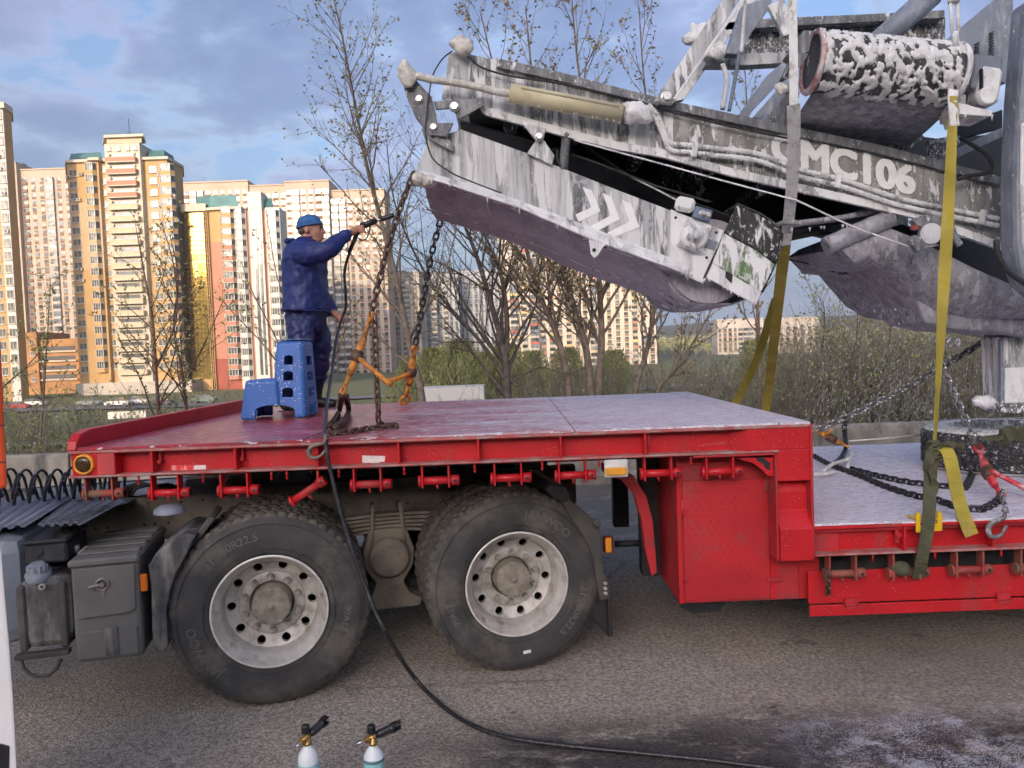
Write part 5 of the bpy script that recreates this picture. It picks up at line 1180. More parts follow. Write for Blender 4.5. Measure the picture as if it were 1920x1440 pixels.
pf([(1480, 100), (1508, 56), (1524, 58), (1518, 96), (1492, 108)], 4.30, .12, 'drum_bracket', F_LIGHT); pf([(1474, 138), (1494, 98), (1518, 100), (1500, 126), (1480, 142)], 4.22, .12, 'drum_bracket', F_LIGHT)
lump(1468, 164, 4.24, .035, .03, 'hook_end', WRAP, 0, 6)
# louvred panel, right column and drive block
lv = pf([(1773, 76), (1870, -5), (1900, -5), (1900, 150), (1884, 156), (1773, 112)], 4.95, .05, 'louvre_panel', F_BLUE)
for cx, cy, n_ in ((1831, 82, 7), (1858, 62, 13)):
    for k in range(n_): c = P(cx, cy+k*5.4, 4.945); MB().box(c, (.030, .02, .006), Matrix.Rotation(R(-25), 4, 'Y')).build('louvre', DARKST, lv)
colp = [(1928, -5), (1995, -5), (1995, 562), (1950, 556), (1926, 536), (1912, 500), (1906, 450), (1905, 330), (1912, 180)]
pf(colp, 4.30, .16, 'side_column', F_BLUE, bevel=.03); pf([(1916, 230), (1995, 220), (1995, 520), (1935, 500), (1918, 455), (1914, 380)], 4.285, .02, 'inset_panel', F_WHITE, bevel=.02)
c = P(1826, 150, 4.45); MB().box(c, (.16, .25, .19), Matrix.Rotation(R(8), 4, 'Y'), 0, .01).build('drive_box', F_BLUE, MC)
c = P(1846, 165, 4.36); mb = MB(); mb.box(c, (.125, .12, .20), Matrix.Rotation(R(10), 4, 'Y'), 0, .02); bk = mb.build('bearing_block', F_WHITE, MC)
mb = MB(); mb.lathe([(.05, 0), (.05, -.03), (.042, -.036), (.03, -.03), (.0005, -.03)], P(1847, 182, 4.30), (0, 1, 0), 22); mb.build('bearing_cap', F_WHITE, bk)
MB().box(P(1840, 150, 4.29), (.010, .02, .12)).build('seam_bolt', DARKST, bk)
pf([(1796, 192), (1862, 208), (1858, 218), (1800, 214)], 4.30, .2, 'bearing_shelf', F_WHITE); pf([(1782, 170), (1812, 178), (1808, 220), (1790, 236), (1780, 200)], 4.36, .1, 'drip_plate', WRAP)
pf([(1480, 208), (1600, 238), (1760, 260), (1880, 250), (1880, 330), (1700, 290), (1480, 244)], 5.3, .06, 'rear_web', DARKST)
for pts, mt in (([(1656, 278), (1722, 246), (1736, 258), (1690, 290), (1676, 292)], F_SPECK), ([(1742, 262), (1800, 252), (1800, 268), (1752, 306), (1742, 300)], F_SPECK), ([(1744, 302), (1880, 238), (1880, 256), (1760, 312)], F_BLUE), ([(1790, 236), (1880, 205), (1880, 240), (1800, 260)], DARKST)): pf(pts, 4.85, .05, 'frame_gusset', mt)
pipe([(1800, 258), (1830, 276), (1852, 292), (1860, 312), (1850, 324), (1815, 330), (1796, 336)], 4.62, .013, 'hydraulic_hose', BLK); pipe([(1788, 320), (1782, 360), (1781, 410), (1788, 440), (1800, 460)], 4.55, .02, 'hydraulic_hose', F_BLUE); pipe([(1868, 450), (1872, 480), (1892, 510), (1935, 540)], 4.25, .016, 'hydraulic_hose', BLK)
# work lamp under the boom
c = P(1745, 438, 4.5); mb = MB(); mb.lathe([(.03, .08), (.062, .03), (.066, 0), (.060, -.012)], c, (.2, 1, .05), 26); lp = mb.build('work_lamp', F_BLUE, MC); MB().lathe([(.060, -.010), (.03, -.016), (.0005, -.018)], c, (.2, 1, .05), 24).build('lens', F_WHITE, lp)
pf([(1712, 412), (1740, 400), (1790, 412), (1786, 428), (1720, 424)], 4.5, .06, 'lamp_hood', F_LIGHT); MB().box(P(1715, 427, 4.5), (.035, .04, .03), None, 0, .006).build('red_switch', REDP, MC); pf([(1704, 450), (1716, 440), (1762, 460), (1730, 468), (1722, 474)], 4.5, .04, 'lamp_bracket', F_LIGHT)
# underside hopper, idler, big belt
a, b = P(1548, 462, 4.75), P(1672, 408, 4.75); mb = MB(); mb.tube([a.lerp(b, i/10) for i in range(11)], [.055+.004*(i % 2) for i in range(11)], 18); mb.build('idler_roller', F_UNDER, MC)
mb = MB(); mb.sheet([P(a, b, 4.78) for a, b in ((1470, 420), (1500, 422), (1580, 412), (1660, 396), (1700, 400))], (0, .9, 0), .03, smooth=True); mb.build('carry_belt', F_UNDER, MC)
mb = MB(); rows_ = []
for t in range(9):
    tt = t/8; Y = 4.75+1.15*tt
    rows_.append([P(a, b, 4.75)+Vector((0, Y-4.75, -.05*math.sin(math.pi*tt))) for a, b in ((1562, 470), (1600, 452), (1660, 420), (1700, 440), (1760, 470), (1830, 500), (1900, 530), (1990, 560))])
lowr = [P(a, b, 5.0) for a, b in ((1600, 502), (1640, 506), (1660, 530), (1700, 575), (1740, 598), (1800, 610), (1880, 606), (1990, 600))]
upr = [P(a, b, 4.75) for a, b in ((1575, 466), (1600, 448), (1660, 425), (1705, 442), (1760, 470), (1830, 505), (1900, 535), (1990, 560))]
vs = []; NK = 7
for i in range(8):
    for k in range(NK): t = k/(NK-1); vs.append(upr[i].lerp(lowr[i], t)+Vector((0, -.10*math.sin(math.pi*t), -.04*math.sin(math.pi*t))))
mb._add(vs, [(i*NK+k, (i+1)*NK+k, (i+1)*NK+k+1, i*NK+k+1) for i in range(7) for k in range(NK-1)], 0, True)
vb = [v+Vector((0, .9, .05)) for v in vs]; mb._add(vb, [(i*NK+k, i*NK+k+1, (i+1)*NK+k+1, (i+1)*NK+k) for i in range(7) for k in range(NK-1)], 0, True)
e0 = [vs[k] for k in range(NK)]+[vb[k] for k in range(NK)][::-1]; mb._add(e0, [list(range(2*NK))]); bot = [vs[i*NK+NK-1] for i in range(8)]; botb = [vb[i*NK+NK-1] for i in range(8)]
for i in range(7): mb._add([bot[i], bot[i+1], botb[i+1], botb[i]], [(0, 1, 2, 3)])
mb.build('hopper_underside', F_UNDER, MC)
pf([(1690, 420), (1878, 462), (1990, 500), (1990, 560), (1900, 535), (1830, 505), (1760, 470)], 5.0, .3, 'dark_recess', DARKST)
pf([(1708, 540), (1740, 560), (1800, 580), (1900, 590), (1990, 580), (1990, 640), (1870, 622), (1790, 618), (1735, 606)], 4.9, .5, 'keel_plate', F_UNDER, bevel=.02)
pf([(1562, 486), (1600, 480), (1606, 500), (1590, 514), (1566, 504)], 5.4, .1, 'cable_clamp', DARKST); pipe([(1476, 486), (1520, 496), (1565, 510)], 5.4, .005, 'cable', BLK)
pf([(1764, 632), (1802, 632), (1806, 648), (1766, 652)], 4.9, .1, 'drain_block', F_SPECK)
# right leg and crawler carrying the machine (mostly outside the frame)
lg = pf([(1873, 632), (1990, 622), (1990, 764), (1878, 766)], 5.05, .2, 'support_leg', F_MID, bevel=.01); pf([(1884, 690), (1990, 685), (1990, 752), (1884, 756)], 5.035, .016, 'leg_door', F_WHITE); pf([(1876, 636), (1882, 636), (1884, 764), (1878, 764)], 5.03, .03, 'leg_edge', F_BLUE)
lump(1850, 752, 5.05, .075, .045, 'foamed_foot', F_WHITE, R(10), 7); pf([(1866, 756), (1990, 756), (1990, 776), (1880, 774)], 5.0, .2, 'foot_pad', F_SPECK)
x0 = 4.35; mb = MB(); ol = []
for i in range(13): t = R(90+15*i); ol.append((x0+.36+.36*math.cos(t), .36+.36*math.sin(t)))
for i in range(13): t = R(-90+15*i); ol.append((x0+2.6+.36*math.cos(t), .36+.36*math.sin(t)))
for y in (4.5, 6.1): mb = MB(); mb.prism([(x, y, .876+z) for x, z in ol], (0, .4, 0)); mb.build('crawler_track', F_SPECK, MC)
MB().bb(4.5, 6.8, 4.6, 6.3, 1.59, 3.4).build('chassis_body', F_BLUE, MC)
# foam drips along lower edges
mb = MB(); dr2 = random.Random(21)
def drips(line, Y, n_, smin=.012, smax=.04):
    for k in range(n_):
        i = dr2.randrange(len(line)-1); t = dr2.random(); a = P(*line[i], Y).lerp(P(*line[i+1], Y), t); s_ = dr2.uniform(smin, smax)*dr2.random()**1.5+.006
        mb.tube([a+Vector((0, 0, .008)), a, a-Vector((0, 0, s_*.5)), a-Vector((0, 0, s_))], [.008, .006, .0028, .0006], 5)
drips(lip_b[::-1], MY0-.05, 26, .02, .06); drips(b_bot[::-1], MY0-.005, 60, .010, .03); drips([(1293, 519), (1314, 529), (1325, 522), (1418, 573)], MY0-.01, 12, .01, .025); drips([(1796, 214), (1862, 218)], 4.3, 6); drips([(957, 188), (1166, 228)], 4.58, 18, .006, .014)
drips([(1470, 432), (1580, 424), (1660, 408)], 4.76, 10)
tag(mb.build('foam_drips', F_WHITE, MC), kind='stuff')
# ================================================================ chains, straps, hose, stool, worker, small things
def smoothed_eval(o, keep_mods=False):
    dg = bpy.context.evaluated_depsgraph_get(); bpy.context.view_layer.update(); dg.update()
    me = bpy.data.meshes.new_from_object(o.evaluated_get(dg)); return me
RUSTCH = paint('rusty_chain_steel', (0.135, 0.085, 0.062), 0.6, .5, var=.3, vs=40, dirt=(0.26, 0.15, 0.09), dirt_amt=.5, ds=30)
BLACKCH = paint('wet_black_chain', (0.045, 0.043, 0.045), 0.4, .5, var=.3, vs=40, speck=(.7, .7, .7), speck_scale=120, speck_lim=.25)
FOAMCH = paint('foamed_chain', (0.16, 0.155, 0.15), 0.5, .4, var=.3, vs=40, speck=(.85, .85, .85), speck_scale=70, speck_lim=.5)
ORANGE = paint('worn_orange_paint', (0.66, 0.26, 0.035), 0.5, var=.15, vs=12, dirt=(0.16, 0.075, 0.04), dirt_amt=.75, ds=14)
REDBIND = paint('red_binder_paint', (0.55, 0.03, 0.04), 0.45, var=.15, vs=12, dirt=(0.75, 0.66, 0.68), dirt_amt=.6, ds=18)
HOOKM = paint('grey_forged_hook', (0.26, 0.225, 0.18), 0.6, .3, var=.2, vs=25, dirt=(.12, .09, .07), dirt_amt=.5, ds=25)
def link_mesh(pitch, r, mat):
    L_ = pitch+2*r*.9; w_ = r*2.1; pts = []; h = L_/2-w_
    for i in range(7): t = R(-90+30*i); pts.append(Vector((h+w_*math.cos(t), w_*math.sin(t), 0)))
    for i in range(7): t = R(90+30*i); pts.append(Vector((-h+w_*math.cos(t), w_*math.sin(t), 0)))
    mb = MB(); mb.tube(pts, r, 6, closed=True); return mb.mesh('link', mat)
def resample(path, step):
    out = [path[0]]; acc = 0
    for i in range(1, len(path)):
        a, b = path[i-1], path[i]; L_ = (b-a).length; d = step-acc
        while d <= L_: out.append(a.lerp(b, d/L_)); d += step
        acc = (acc+L_) % step if L_ else acc
    return out
def chain(pts, pitch, r, mat, label, group=None, flat=0.0, name='lashing_chain', jitter=.12, seed=1):
    rn = random.Random(seed); path = resample(smooth_path([Vector(p) for p in pts], 12), pitch); me = link_mesh(pitch, r, mat)
    t = thing(name, path[-1], label, 'chain', group)
    for i in range(len(path)-1):
        a, b = path[i], path[i+1]; d = (b-a).normalized(); u, v = basis(d)
        an = (R(45) if i % 2 else R(-45))+flat*(R(45) if i % 2 else R(10))+rn.uniform(-jitter, jitter)
        y_ = u*math.cos(an)+v*math.sin(an); z_ = d.cross(y_)
        M = Matrix(((d.x, y_.x, z_.x, 0), (d.y, y_.y, z_.y, 0), (d.z, y_.z, z_.z, 0), (0, 0, 0, 1))); M.translation = (a+b)/2
        inst('link', me, t, M)
    return t
def px3(l): return [P(a, b, y) for a, b, y in l]
def dk(l, z): return [PG(a, b, z) for a, b in l]
G_CH = 'lashing chains'
chain(px3([(776, 324, 4.66), (757, 372, 4.63), (738, 428, 4.60), (722, 482, 4.57), (708, 538, 4.54), (696, 592, 4.51)]), .043, .0072, RUSTCH, 'rusty chain hanging from the near tip of the folded conveyor to the orange binder', G_CH)
chain(px3([(702, 590, 4.5), (704, 650, 4.48), (706, 710, 4.46), (709, 760, 4.43)])+dk([(712, 797)], DECK+.02)+dk([(735, 796), (742, 800), (722, 801), (690, 804), (655, 810), (630, 813), (618, 810)], DECK+.014), .043, .0072, RUSTCH, 'rusty chain dropping beside the orange binder and lying along the deck edge', G_CH, seed=2)
chain(px3([(640, 742, 4.40)])+dk([(636, 770), (626, 790), (616, 800)], DECK+.03), .043, .0072, RUSTCH, 'short rusty chain from the binder hook to the deck, left strand', G_CH, seed=3)
chain(px3([(648, 742, 4.42)])+dk([(654, 768), (646, 788), (628, 802)], DECK+.03), .043, .0072, RUSTCH, 'short rusty chain from the binder hook to the deck, right strand', G_CH, seed=4)
chain(px3([(826, 412, 5.9), (808, 482, 5.95), (795, 552, 6.0), (785, 612, 6.05), (777, 655, 6.1)]), .052, .0085, BLACKCH, 'dark chain hanging from the far tip of the folded conveyor', G_CH, seed=5)
chain(px3([(1530, 806, 5.5), (1600, 776, 5.5), (1700, 726, 5.5), (1800, 668, 5.5), (1870, 625, 5.5), (1960, 572, 5.5)]), .05, .009, FOAMCH, 'long foamy chain running up from the gooseneck to the machine on the right', G_CH, seed=6)
chain(px3([(1764, 682, 4.9), (1790, 742, 4.8), (1812, 790, 4.72), (1832, 838, 4.66)]), .046, .008, FOAMCH, 'foamy chain slanting down to the red ratchet binder', G_CH, seed=7)
zc = ZL+.012
chain(dk([(1524, 854), (1560, 873), (1610, 891), (1660, 912), (1710, 928), (1760, 939), (1800, 952), (1835, 956), (1862, 945), (1880, 930)], zc), .046, .008, BLACKCH, 'black chain lying across the foamy low deck in front of the strap', G_CH, flat=1, seed=8)
chain(dk([(1590, 878), (1640, 891), (1690, 902), (1730, 908), (1775, 912), (1805, 916), (1818, 900), (1826, 880)], zc), .046, .008, BLACKCH, 'black chain lying on the low deck behind the other, looped to the spare wheel', G_CH, flat=1, seed=9)
chain(px3([(1583, 784, 5.6), (1584, 812, 5.6)])+dk([(1586, 838), (1578, 858), (1566, 868)], ZL+.03), .04, .007, BLACKCH, 'short dark chain hanging at the gooseneck over the white lever', G_CH, seed=10)
chain(px3([(1876, 920, 4.42), (1880, 940, 4.32), (1886, 958, 4.24), (1893, 972, 4.10)]), .036, .007, FOAMCH, 'short foamy chain between the red binder and the deck edge hook', G_CH, seed=12)

chain(px3([(1551, 1068, 3.99), (1552, 1085, 3.985), (1553, 1100, 4.02), (1553, 1116, 4.06)]), .03, .006, RUSTCH, 'short rusty chain dangling at the first winch of the low deck', G_CH, seed=14)
# hooks over the deck edges
def grab_hook(c, s, mat, label, rz=0.0):
    c = Vector(c); t = thing('grab_hook', c, label, 'hook'); Rz = Matrix.Rotation(rz, 3, 'Y')
    pts = [Rz @ Vector(p)*s for p in ((.06, 0, .075), (.045, 0, .05), (.02, 0, .045), (-.03, 0, .035), (-.062, 0, .008), (-.066, 0, -.028), (-.04, 0, -.055), (0, 0, -.052), (.03, 0, -.03), (.05, 0, -.005))]
    mb = MB(); mb.tube(smooth_path([c+p for p in pts], 4), [.010*s+.0065*s*math.sin(math.pi*min(1, i/30)) for i in range(37)], 9); mb.build('hook_body', mat, t)
    mb = MB(); q = c+Rz @ Vector((.062, 0, .085))*s; mb.cyl(q-Vector((0, .024*s, 0)), q+Vector((0, .024*s, 0)), .010*s, 10); mb.ball(q+Vector((0, 0, .01)), .018*s, 10); mb.build('clevis', mat, t)
grab_hook(P(596, 844, YN-.018), .72, HOOKM, 'grey forged hook caught over the upper deck edge by the hose'); grab_hook(P(1872, 988, YN-.03), .85, paint('foamy_forged_hook', (.20, .19, .18), .6, .3, dirt=(.75, .75, .76), dirt_amt=.7, ds=25), 'foamy forged hook on the low deck edge', R(-12))

# load binders
def binder(pts, name, label, mat, lever, ring=None, r=.016):
    """pts: hook end, body start, body end, hook end; lever: start, end"""
    pts = [Vector(p) for p in pts]; t = thing(name, pts[-1], label, 'load binder')
    a, b, c, d = pts; mb = MB(); mb.tube([b, b.lerp(c, .15), b.lerp(c, .5), b.lerp(c, .85), c], [r*1.15, r*1.5, r*1.3, r*1.5, r*1.15], 12); mb.build('barrel', mat, t)
    for p, q, nm in ((b, a, 'screw_end'), (c, d, 'screw_end')):
        mb = MB(); mb.tube([p, p.lerp(q, .35), p.lerp(q, .6)], [r*.8, r*.8, r*.7], 10); e = p.lerp(q, .6); u, v = basis(q-p); s_ = (q-p).length*.22; dd = (q-p).normalized()
        mb.tube([e+dd*s_*(1-math.cos(tt))+u*s_*math.sin(tt)*1.1 for tt in [2*math.pi*i/14 for i in range(14)]], r*.62, 7, closed=True); mb.build(nm, mat, t)
    mb = MB(); m_ = b.lerp(c, .5); mb.lathe([(r*1.4, -.035), (r*2.2, -.03), (r*2.4, 0), (r*2.2, .03), (r*1.4, .035)], m_, (c-b), 16); mb.build('ratchet', RUSTCH, t)
    mb = MB(); l0, l1 = Vector(lever[0]), Vector(lever[1]); mb.tube([l0, l0.lerp(l1, .3), l0.lerp(l1, .85), l1], [r*1.0, r*.8, r*1.05, r*.9], 10); mb.build('lever', mat, t); return t
b1 = px3([(697, 588, 4.51), (683, 632, 4.49), (655, 704, 4.45), (641, 738, 4.42)])
binder(b1, 'load_binder', 'worn orange load binder tensioning the rusty chain on the upper deck', ORANGE, (P(668, 668, 4.46), P(733, 722, 4.36)))
b2 = px3([(778, 650, 6.1), (775, 672, 6.12), (766, 722, 6.18), (758, 756, 6.25)])
binder(b2, 'load_binder', 'orange load binder hanging on the dark chain at the far deck edge', ORANGE, (P(769, 700, 6.12), P(722, 718, 6.0)), r=.021)
b3 = px3([(1528, 808, 5.5), (1540, 812, 5.5), (1578, 832, 5.5), (1590, 838, 5.5)])
binder(b3, 'load_binder', 'small orange load binder in the corner behind the gooseneck', ORANGE, (P(1548, 815, 5.48), P(1560, 806, 5.45)), r=.013)
b4 = px3([(1834, 836, 4.66), (1842, 862, 4.60), (1866, 912, 4.46), (1880, 930, 4.40)])
binder(b4, 'load_binder', 'red ratchet binder with long lever beside the spare wheel', REDBIND, (P(1856, 882, 4.50), P(1950, 930, 4.40)), r=.017)
WLEV = paint('white_foamed_steel', (.72, .71, .68), .6, vs=20, dirt=(.5, .48, .42), dirt_amt=.4, ds=20)
t = thing('lever_binder', PG(1560, 880, ZL), 'white foam covered lever binder lying on the low deck', 'load binder')
for nm, l in (('lever', [(1543, 884, .03), (1562, 870, .05), (1592, 860, .07), (1597, 848, .10)]), ('handle', [(1526, 889, .03), (1545, 889, .03), (1567, 885, .03)]), ('eye', [(1592, 862, .06), (1590, 874, .04), (1588, 880, .02)])):
    MB().tube(smooth_path([PG(a, b, ZL+z) for a, b, z in l], 4), .014, 8).build(nm, WLEV, t)
t = tag(MB().tube([P(1592, 827, 5.5), P(1660, 822, 5.6), P(1760, 812, 5.9)], .006, 6).build('guy_wire', WLEV), 'thin white wire stretched from the gooseneck corner to the spare wheel', 'wire')

# ratchet straps
YSTRAP = foam('yellow_webbing', (0.44, 0.35, 0.05), .10, 22, .3, rough=.8, metal=0, film=.45, fine=.4, fbump=.25, foamc=(.55, .50, .30)); YSTRAPF = foam('foamed_webbing', (0.40, 0.35, 0.12), .70, 26, .5, rough=.8, metal=0, film=.9, fine=.5)
OLIVE = paint('wet_olive_webbing', (0.085, 0.085, 0.045), 0.75, var=.15, vs=30, dirt=(0.16, 0.15, 0.08), dirt_amt=.4, ds=10)
def ribbon(mb, pts, w, mi=0, th=.004, twist=None, sub=8):
    path = smooth_path([Vector(p) for p in pts], sub); k = len(path); vs = []; prev = None
    for i, p in enumerate(path):
        d = (path[min(i+1, k-1)]-path[max(i-1, 0)]).normalized(); side = Vector((1, 0, 0)) - d*d.x; side.normalize()
        if twist: side = Matrix.Rotation(twist(i/(k-1)), 3, d) @ side
        nrm = d.cross(side).normalized(); ww = w(i/(k-1)) if callable(w) else w
        e = .0015*math.sin(i*1.7)
        vs += [p-side*ww/2+nrm*(th/2+e), p+side*ww/2+nrm*(th/2-e), p+side*ww/2-nrm*(th/2+e), p-side*ww/2-nrm*(th/2-e)]
    fs = []
    for i in range(k-1):
        for j in range(4): fs.append((i*4+j, i*4+(j+1) % 4, (i+1)*4+(j+1) % 4, (i+1)*4+j))
    fs += [(3, 2, 1, 0), ((k-1)*4, (k-1)*4+1, (k-1)*4+2, (k-1)*4+3)]
    mb._add(vs, fs, mi)
t = thing('tie_down_strap', P(1438, 770, 6.9), 'yellow lashing strap hanging from the drum bracket, foamy upper half', 'strap')
mb = MB(); ribbon(mb, px3([(1485, -6, 4.20), (1487, 60, 4.20), (1488, 130, 4.19), (1488, 200, 4.2)]), .046); mb.build('upper_webbing', YSTRAPF, t)
mb = MB(); ribbon(mb, px3([(1488, 196, 4.19), (1488, 300, 4.45), (1480, 400, 4.75), (1472, 460, 4.95)]), .070); mb.build('foamed_webbing', YSTRAPF, t)
mb = MB(); ribbon(mb, px3([(1472, 455, 4.94), (1460, 560, 5.5), (1447, 680, 6.3), (1436, 770, 6.9), (1432, 850, 6.95)]), .075, twist=lambda u: .5*math.sin(u*4)); mb.build('lower_webbing', YSTRAP, t)
mb = MB(); ribbon(mb, px3([(1455, 560, 6.6), (1420, 670, 6.75), (1378, 760, 6.95), (1360, 830, 7.0)]), .075); tag(mb.build('tie_down_strap', YSTRAP), 'thin yellow strap slanting behind the deck, left of the thicker strap', 'strap')
t = thing('tie_down_strap', P(1735, 1000, 4.0), 'yellow lashing strap running down to a knot and olive tail at the low deck edge', 'strap')
mb = MB(); ribbon(mb, px3([(1788, 180, 4.22), (1783, 300, 4.22), (1776, 430, 4.21), (1768, 560, 4.19), (1760, 700, 4.16), (1752, 838, 4.13)]), lambda u: .040+.020*math.sin(u*3.1), twist=lambda u: .7*math.sin(u*5)); mb.build('webbing', YSTRAP, t)
mb = MB(); ribbon(mb, px3([(1790, 236, 4.215), (1786, 190, 4.22), (1788, 168, 4.25)]), .05); mb.build('foamed_loop', YSTRAPF, t)
mb = MB(); ribbon(mb, px3([(1750, 845, 4.10), (1744, 900, 4.06), (1742, 960, 3.985), (1738, 1000, 3.975), (1728, 1050, 3.985), (1722, 1084, 4.03)]), .066, th=.006); mb.build('olive_tail', OLIVE, t)
mb = MB(); ribbon(mb, px3([(1752, 840, 4.09), (1738, 880, 4.07), (1752, 905, 4.05), (1744, 930, 4.04)]), .05, th=.01, twist=lambda u: u*4); mb.build('olive_twist', OLIVE, t)
mb = MB(); ribbon(mb, px3([(1760, 838, 4.10), (1778, 850, 4.06), (1790, 900, 4.03), (1803, 955, 3.99), (1822, 1004, 3.98)]), .072, th=.005); mb.build('yellow_tail', YSTRAP, t)
mb = MB(); c = P(1752, 840, 4.11)
for k in range(5): mb.tube([c+Vector((.04*math.cos(a)*(1-.08*k), .03*math.sin(a), .012*k-.03+.018*math.sin(a+k))) for a in [2*math.pi*i/12 for i in range(12)]], .012, 6, closed=True)
mb.build('knot', OLIVE, t); mb = MB(); ribbon(mb, px3([(1755, 834, 4.1), (1780, 832, 4.08), (1800, 838, 4.06), (1808, 836, 4.1)]), .035, th=.01, twist=lambda u: 2*u); mb.build('knot_end', OLIVE, t)
lump_o = MB(); c = P(1690, 1066, 4.03); lump_o.ball((0, 0, 0), (.06, .03, .04), 14); lump_o.v = [c+v*(1+.3*mnoise.noise(v*25)) for v in lump_o.v]; lump_o.build('wound_webbing', OLIVE, t)
# hanging turnbuckle
t = thing('turnbuckle', P(1794, 130, 4.25), 'foam covered turnbuckle hanging above the drum on the right', 'turnbuckle')
mb = MB(); mb.cyl(P(1788, -6, 4.25), P(1788, 5, 4.25), .03, 10); 
for dx in (-6, 6): mb.cyl(P(1789+dx, 0, 4.25), P(1791+dx, 62, 4.25), .010, 8)
mb.build('frame', F_WHITE, t); mb = MB(); mb.cyl(P(1791, 60, 4.25), P(1795, 92, 4.25), .016, 10); c = P(1797, 108, 4.25); mb.tube([c+Vector((.028*math.cos(a), 0, .04*math.sin(a))) for a in [2*math.pi*i/14 for i in range(14)]], .012, 8, closed=True); mb.build('eye_bolt', F_WHITE, t)
# yellow edge protector with slots
t = thing('edge_protector', P(1742, 998, YN-.012), 'yellow plastic corner protector under the strap on the low deck', 'edge protector')
YPL = paint('yellow_plastic', (0.80, 0.52, 0.02), 0.4, vs=10, var=.08)
mb = MB()
for a, b, c_, d in ((1718, 1726, 964, 998), (1758, 1767, 962, 994)): mb.prism([P(a, c_, YN-.016), P(b, c_, YN-.016), P(b, d, YN-.016), P(a, d, YN-.016)], (0, .008, 0))
mb.prism([P(1718, 986, YN-.0165), P(1767, 981, YN-.0165), P(1767, 995, YN-.0165), P(1719, 999, YN-.0165)], (0, .008, 0)); mb.build('front_plate', YPL, t, bevel=.002)
p = P(1742, 972, YN); mb = MB(); mb.bb(p.x-.07, p.x+.07, YN-.012, YN+.09, ZL+.002, ZL+.010); mb.build('top_plate', YPL, t, bevel=.002)
for px in (1720, 1760): c = P(px, 962, YN); MB().bb(c.x-.008, c.x+.008, YN-.010, YN+.01, ZL+.010, ZL+.045, bev=.003).build('ear', YPL, t)

# spare wheel on the low deck
t = thing('spare_wheel', (3.52, 5.52, ZL), 'foam sprinkled spare truck wheel lying flat on the low deck', 'wheel')
FT = foam('foamed_tyre', (0.03, 0.03, 0.03), .34, 42, 1.0, rough=.7, metal=0, film=.05, fine=.5); FTT = foam('foamed_rim', (.16, .16, .17), .46, 24, 1, film=.5)
me = tyre_mesh(False); me.materials[0] = foam('foamed_sidewall', (0.035, 0.035, 0.036), .66, 30, 1.0, rough=.7, metal=0, film=.7, fine=.5); me.materials[1] = FT
M = Matrix.Translation((3.52, 5.52, ZL+.298)) @ Matrix.Rotation(R(-90), 4, 'X'); inst('tyre', me, t, M)
mr = rim_mesh(); mr.materials[0] = FTT; mr.materials[1] = FTT; inst('rim', mr, t, M)
mb = MB(); c = PG(1905, 832, ZL+.31); ribbon(mb, [c+Vector((-.18, .05, .03)), c+Vector((-.08, 0, .045)), c+Vector((.02, .05, .06)), c+Vector((.2, .0, .02))], .09, th=.02, twist=lambda u: 1.5*u); tag(mb.build('strap_scrap', OLIVE), 'olive webbing scrap draped over the spare wheel', 'strap')

# pressure hose
RUB = paint('black_hose_rubber', (0.024, 0.024, 0.026), 0.35, vs=30, speck=(.75, .75, .75), speck_scale=110, speck_lim=.2)
hz = [(668, 447, 6.2), (655, 475, 6.22), (646, 510, 6.25), (648, 550, 6.3), (648, 578, 6.35), (640, 600, 6.35), (630, 640, 6.1), (622, 700, 5.6), (614, 750, 5.0), (610, 790, 4.5)]
hp_ = px3(hz)+dk([(609, 812)], DECK+.02)+px3([(611, 836, 3.975), (620, 885, 3.955), (640, 965, 3.93), (665, 1045, 3.90), (692, 1118, 3.87), (725, 1190, 3.80)])+dk([(775, 1268)], .09)+dk([(830, 1324), (890, 1362), (960, 1384), (1060, 1398), (1180, 1410), (1320, 1424), (1460, 1442), (1600, 1462)], .011)
mb = MB(); mb.tube(smooth_path(hp_, 8), .0115, 10); tag(mb.build('pressure_hose', RUB), 'black pressure hose running from the spray gun over the deck edge to the asphalt', 'hose')

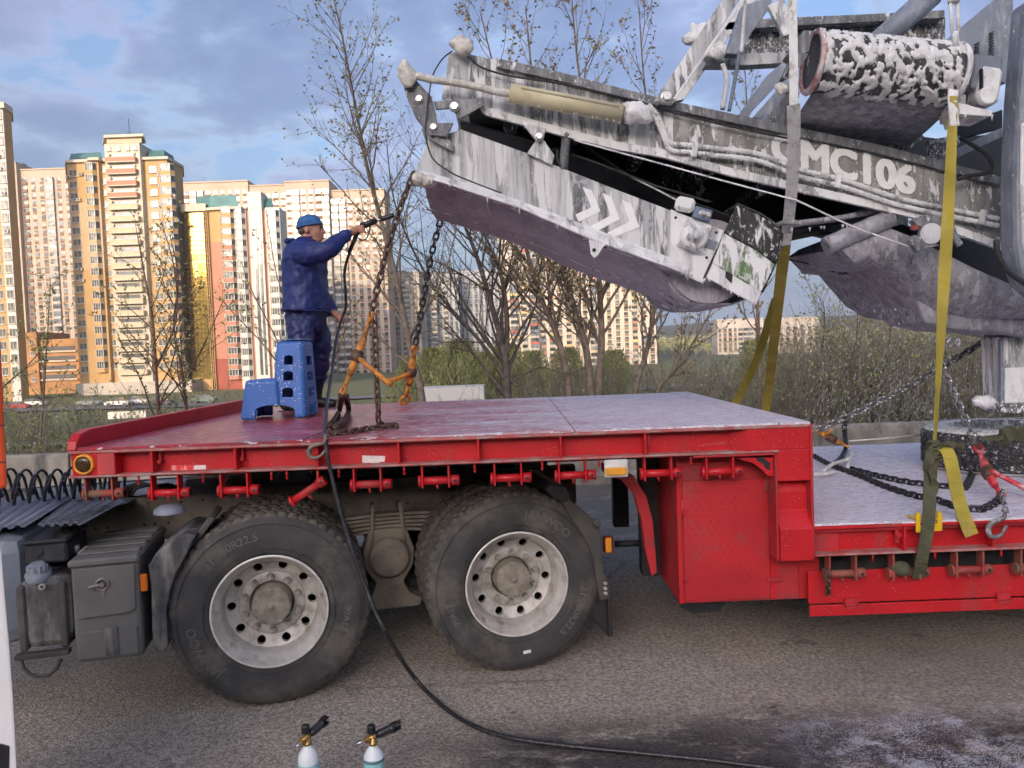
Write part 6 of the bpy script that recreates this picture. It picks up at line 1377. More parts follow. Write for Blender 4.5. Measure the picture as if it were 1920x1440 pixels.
# foam bottles on the asphalt
BOT = Mat('milky_plastic'); BOT.set('Base Color', (0.80, 0.84, 0.86, 1)); BOT.set('Roughness', .35); BOT.b.inputs['Subsurface Weight'].default_value = .2
LIQ = paint('turquoise_liquid', (0.30, 0.60, 0.64), 0.3, vs=4, var=.05); BRASS = paint('worn_brass', (0.48, 0.30, 0.10), 0.35, .8, vs=30); BLKG = paint('black_gloss_plastic', (0.02, 0.02, 0.022), 0.3, vs=20); STEEL = paint('steel_tube', (.6, .6, .6), .25, .9, vs=20)
def bottle(px, lvl, head, label, lance, ang):
    Y = 3.20; b0 = Vector((P(px, 1420, Y).x, Y, 0)); z = lambda py: P(px, py, Y).z
    t = thing('foam_bottle', b0, label, 'bottle', 'foam bottles'); rB = .044
    mb = MB(); mb.lathe([(rB-.004, .006), (rB, .02), (rB, z(lvl))], b0, (0, 0, 1), 32); mb.build('liquid_body', LIQ, t)
    mb = MB(); mb.lathe([(rB, z(lvl)), (rB, z(1424)), (rB*.93, z(1414)), (rB*.68, z(1405)), (.020, z(1400)), (.018, z(1396))], b0, (0, 0, 1), 32); mb.build('shoulder', BOT.m, t)
    mb = MB(); zz = z(1396); mb.lathe([(.016, 0), (.017, .012), (.013, .014), (.013, .04), (.010, .045), (.0005, .046)], b0+Vector((0, 0, zz)), (0, 0, 1), 16)
    ca, sa = math.cos(ang), math.sin(ang); ax = Vector((ca*.86, sa, .30)).normalized(); c = b0+Vector((0, 0, zz+.034)); mb.cyl(c-ax*.03, c+ax*.02, .013, 12)
    for k in range(4): mb.cyl(c-ax*(.01+.008*k), c-ax*(.013+.008*k), .0155, 12)
    mb.build('brass_neck', BRASS, t)
    mb = MB(); k0 = b0+Vector((-.006, 0, zz+.052)); mb.lathe([(.017, 0), (.0185, .004), (.0185, .028), (.014, .034), (.0005, .034)], k0, (0, 0, 1), 14, smooth=False); mb.build('knob', BLKG, t)
    mb = MB(); mb.tube([c+ax*.015, c+ax*.03, c+ax*.075, c+ax*.08, c+ax*head], [.014, .018, .018, .021, .022], 16); 
    for s_ in (-1, 1): mb.box(c+ax*(head+.012)+Vector((0, 0, s_*.012)), (.03, .03, .007), ax.to_track_quat('X', 'Z').to_matrix().to_4x4())
    mb.build('nozzle', BLKG, t)
    mb = MB(); mb.cyl(c-ax*.03, c-ax*(.03+lance), .0055, 10); mb.build('inlet_tube', STEEL, t)
bottle(578, 1428, .085, 'left foam bottle with turquoise liquid, nozzle pointing away', .03, R(48)); bottle(701, 1418, .10, 'right foam bottle with turquoise liquid and a long steel inlet tube', .06, R(8))

# white vehicle edge at the picture border
t = thing('white_vehicle', (P(-150, 1300, 2.6).x, 2.6, 0), 'white vehicle edge cut off at the lower left corner', 'vehicle')
WCAR = paint('white_car_paint', (.80, .80, .80), .3, vs=2, var=.04)
ol = [(-260, 940), (-6, 985), (4, 1040), (10, 1110), (18, 1200), (26, 1310), (33, 1440), (36, 1560), (-260, 1560)]
mb = MB(); k_ = len(ol); f_ = [P(a, b, 2.5) for a, b in ol]; g_ = [P(a-30, b, 2.75) for a, b in ol]; mb._add(f_+g_, [list(range(k_)), list(range(k_, 2*k_))[::-1]]+[(i, (i+1) % k_, k_+(i+1) % k_, k_+i) for i in range(k_)]); mb.build('body_panel', WCAR, t, bevel=.012)
MB().prism([P(a, b, 2.495) for a, b in ((-200, 1380), (2, 1396), (16, 1400), (14, 1520), (-200, 1520))], (0, .005, 0)).build('black_trim', BLKG, t)

# ---------------------------------------------------------------- blue step stool
BLUEP = paint('blue_step_plastic', (0.045, 0.16, 0.50), 0.42, vs=5, var=.08, speck=(.80, .84, .9), speck_scale=60, speck_lim=.28, bump=.1, bs=90)
def stool():
    Y0, Y1 = 5.40, 5.78
    def tap(x0, x1, x0b, x1b, py_t, py_b, Ya, Yb, ins):
        a, b = P(x0, py_t, Y0), P(x1, py_t, Y0); c, d = P(x1b, py_b, Y0), P(x0b, py_b, Y0); z1, z0 = a.z, DECK+.001
        return [Vector((d.x, Ya-ins, z0)), Vector((c.x, Ya-ins, z0)), Vector((c.x, Yb+ins, z0)), Vector((d.x, Yb+ins, z0)), Vector((a.x, Ya, z1)), Vector((b.x, Ya, z1)), Vector((b.x, Yb, z1)), Vector((a.x, Yb, z1))]
    FS = [(0, 3, 2, 1), (4, 5, 6, 7), (0, 1, 5, 4), (1, 2, 6, 5), (2, 3, 7, 6), (3, 0, 4, 7)]
    def solid(v, bev, name):
        mb = MB(); mb._add(v, FS); o = mb.build(name, BLUEP)
        if bev: q = o.modifiers.new('b', 'BEVEL'); q.width = bev; q.segments = 4
        return o
    tall = solid(tap(513, 564, 506, 574, 640, 787, Y0+.05, Y1-.05, .05), .03, 'tmp'); low = solid(tap(458, 520, 450, 528, 713, 787, Y0, Y1, .02), .03, 'tmp')
    ti = solid(tap(517, 560, 511, 568, 644, 800, Y0+.068, Y1-.068, .05), .02, 'tmp'); li = solid(tap(463, 522, 456, 522, 718, 800, Y0+.02, Y1-.02, .02), .02, 'tmp')
    ti.location.z -= .012; li.location.z -= .012
    cut = MB()
    def archcut(xc, yc, w, h):
        pts = []
        for i in range(9): t_ = math.pi*i/8; pts.append((xc+w/2*math.cos(t_)*1.0, yc-h/2+h*.28-h*.28*math.sin(t_)))
        pts += [(xc-w/2, yc+h/2), (xc+w/2, yc+h/2)]
        cut.prism([P(a, b, Y0) - Vector((0, .5, 0)) for a, b in pts], (0, 1.6, 0))
    for yc, w in ((675, 17), (705, 19), (736, 21)): archcut(538, yc, w, 18)
    archcut(516, 778, 73, 38)
    for yc, w in ((676, .14), (706, .15), (737, .16), (768, .17)):
        z = P(575, yc, Y0).z; cut.bb(P(548, yc, Y0).x, P(600, yc, Y0).x+.3, (Y0+Y1)/2-w/2, (Y0+Y1)/2+w/2, z-.032, z+.032)
    for xx in (470,): z = DECK; cut.bb(P(430, 770, Y0).x, P(470, 770, Y0).x, (Y0+Y1)/2-.1, (Y0+Y1)/2+.1, z-.1, z+.07)
    cu = cut.build('tmp', BLUEP)
    for o_, op in ((low, 'UNION'), (ti, 'DIFFERENCE'), (li, 'DIFFERENCE'), (cu, 'DIFFERENCE')):
        b = tall.modifiers.new('x', 'BOOLEAN'); b.object = o_; b.operation = op; b.solver = 'EXACT'
    me = smoothed_eval(tall)
    for o_ in (low, ti, li, cu, tall): bpy.data.objects.remove(o_)
    for p_ in me.polygons: p_.use_smooth = False
    o = bpy.data.objects.new('step_stool', me); link(o); me.name = 'step_stool'
    tag(o, 'blue plastic two step stool standing on the red deck', 'stool')
    mb = MB(); a, b = P(515, 637, Y0), P(562, 637, Y0); mb.bb(a.x, b.x, Y0+.05, Y1-.05, a.z-.006, a.z+.003, bev=.004); mb.build('top_tread', foam('foamed_blue_plastic', (0.05, 0.17, .5), .4, 60, 1, rough=.5, metal=0, film=.4), o)
stool()

# ---------------------------------------------------------------- worker
def worker():
    parts = []   # (MB, tag)
    def seg(pts, rs, tg, n=14):
        mb = MB(); ps = smooth_path([Vector(p) for p in pts], 4); rr = []
        for i in range(len(ps)):
            f = i/(len(ps)-1)*(len(rs)-1); k = min(int(f), len(rs)-2); rr.append(rs[k]+(rs[k+1]-rs[k])*(f-k))
        mb.tube(ps, rr, n); mb.ball(ps[0], rr[0]*.98, 12); mb.ball(ps[-1], rr[-1]*.98, 12); parts.append((mb, tg))
    def loft(rows, tg, n=20):
        mb = MB(); vs = []
        for px, py, hw, hy, Y in rows:
            c = P(px, py, Y); hx = hw*Y/F_PX
            for j in range(n): t = 2*math.pi*j/n; vs.append(c+Vector((hx*math.cos(t), hy*math.sin(t), 0)))
        k = len(rows); mb._add(vs, [(i*n+j, i*n+(j+1) % n, (i+1)*n+(j+1) % n, (i+1)*n+j) for i in range(k-1) for j in range(n)]+[list(range(n))[::-1], [(k-1)*n+j for j in range(n)]], 0, True); parts.append((mb, tg))
    YB = 6.36
    loft([(574, 446, 15, .085, YB), (572, 456, 27, .17, YB), (571, 468, 36, .225, YB), (571, 488, 40, .245, YB), (572, 515, 41, .235, YB), (573, 545, 41, .225, YB), (574, 572, 42, .235, YB), (574, 583, 42, .24, YB)], 0)
    loft([(574, 572, 37, .20, YB), (575, 590, 38, .20, YB), (575, 606, 37, .195, YB), (576, 622, 30, .17, YB)], 1)
    nf, ff = PG(543, 770, DECK), PG(600, 763, DECK)
    nh, fh = P(563, 606, 6.26), P(586, 606, 6.46)
    nk, fk = P(560, 662, 6.20), P(600, 655, 6.50)
    na, fa = nf+Vector((-.01, 0, .10)), ff+Vector((-.035, 0, .10))
    for h_, k_, a_ in ((nh, nk, na), (fh, fk, fa)):
        seg([h_, h_.lerp(k_, .5)+Vector((.012, 0, 0)), k_, k_.lerp(a_, .45), k_.lerp(a_, .62)], [.108, .104, .090, .083, .080], 1)
        seg([k_.lerp(a_, .5), k_.lerp(a_, .8), a_], [.066, .060, .056], 2)
        seg([a_+Vector((-.025, 0, -.055)), a_+Vector((.06, 0, -.062)), a_+Vector((.15, -.01, -.070))], [.044, .045, .036], 2)
    # raised near arm, lowered far arm
    sh, el, wr = P(562, 474, 6.14), P(612, 470, 6.05), P(649, 441, 6.12)
    seg([sh+Vector((0, .04, 0)), sh.lerp(el, .5)+Vector((0, 0, -.012)), el, el.lerp(wr, .5), wr], [.098, .092, .080, .064, .048], 0)
    hd = P(670, 430, 6.18); seg([wr.lerp(hd, -.1), wr.lerp(hd, .5), hd], [.030, .029, .033], 3, 10)
    sf, ef, wf = P(578, 476, 6.56), P(596, 540, 6.62), P(621, 583, 6.46)
    seg([sf, sf.lerp(ef, .5), ef, ef.lerp(wf, .5), wf], [.085, .075, .068, .062, .052], 0)
    hf = P(639, 597, 6.40); seg([wf, wf.lerp(hf, .6), hf], [.032, .030, .034], 3, 10)
    # fingers: closed on the grip and on the hose
    def finger(base, d1, d2, r): seg([base, base+d1, base+d1+d2], [r, r*.95, r*.8], 3, 8)
    for k in range(4):
        o_ = Vector((.004*k, 0, .018-.017*k)); finger(hd+Vector((.018, -.018, 0))+o_, Vector((.028, -.014, .004)), Vector((.012, .030-.002*k, -.004)), .0086)
    finger(hd+Vector((.004, .02, .020)), Vector((.03, .012, .018)), Vector((.022, .0, .004)), .0095)
    for k in range(4):
        o_ = Vector((-.006*k, 0, .020-.016*k)); finger(hf+Vector((.010, -.026, 0))+o_, Vector((.026, -.004, -.010)), Vector((.002, .030, -.012)), .0086)
    finger(hf+Vector((.008, -.01, .028)), Vector((.026, -.016, .004)), Vector((.018, .002, -.014)), .0095)
    # head in profile, looking up along the lance
    hc = P(584, 431, 6.36); k_ = 6.36/F_PX
    seg([P(572, 456, 6.36), P(578, 444, 6.36)], [.062, .058], 3)
    mb = MB(); mb.ball(hc+Vector((-.012, 0, .022)), (.094, .075, .090), 20); parts.append((mb, 3))
    mb = MB(); mb.ball(hc+Vector((.030, 0, -.020)), (.062, .062, .082), 16); parts.append((mb, 3))
    mb = MB(); mb.ball(hc+Vector((.052, 0, -.078)), (.034, .040, .024), 12); parts.append((mb, 3))
    seg([hc+Vector((.080, 0, .018)), hc+Vector((.100, 0, -.012)), hc+Vector((.103, 0, -.024))], [.010, .013, .014], 3, 10)
    seg([hc+Vector((.074, -.03, .026)), hc+Vector((.084, 0, .030)), hc+Vector((.074, .03, .026))], [.012, .013, .012], 3, 8)
    seg([hc+Vector((.080, -.018, -.050)), hc+Vector((.090, 0, -.048)), hc+Vector((.080, .018, -.050))], [.008, .010, .008], 3, 8)
    seg([hc+Vector((.078, -.016, -.064)), hc+Vector((.086, 0, -.063)), hc+Vector((.078, .016, -.064))], [.008, .010, .008], 3, 8)
    for sy in (-1, 1): mb = MB(); mb.ball(hc+Vector((-.022, sy*.076, -.012)), (.020, .010, .030), 10); parts.append((mb, 3))
    allm = MB(); tags = []; kd_pts = []
    for mb, tg in parts:
        o_ = len(allm.v); allm.v += mb.v; allm.f += [[o_+i for i in f] for f in mb.f]; allm.m += mb.m; allm.sm += mb.sm; kd_pts += [(v, tg) for v in mb.v]
    kd = KDTree(len(kd_pts))
    for i, (v, tg) in enumerate(kd_pts): kd.insert(v, i)
    kd.balance()
    tmp = allm.build('tmp', BLUEP)
    r_ = tmp.modifiers.new('r', 'REMESH'); r_.mode = 'VOXEL'; r_.voxel_size = .0078; r_.use_smooth_shade = True
    s_ = tmp.modifiers.new('s', 'SMOOTH'); s_.factor = .5; s_.iterations = 3
    me = smoothed_eval(tmp); bpy.data.objects.remove(tmp)
    JK = paint('blue_rain_jacket', (0.018, 0.031, 0.155), 0.5, vs=9, var=.15, speck=(.6, .65, .8), speck_scale=60, speck_lim=.12, bump=.25, bs=26)
    TRS = paint('blue_rain_trousers', (0.015, 0.025, 0.115), 0.48, vs=9, var=.18, bump=.3, bs=24)
    BT = paint('black_rubber_boots', (0.016, 0.016, 0.017), 0.4, vs=20); SK = paint('weathered_skin', (0.50, 0.25, 0.17), 0.55, vs=25, var=.10, dirt=(.42, .15, .10), dirt_amt=.35, ds=30)
    me.materials.clear()
    for mt in (JK, TRS, BT, SK): me.materials.append(mt)
    hem = P(574, 584, YB).z; cuff_z = None
    tg_of = []
    for v in me.vertices:
        co, i, d = kd.find(v.co); tg_of.append(kd_pts[i][1])
    # folds in the cloth
    nrm_ = [v.normal.copy() for v in me.vertices]
    for v in me.vertices:
        tg = tg_of[v.index]
        if tg in (0, 1):
            c = v.co; amp = .017 if tg == 1 else .010
            f = (1-2*abs(mnoise.noise(Vector((c.x*9+c.z*4, c.y*7, c.z*7-c.x*5)))))*.8-.4+.5*mnoise.noise(Vector((c.x*22-c.z*17, c.y*18, c.z*19+c.x*11)))
            v.co = c+nrm_[v.index]*(amp*f)
    for p_ in me.polygons:
        t_ = [tg_of[i] for i in p_.vertices]; p_.material_index = max(set(t_), key=t_.count); p_.use_smooth = True
    me.name = 'person'
    o = bpy.data.objects.new('person', me); link(o); tag(o, 'person in blue rain suit, cap and black boots aiming a spray gun', 'person')
    # clothing details and face
    CAP = paint('blue_knit_cap', (0.045, 0.145, 0.36), 0.8, vs=40, var=.12, bump=.4, bs=120)
    mb = MB(); n = 24; vs = []; rows_ = [(0.0, 1.0), (.022, 1.03), (.055, .94), (.082, .70), (.098, .36), (.102, .02)]
    cc = hc+Vector((-.014, 0, .030)); tiltm = Matrix.Rotation(R(-9), 3, 'Y')
    for z, s2 in rows_:
        for j in range(n): t_ = 2*math.pi*j/n; vs.append(cc+tiltm @ Vector((.103*s2*math.cos(t_), .084*s2*math.sin(t_), z-.006)))
    mb._add(vs, [(i*n+j, i*n+(j+1) % n, (i+1)*n+(j+1) % n, (i+1)*n+j) for i in range(len(rows_)-1) for j in range(n)], 0, True); mb.tube([cc+tiltm @ Vector((.104*math.cos(2*math.pi*j/n), .085*math.sin(2*math.pi*j/n), .000)) for j in range(n)], .009, 6, closed=True); mb.build('cap', CAP, o)
    HAIR = paint('short_dark_hair', (0.10, 0.08, 0.065), .8, vs=50)
    mb = MB(); mb.ball(hc+Vector((-.060, 0, -.012)), (.050, .074, .036), 14); mb.build('hair', HAIR, o)
    EY = paint('dark_eye', (.02, .015, .012), .3)
    for sy in (-1, 1): mb = MB(); mb.ball(hc+Vector((.079, sy*.030, .006)), (.010, .012, .006), 8); mb.build('eye', EY, o); mb = MB(); mb.tube([hc+Vector((.084, sy*.045, .022)), hc+Vector((.090, sy*.03, .027)), hc+Vector((.091, sy*.014, .024))], .005, 6); mb.build('eyebrow', HAIR, o)
    mb = MB(); cb = P(549, 455, YB); mb.ball((0, 0, 0), (.055, .13, .040), 16); mb.v = [cb+v*(1+.2*mnoise.noise(v*18)) for v in mb.v]; mb.build('hood', JK, o)
    mb = MB(); c = P(574, 583, YB); hx = 43.5*YB/F_PX; n = 40
    ring = [c+Vector((hx*math.cos(2*math.pi*j/n), .248*math.sin(2*math.pi*j/n), .006*math.sin(j*1.9)-.012*math.cos(2*math.pi*j/n))) for j in range(n)]; mb.tube(ring, .009, 6, closed=True); mb.build('jacket_hem', JK, o)
    for p0, p1, rr, mt, nm in ((wr, el, .051, JK, 'cuff'), (wf, ef, .056, JK, 'cuff')):
        mb = MB(); d = (p1-p0).normalized(); mb.lathe([(rr-.012, -.006), (rr, -.004), (rr+.002, .012), (rr-.006, .02)], p0, d, 18); mb.build(nm, mt, o)
    for k_, a_ in ((nk, na), (fk, fa)):
        mb = MB(); q = k_.lerp(a_, .60); mb.lathe([(.062, -.012), (.080, -.008), (.088, .012), (.078, .03)], q, (k_-a_).normalized(), 20); mb.build('trouser_cuff', TRS, o)
        mb = MB(); mb.box(a_+Vector((.055, -.004, -.104)), (.27, .088, .018), None, 0, .008); mb.build('boot_sole', BT, o)
    # the gun he holds
    t = thing('spray_gun', hd, 'black pressure washer gun held up in the raised hand', 'spray gun'); y = 6.175
    mb = MB(); mb.tube([P(664, 448, y), P(672, 434, y), P(682, 424, y)], [.016, .019, .022], 12); mb.build('grip', BLKG, t)
    mb = MB(); mb.tube([P(676, 424, y), P(690, 420, y), P(706, 413, y)], [.024, .026, .022], 12); mb.build('receiver', BLKG, t)
    mb = MB(); mb.tube([P(704, 414, y), P(716, 411, y)], .011, 10); mb.build('lance_tube', STEEL, t)
    mb = MB(); mb.tube([P(714, 411, y), P(718, 410, y), P(736, 404, y), P(739, 403, y)], [.014, .020, .020, .016], 14); mb.cyl(P(714, 410, y), P(713, 404, y), .012, 10); mb.build('nozzle', BLKG, t)
    mb = MB(); mb.tube(smooth_path([P(a, b, y) for a, b in ((694, 424), (692, 436), (686, 448), (678, 450), (669, 444))], 4), .006, 8); mb.build('trigger_guard', BLKG, t)
    mb = MB(); mb.tube([P(666, 446, y), P(660, 460, 6.2), P(654, 474, 6.2)], [.016, .0165, .014], 10); mb.build('hose_sleeve', BLKG, t)
worker()
# ================================================================ trees, shrubs, undergrowth, spray
BARK = paint('grey_brown_bark', (0.23, 0.18, 0.135), 0.9, var=.3, vs=12, dirt=(0.28, 0.24, 0.19), dirt_amt=.5, ds=8); BARKD = paint('dark_bark', (0.13, 0.105, 0.09), 0.9, var=.3, vs=12); BARKR = paint('reddish_twigs', (0.17, 0.095, 0.065), 0.85, var=.3, vs=12)
BUD = paint('spring_buds', (0.34, 0.32, 0.13), 0.8, var=.35, vs=3); LEAFY = paint('young_leaves', (0.32, 0.36, 0.13), 0.8, var=.35, vs=2.5); LEAFO = paint('olive_brown_leaves', (0.34, 0.27, 0.13), 0.8, var=.35, vs=4)
WILLOW = paint('willow_green', (0.25, 0.26, 0.10), 0.85, var=.4, vs=.8); BRUSH = paint('grey_brush_twigs', (0.29, 0.25, 0.19), 0.9, var=.4, vs=3); BRUSHL = paint('brush_leaves', (0.30, 0.31, 0.15), 0.85, var=.45, vs=2)
def rvec(rn): return Vector((rn.gauss(0, 1), rn.gauss(0, 1), rn.gauss(0, 1))).normalized()
def leaf(mb, p, d, s, rn, mi=0):
    a = rvec(rn); a = (a-d*a.dot(d)).normalized(); e = p+d*s; m = p+d*s*.5; w_ = a*s*.30; n_ = d.cross(a)*s*.08
    mb._add([p, m+w_+n_, e, m-w_+n_], [(0, 1, 2, 3)], mi)
class Tree:
    def __init__(s, name, label, base, seed, bark, leafm, group=None, cat='tree'):
        s.t = thing(name, base, label, cat, group); s.tr = MB(); s.br = MB(); s.lf = MB(); s.rn = random.Random(seed); s.bark = bark; s.leafm = leafm
    def twig(s, p, d, L_, r, lvl, leaves, leafsize, spread, upw):
        rn = s.rn; n = 5 if lvl < 2 else 4; pts = [p]; dd = d.copy()
        for i in range(n):
            dd = (dd+rvec(rn)*.16+Vector((0, 0, upw))).normalized(); pts.append(pts[-1]+dd*L_/n)
        rs = [r*(1-.82*i/n) for i in range(n+1)]
        s.br.tube(pts, rs, 5 if lvl == 0 else (4 if lvl == 1 else 3), caps=False)
        if leaves:
            for k in range(int(leaves*L_*(1 if lvl < 2 else 1.6))):
                t = rn.uniform(.25, 1)*n; i = min(int(t), n-1); q = pts[i].lerp(pts[i+1], t-i); leaf(s.lf, q, (rvec(rn)+dd*.6+Vector((0, 0, -.25))).normalized(), leafsize*rn.uniform(.5, 1.3), rn)
        if lvl < s.depth:
            m = max(2, int(L_*s.dens*(1 if lvl == 0 else .8)))
            for k in range(m):
                t = rn.uniform(.2, .97)*n; i = min(int(t), n-1); q = pts[i].lerp(pts[i+1], t-i); loc = (pts[i+1]-pts[i]).normalized(); a = rvec(rn); a = (a-loc*a.dot(loc)).normalized()
                s.twig(q, (loc*(1-spread)+a*spread).normalized(), L_*rn.uniform(.28, .55)*(1.1-.5*t/n), max(r*.5*(1-.6*t/n), .0022), lvl+1, leaves, leafsize, spread, upw)
    def stem(s, path, r0, r1, nb, bl, leaves=0, leafsize=.04, depth=2, dens=4, spread=.55, upw=.06, t0=.2, sides=8):
        path = smooth_path([Vector(p) for p in path], 6); k = len(path); s.depth = depth-1; s.dens = dens; rn = s.rn
        rs = [r0+(r1-r0)*(i/(k-1))**.8 for i in range(k)]; s.tr.tube(path, rs, sides)
        for b in range(nb):
            t = t0+(1-t0)*(b+rn.random())/nb; f = t*(k-1); i = min(int(f), k-2); p = path[i].lerp(path[i+1], f-i); loc = (path[i+1]-path[i]).normalized(); a = rvec(rn); a.y *= .8; a = (a-loc*a.dot(loc)).normalized()
            s.twig(p, (loc*(1-spread)+a*spread+Vector((0, 0, .1))).normalized(), bl*rn.uniform(.6, 1.15)*(1.15-.75*t), max(rs[i]*.5, .004), 0, leaves, leafsize, spread, upw)
    def done(s):
        s.tr.build('trunk', s.bark, s.t); s.br.build('crown', s.bark, s.t)
        if s.lf.v: tag(s.lf.build('leaves', s.leafm, s.t), kind='stuff')
def gp(px, Y): x = P(px, 750, Y).x; return Vector((x, Y, terrain_h(x, Y)-.05))
G_T = 'bare spring trees behind the wall'
def path(l, Y): return [gp(l[0][0], Y)]+[P(a, b, Y) for a, b in l]
T = Tree('young_tree', 'slender budding tree with its crown above the worker', gp(795, 11.3), 3, BARK, BUD, G_T)
T.stem(path([(792, 752), (770, 660), (747, 540), (716, 420), (690, 320), (674, 240), (655, 140), (640, 60), (624, -8)], 11.3), .062, .007, 42, 2.1, 8, .05, 3, 5.2, .50, .05, .18); T.done()
T = Tree('young_tree', 'thin bare tree in front of the ochre tower, left of the pair', gp(298, 11.6), 5, BARKR, BUD, G_T)
T.stem(path([(298, 785), (293, 700), (286, 600), (270, 510), (256, 432)], 11.6), .040, .006, 18, 1.5, 11, .055, 3, 4.2, .5, .05, .15); T.stem([P(292, 690, 11.6), P(330, 600, 11.6), P(326, 500, 11.6), P(300, 410, 11.6)], .022, .005, 10, 1.0, 11, .055, 2, 4, .5); T.done()
T = Tree('young_tree', 'thin bare tree in front of the golden glass, right of the pair', gp(352, 11.9), 6, BARKR, BUD, G_T)
T.stem(path([(350, 775), (340, 690), (326, 610), (334, 520), (318, 440)], 11.9), .036, .006, 18, 1.4, 11, .055, 3, 4.2, .5, .05, .15); T.stem([P(344, 720, 11.9), P(385, 640, 11.9), P(420, 560, 11.9)], .018, .004, 8, .9, 11, .05, 2, 4, .5); T.done()
T = Tree('young_tree', 'leafing sapling at the left picture edge', gp(72, 11.4), 7, BARK, LEAFY, G_T)
T.stem(path([(75, 850), (82, 740), (88, 640), (95, 520)], 11.4), .026, .005, 18, 1.2, 16, .05, 3, 4, .5, .04, .1); T.stem([P(-40, 760, 11.4), P(30, 705, 11.4), P(75, 660, 11.4), P(130, 600, 11.4)], .018, .004, 9, .9, 10, .05, 2, 4, .5); T.done()
T = Tree('young_tree', 'reddish many stemmed shrub tree left of the worker', gp(540, 11.8), 8, BARKR, BUD, G_T)
for l in ([(560, 740), (520, 640), (470, 540), (452, 490)], [(548, 740), (505, 660), (440, 590), (415, 560)], [(575, 740), (560, 640), (520, 520), (500, 400)], [(600, 740), (640, 640), (660, 560)]): T.stem(path(l, 11.8), .020, .004, 11, 1.0, 13, .055, 2, 4.5, .5, .04, .1)
T.done()
T = Tree('bare_tree', 'dark finely branched tree below the conveyor tip', gp(953, 12.6), 9, BARKD, BUD, G_T)
T.stem(path([(952, 745), (945, 660), (918, 560), (890, 470), (858, 390), (830, 320)], 12.6), .085, .012, 26, 2.6, 1, .05, 4, 4.0, .5, .05, .15); T.stem([P(948, 690, 12.6), P(950, 590, 12.6), P(935, 500, 12.6), P(905, 430, 12.6), P(890, 360, 12.6)], .055, .01, 20, 2.0, 1, .05, 4, 3.8, .5, .05)
T.stem([P(950, 715, 12.6), P(900, 640, 12.6), P(830, 560, 12.6), P(780, 480, 12.6), P(740, 380, 12.6), P(725, 270, 12.6)], .040, .007, 22, 1.9, 0, .05, 4, 3.8, .5, .05, .2); T.stem([P(955, 720, 12.6), P(1010, 690, 12.6), P(1060, 700, 12.6), P(1100, 690, 12.6)], .018, .005, 8, 1.0, 0, .05, 3, 4, .5); T.done()
for nm, seed, l, r0, nb in (('grey barked tree with leafing shoots rising past the conveyor, leftmost trunk', 11, [(1068, 738), (1048, 640), (1015, 560), (988, 470), (960, 330), (930, 150), (900, 20)], .075, 26), ('grey barked tree with leafing shoots, second trunk behind the conveyor', 12, [(1108, 742), (1098, 650), (1075, 570), (1050, 490), (1020, 330), (1000, 160), (985, 10)], .085, 30),
                            ('grey barked tree with leafing shoots, third and straightest trunk', 13, [(1122, 742), (1128, 640), (1124, 540), (1118, 430), (1100, 250), (1080, 90), (1072, -10)], .085, 30), ('grey barked tree with leafing shoots leaning right under the tail guard', 14, [(1190, 742), (1212, 660), (1228, 570), (1236, 480), (1222, 300), (1205, 120), (1198, 10)], .06, 26), ('thin tree leaning right below the conveyor tail', 15, [(1232, 740), (1270, 690), (1312, 620), (1340, 570)], .05, 14)):
    T = Tree('leafing_tree', nm, gp(l[0][0], 12.2+seed*.05), seed, BARK, LEAFO, G_T)
    T.stem(path(l, 12.2+seed*.05), r0, .008, nb+8, 2.3 if len(l) > 5 else 1.3, 10, .062, 3, 4.4, .46, .10, .25); T.done()
T = Tree('leafing_tree', 'thin leafing tree top seen between the machine struts', gp(1420, 13.2), 18, BARK, LEAFO, G_T)
T.stem(path([(1425, 742), (1420, 560), (1412, 400), (1404, 250), (1396, 120)], 13.2), .05, .007, 26, 1.5, 10, .07, 3, 3.0, .45, .1, .3); T.done()
for k, (px, top, lab) in enumerate(((1602, 500, 'slim sapling rising out of the brush, left of the hanging strap'), (1665, 545, 'slim sapling in the brush just left of the yellow strap'), (1540, 560, 'slim sapling in the brush beside the gooseneck'), (1820, 640, 'thin bare shoots right of the yellow strap'))):
    Y = 12.4+.5*k; T = Tree('sapling', lab, gp(px, Y), 20+k, BARKD, LEAFY, 'saplings in the brush'); T.stem(path([(px-6, 800), (px-2, 700), (px+6, 600 if top < 590 else (700+top)/2), (px+2, top)], Y), .030, .005, 26, 1.4, 12, .045, 3, 4.5, .5, .05, .1); T.done()

# willow shrubs far behind, each with its own crown
def willow_mesh(seed):
    rn = random.Random(seed); mb = MB()
    for k in range(5200):
        a = rn.uniform(0, 2*math.pi); h = rn.random()**.7; rr = (1-(h*1.05-.25)**2)*(.30+.85*rn.random()**.8)*(.75+.6*mnoise.noise(Vector((math.cos(a)*2, math.sin(a)*2, h*3+seed))))
        p = Vector((rr*math.cos(a)*2.6, rr*math.sin(a)*2.2, h*3.2)); leaf(mb, p, (rvec(rn)*.5+Vector((math.cos(a)*.4, 0, .9))).normalized(), rn.uniform(.07, .19), rn, 0)
    return mb.mesh('crown', [WILLOW])
WM_ = [willow_mesh(1), willow_mesh(2), willow_mesh(3)]; STEMW = MB()
for k in range(9): a = k*.7; STEMW.tube([(0, 0, 0), (.4*math.cos(a), .4*math.sin(a), 1.2), (1.1*math.cos(a), 1.1*math.sin(a), 2.6)], [.06, .045, .02], 5)
STEMW = STEMW.mesh('stems', BARK); rn = random.Random(77)
ORD = ['first', 'second', 'third', 'fourth', 'fifth', 'sixth', 'seventh', 'eighth', 'ninth']
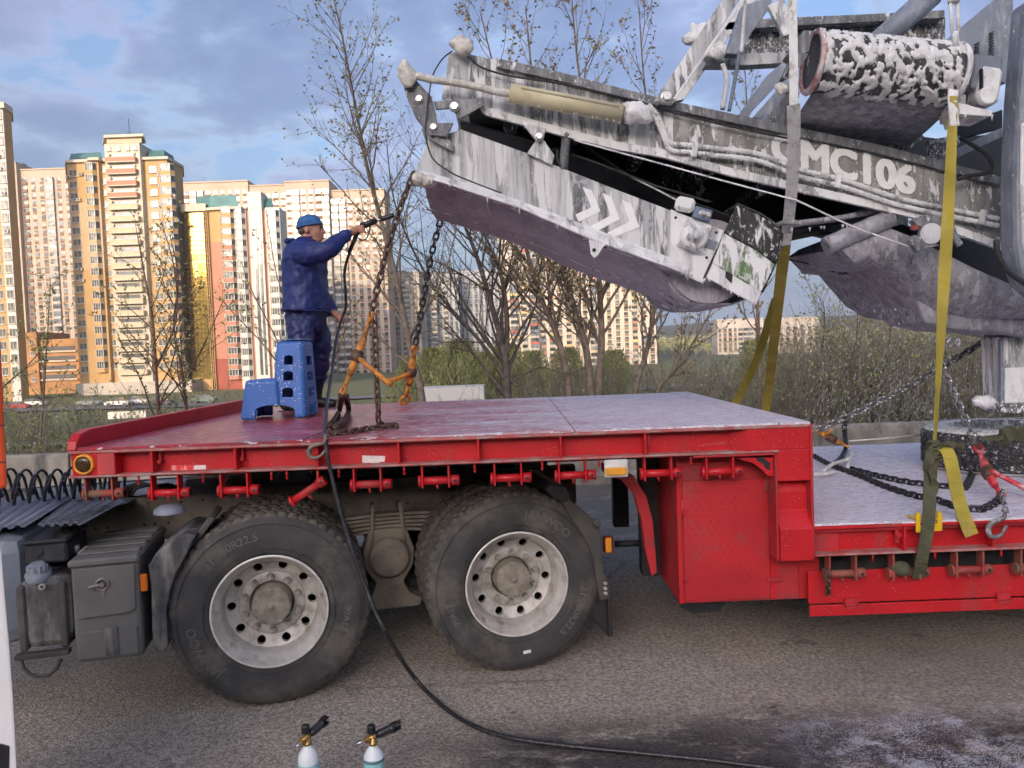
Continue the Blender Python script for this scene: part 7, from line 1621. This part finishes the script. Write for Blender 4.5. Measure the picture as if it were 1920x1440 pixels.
for k, (px, top, Y, sc) in enumerate(((768, 672, 60, .9), (818, 655, 54, 1.0), (862, 642, 49, 1.1), (905, 664, 58, .9), (948, 648, 52, 1.0), (1000, 662, 56, .9), (1062, 655, 50, 1.0), (1150, 660, 54, .9), (1420, 640, 60, 1.2))):
    x = P(px, 700, Y).x; z0 = terrain_h(x, Y); H = P(px, top, Y).z-z0; s_ = H/3.2
    t = thing('willow_shrub', (x, Y, z0), 'soft green willow shrub on the meadow, '+ORD[k]+' from the left', 'shrub', 'willow shrubs on the meadow')
    M = Matrix.Translation((x, Y, z0)) @ Matrix.Rotation(k*1.3, 4, 'Z') @ Matrix.Diagonal((sc, sc, s_, 1)); inst('crown', WM_[k % 3], t, M); inst('stems', STEMW, t, M)

# tangled undergrowth
def undergrowth(name, label, regions, seed, twm, lfm, lsize=.045):
    rn = random.Random(seed); mb = MB()
    for (x0, x1, topf, Ya, Yb, n, leaves) in regions:
        for k in range(n):
            px = rn.uniform(x0, x1); Y = rn.uniform(Ya, Yb); b = gp(px, Y); top = P(px, topf(px)+rn.uniform(0, 1)**1.2*90, Y); H = max(.25, (top.z-b.z)*rn.uniform(.35, 1.0))
            lean = Vector((rn.gauss(0, .28), rn.gauss(0, .2), 1)).normalized(); p1 = b+lean*H*.5; p2 = p1+(lean+rvec(rn)*.35).normalized()*H*.5
            r = rn.uniform(.004, .011); mb.tube([b, p1, p2], [r, r*.7, r*.2], 3, 0, caps=False)
            for j in range(rn.randint(3, 7)):
                t = rn.uniform(.25, .98); q = b.lerp(p1, t*2) if t < .5 else p1.lerp(p2, t*2-1); d = (lean+rvec(rn)*.9).normalized(); e = q+d*H*rn.uniform(.10, .34); mb.tube([q, e], [r*.45, .0015], 3, 0, caps=False)
                for m in range(rn.randint(0, leaves)): leaf(mb, q.lerp(e, rn.uniform(.2, 1)), (d+rvec(rn)).normalized(), lsize*rn.uniform(.6, 1.5), rn, 1)
    return tag(mb.build(name, [twm, lfm]), label, kind='stuff')
undergrowth('undergrowth', 'grey brown tangle of brush behind the low deck', [(1285, 1560, lambda x: 625, 12.2, 19, 800, 2), (1490, 1990, lambda x: 535, 12.0, 20, 2600, 3), (1270, 1990, lambda x: 690, 11.2, 13, 800, 1)], 31, BRUSH, BRUSHL, .05)
undergrowth('undergrowth', 'leafing weeds and brush behind the wall at the left', [(-30, 470, lambda x: 690, 11.3, 15, 620, 4), (-30, 470, lambda x: 790, 11.1, 13, 420, 3)], 32, BRUSH, LEAFY, .045)
undergrowth('undergrowth', 'low brown brush along the wall behind the upper deck', [(440, 1300, lambda x: 715, 11.5, 17, 900, 1), (960, 1300, lambda x: 628, 13, 22, 800, 2)], 33, BRUSH, BRUSHL, .045)

# wooded skyline on the hills beyond the city
mb = MB(); rn = random.Random(41)
for k in range(520):
    x = rn.uniform(95, 420); y = rn.uniform(430, 640); z = terrain_h(x, y); H = rn.uniform(6, 11)
    mb.tube([(x, y, z-.5), (x, y, z+H*.6)], [.3, .15], 4, 0, caps=False)
    for m in range(46):
        a = rvec(rn); p = Vector((x, y, z+H*.62))+Vector((a.x*H*.34, a.y*H*.34, a.z*H*.42))*rn.random()**.4; leaf(mb, p, rvec(rn), rn.uniform(.9, 2.0), rn, 1)
tag(mb.build('treeline', [BARK, BRUSHL]), 'far wooded skyline beyond the low blocks', kind='stuff')
# wash water falling through the air by the machine
mb = MB(); rn = random.Random(55)
for k in range(2600):
    px = rn.gauss(1690, 120); py = 560+250*rn.random()**.8; Y = rn.uniform(4.2, 6.6)
    if px < 1490 or px > 1915: continue
    c = P(px, py, Y)
    if c.z < ZL+.05: continue
    d = Vector((-.28+rn.gauss(0, .06), rn.gauss(0, .05), -1)).normalized(); L_ = rn.uniform(.006, .017); u, v = basis(d); w_ = rn.uniform(.0005, .0011)
    mb._add([c+d*L_, c+u*w_, c+v*w_, c-u*w_, c-v*w_, c-d*L_], [(0, 1, 2), (0, 2, 3), (0, 3, 4), (0, 4, 1), (5, 2, 1), (5, 3, 2), (5, 4, 3), (5, 1, 4)])
tag(mb.build('water_droplets', paint('water_drop', (.75, .78, .82), .15)), 'fine wash water droplets falling beside the yellow strap', kind='stuff')
hz_m = bpy.data.materials.new('pale_haze'); hz_m.use_nodes = True; hn = hz_m.node_tree; hn.nodes.clear()
ho = hn.nodes.new('ShaderNodeOutputMaterial'); hv_ = hn.nodes.new('ShaderNodeVolumePrincipled'); hv_.inputs['Color'].default_value = (.86, .91, 1, 1); hv_.inputs['Density'].default_value = .00032; hv_.inputs['Anisotropy'].default_value = .2
hn.links.new(hv_.outputs[0], ho.inputs['Volume'])
tag(MB().bb(-2300, 2300, -720, 2600, -8, 130).build('haze', hz_m), kind='stuff')
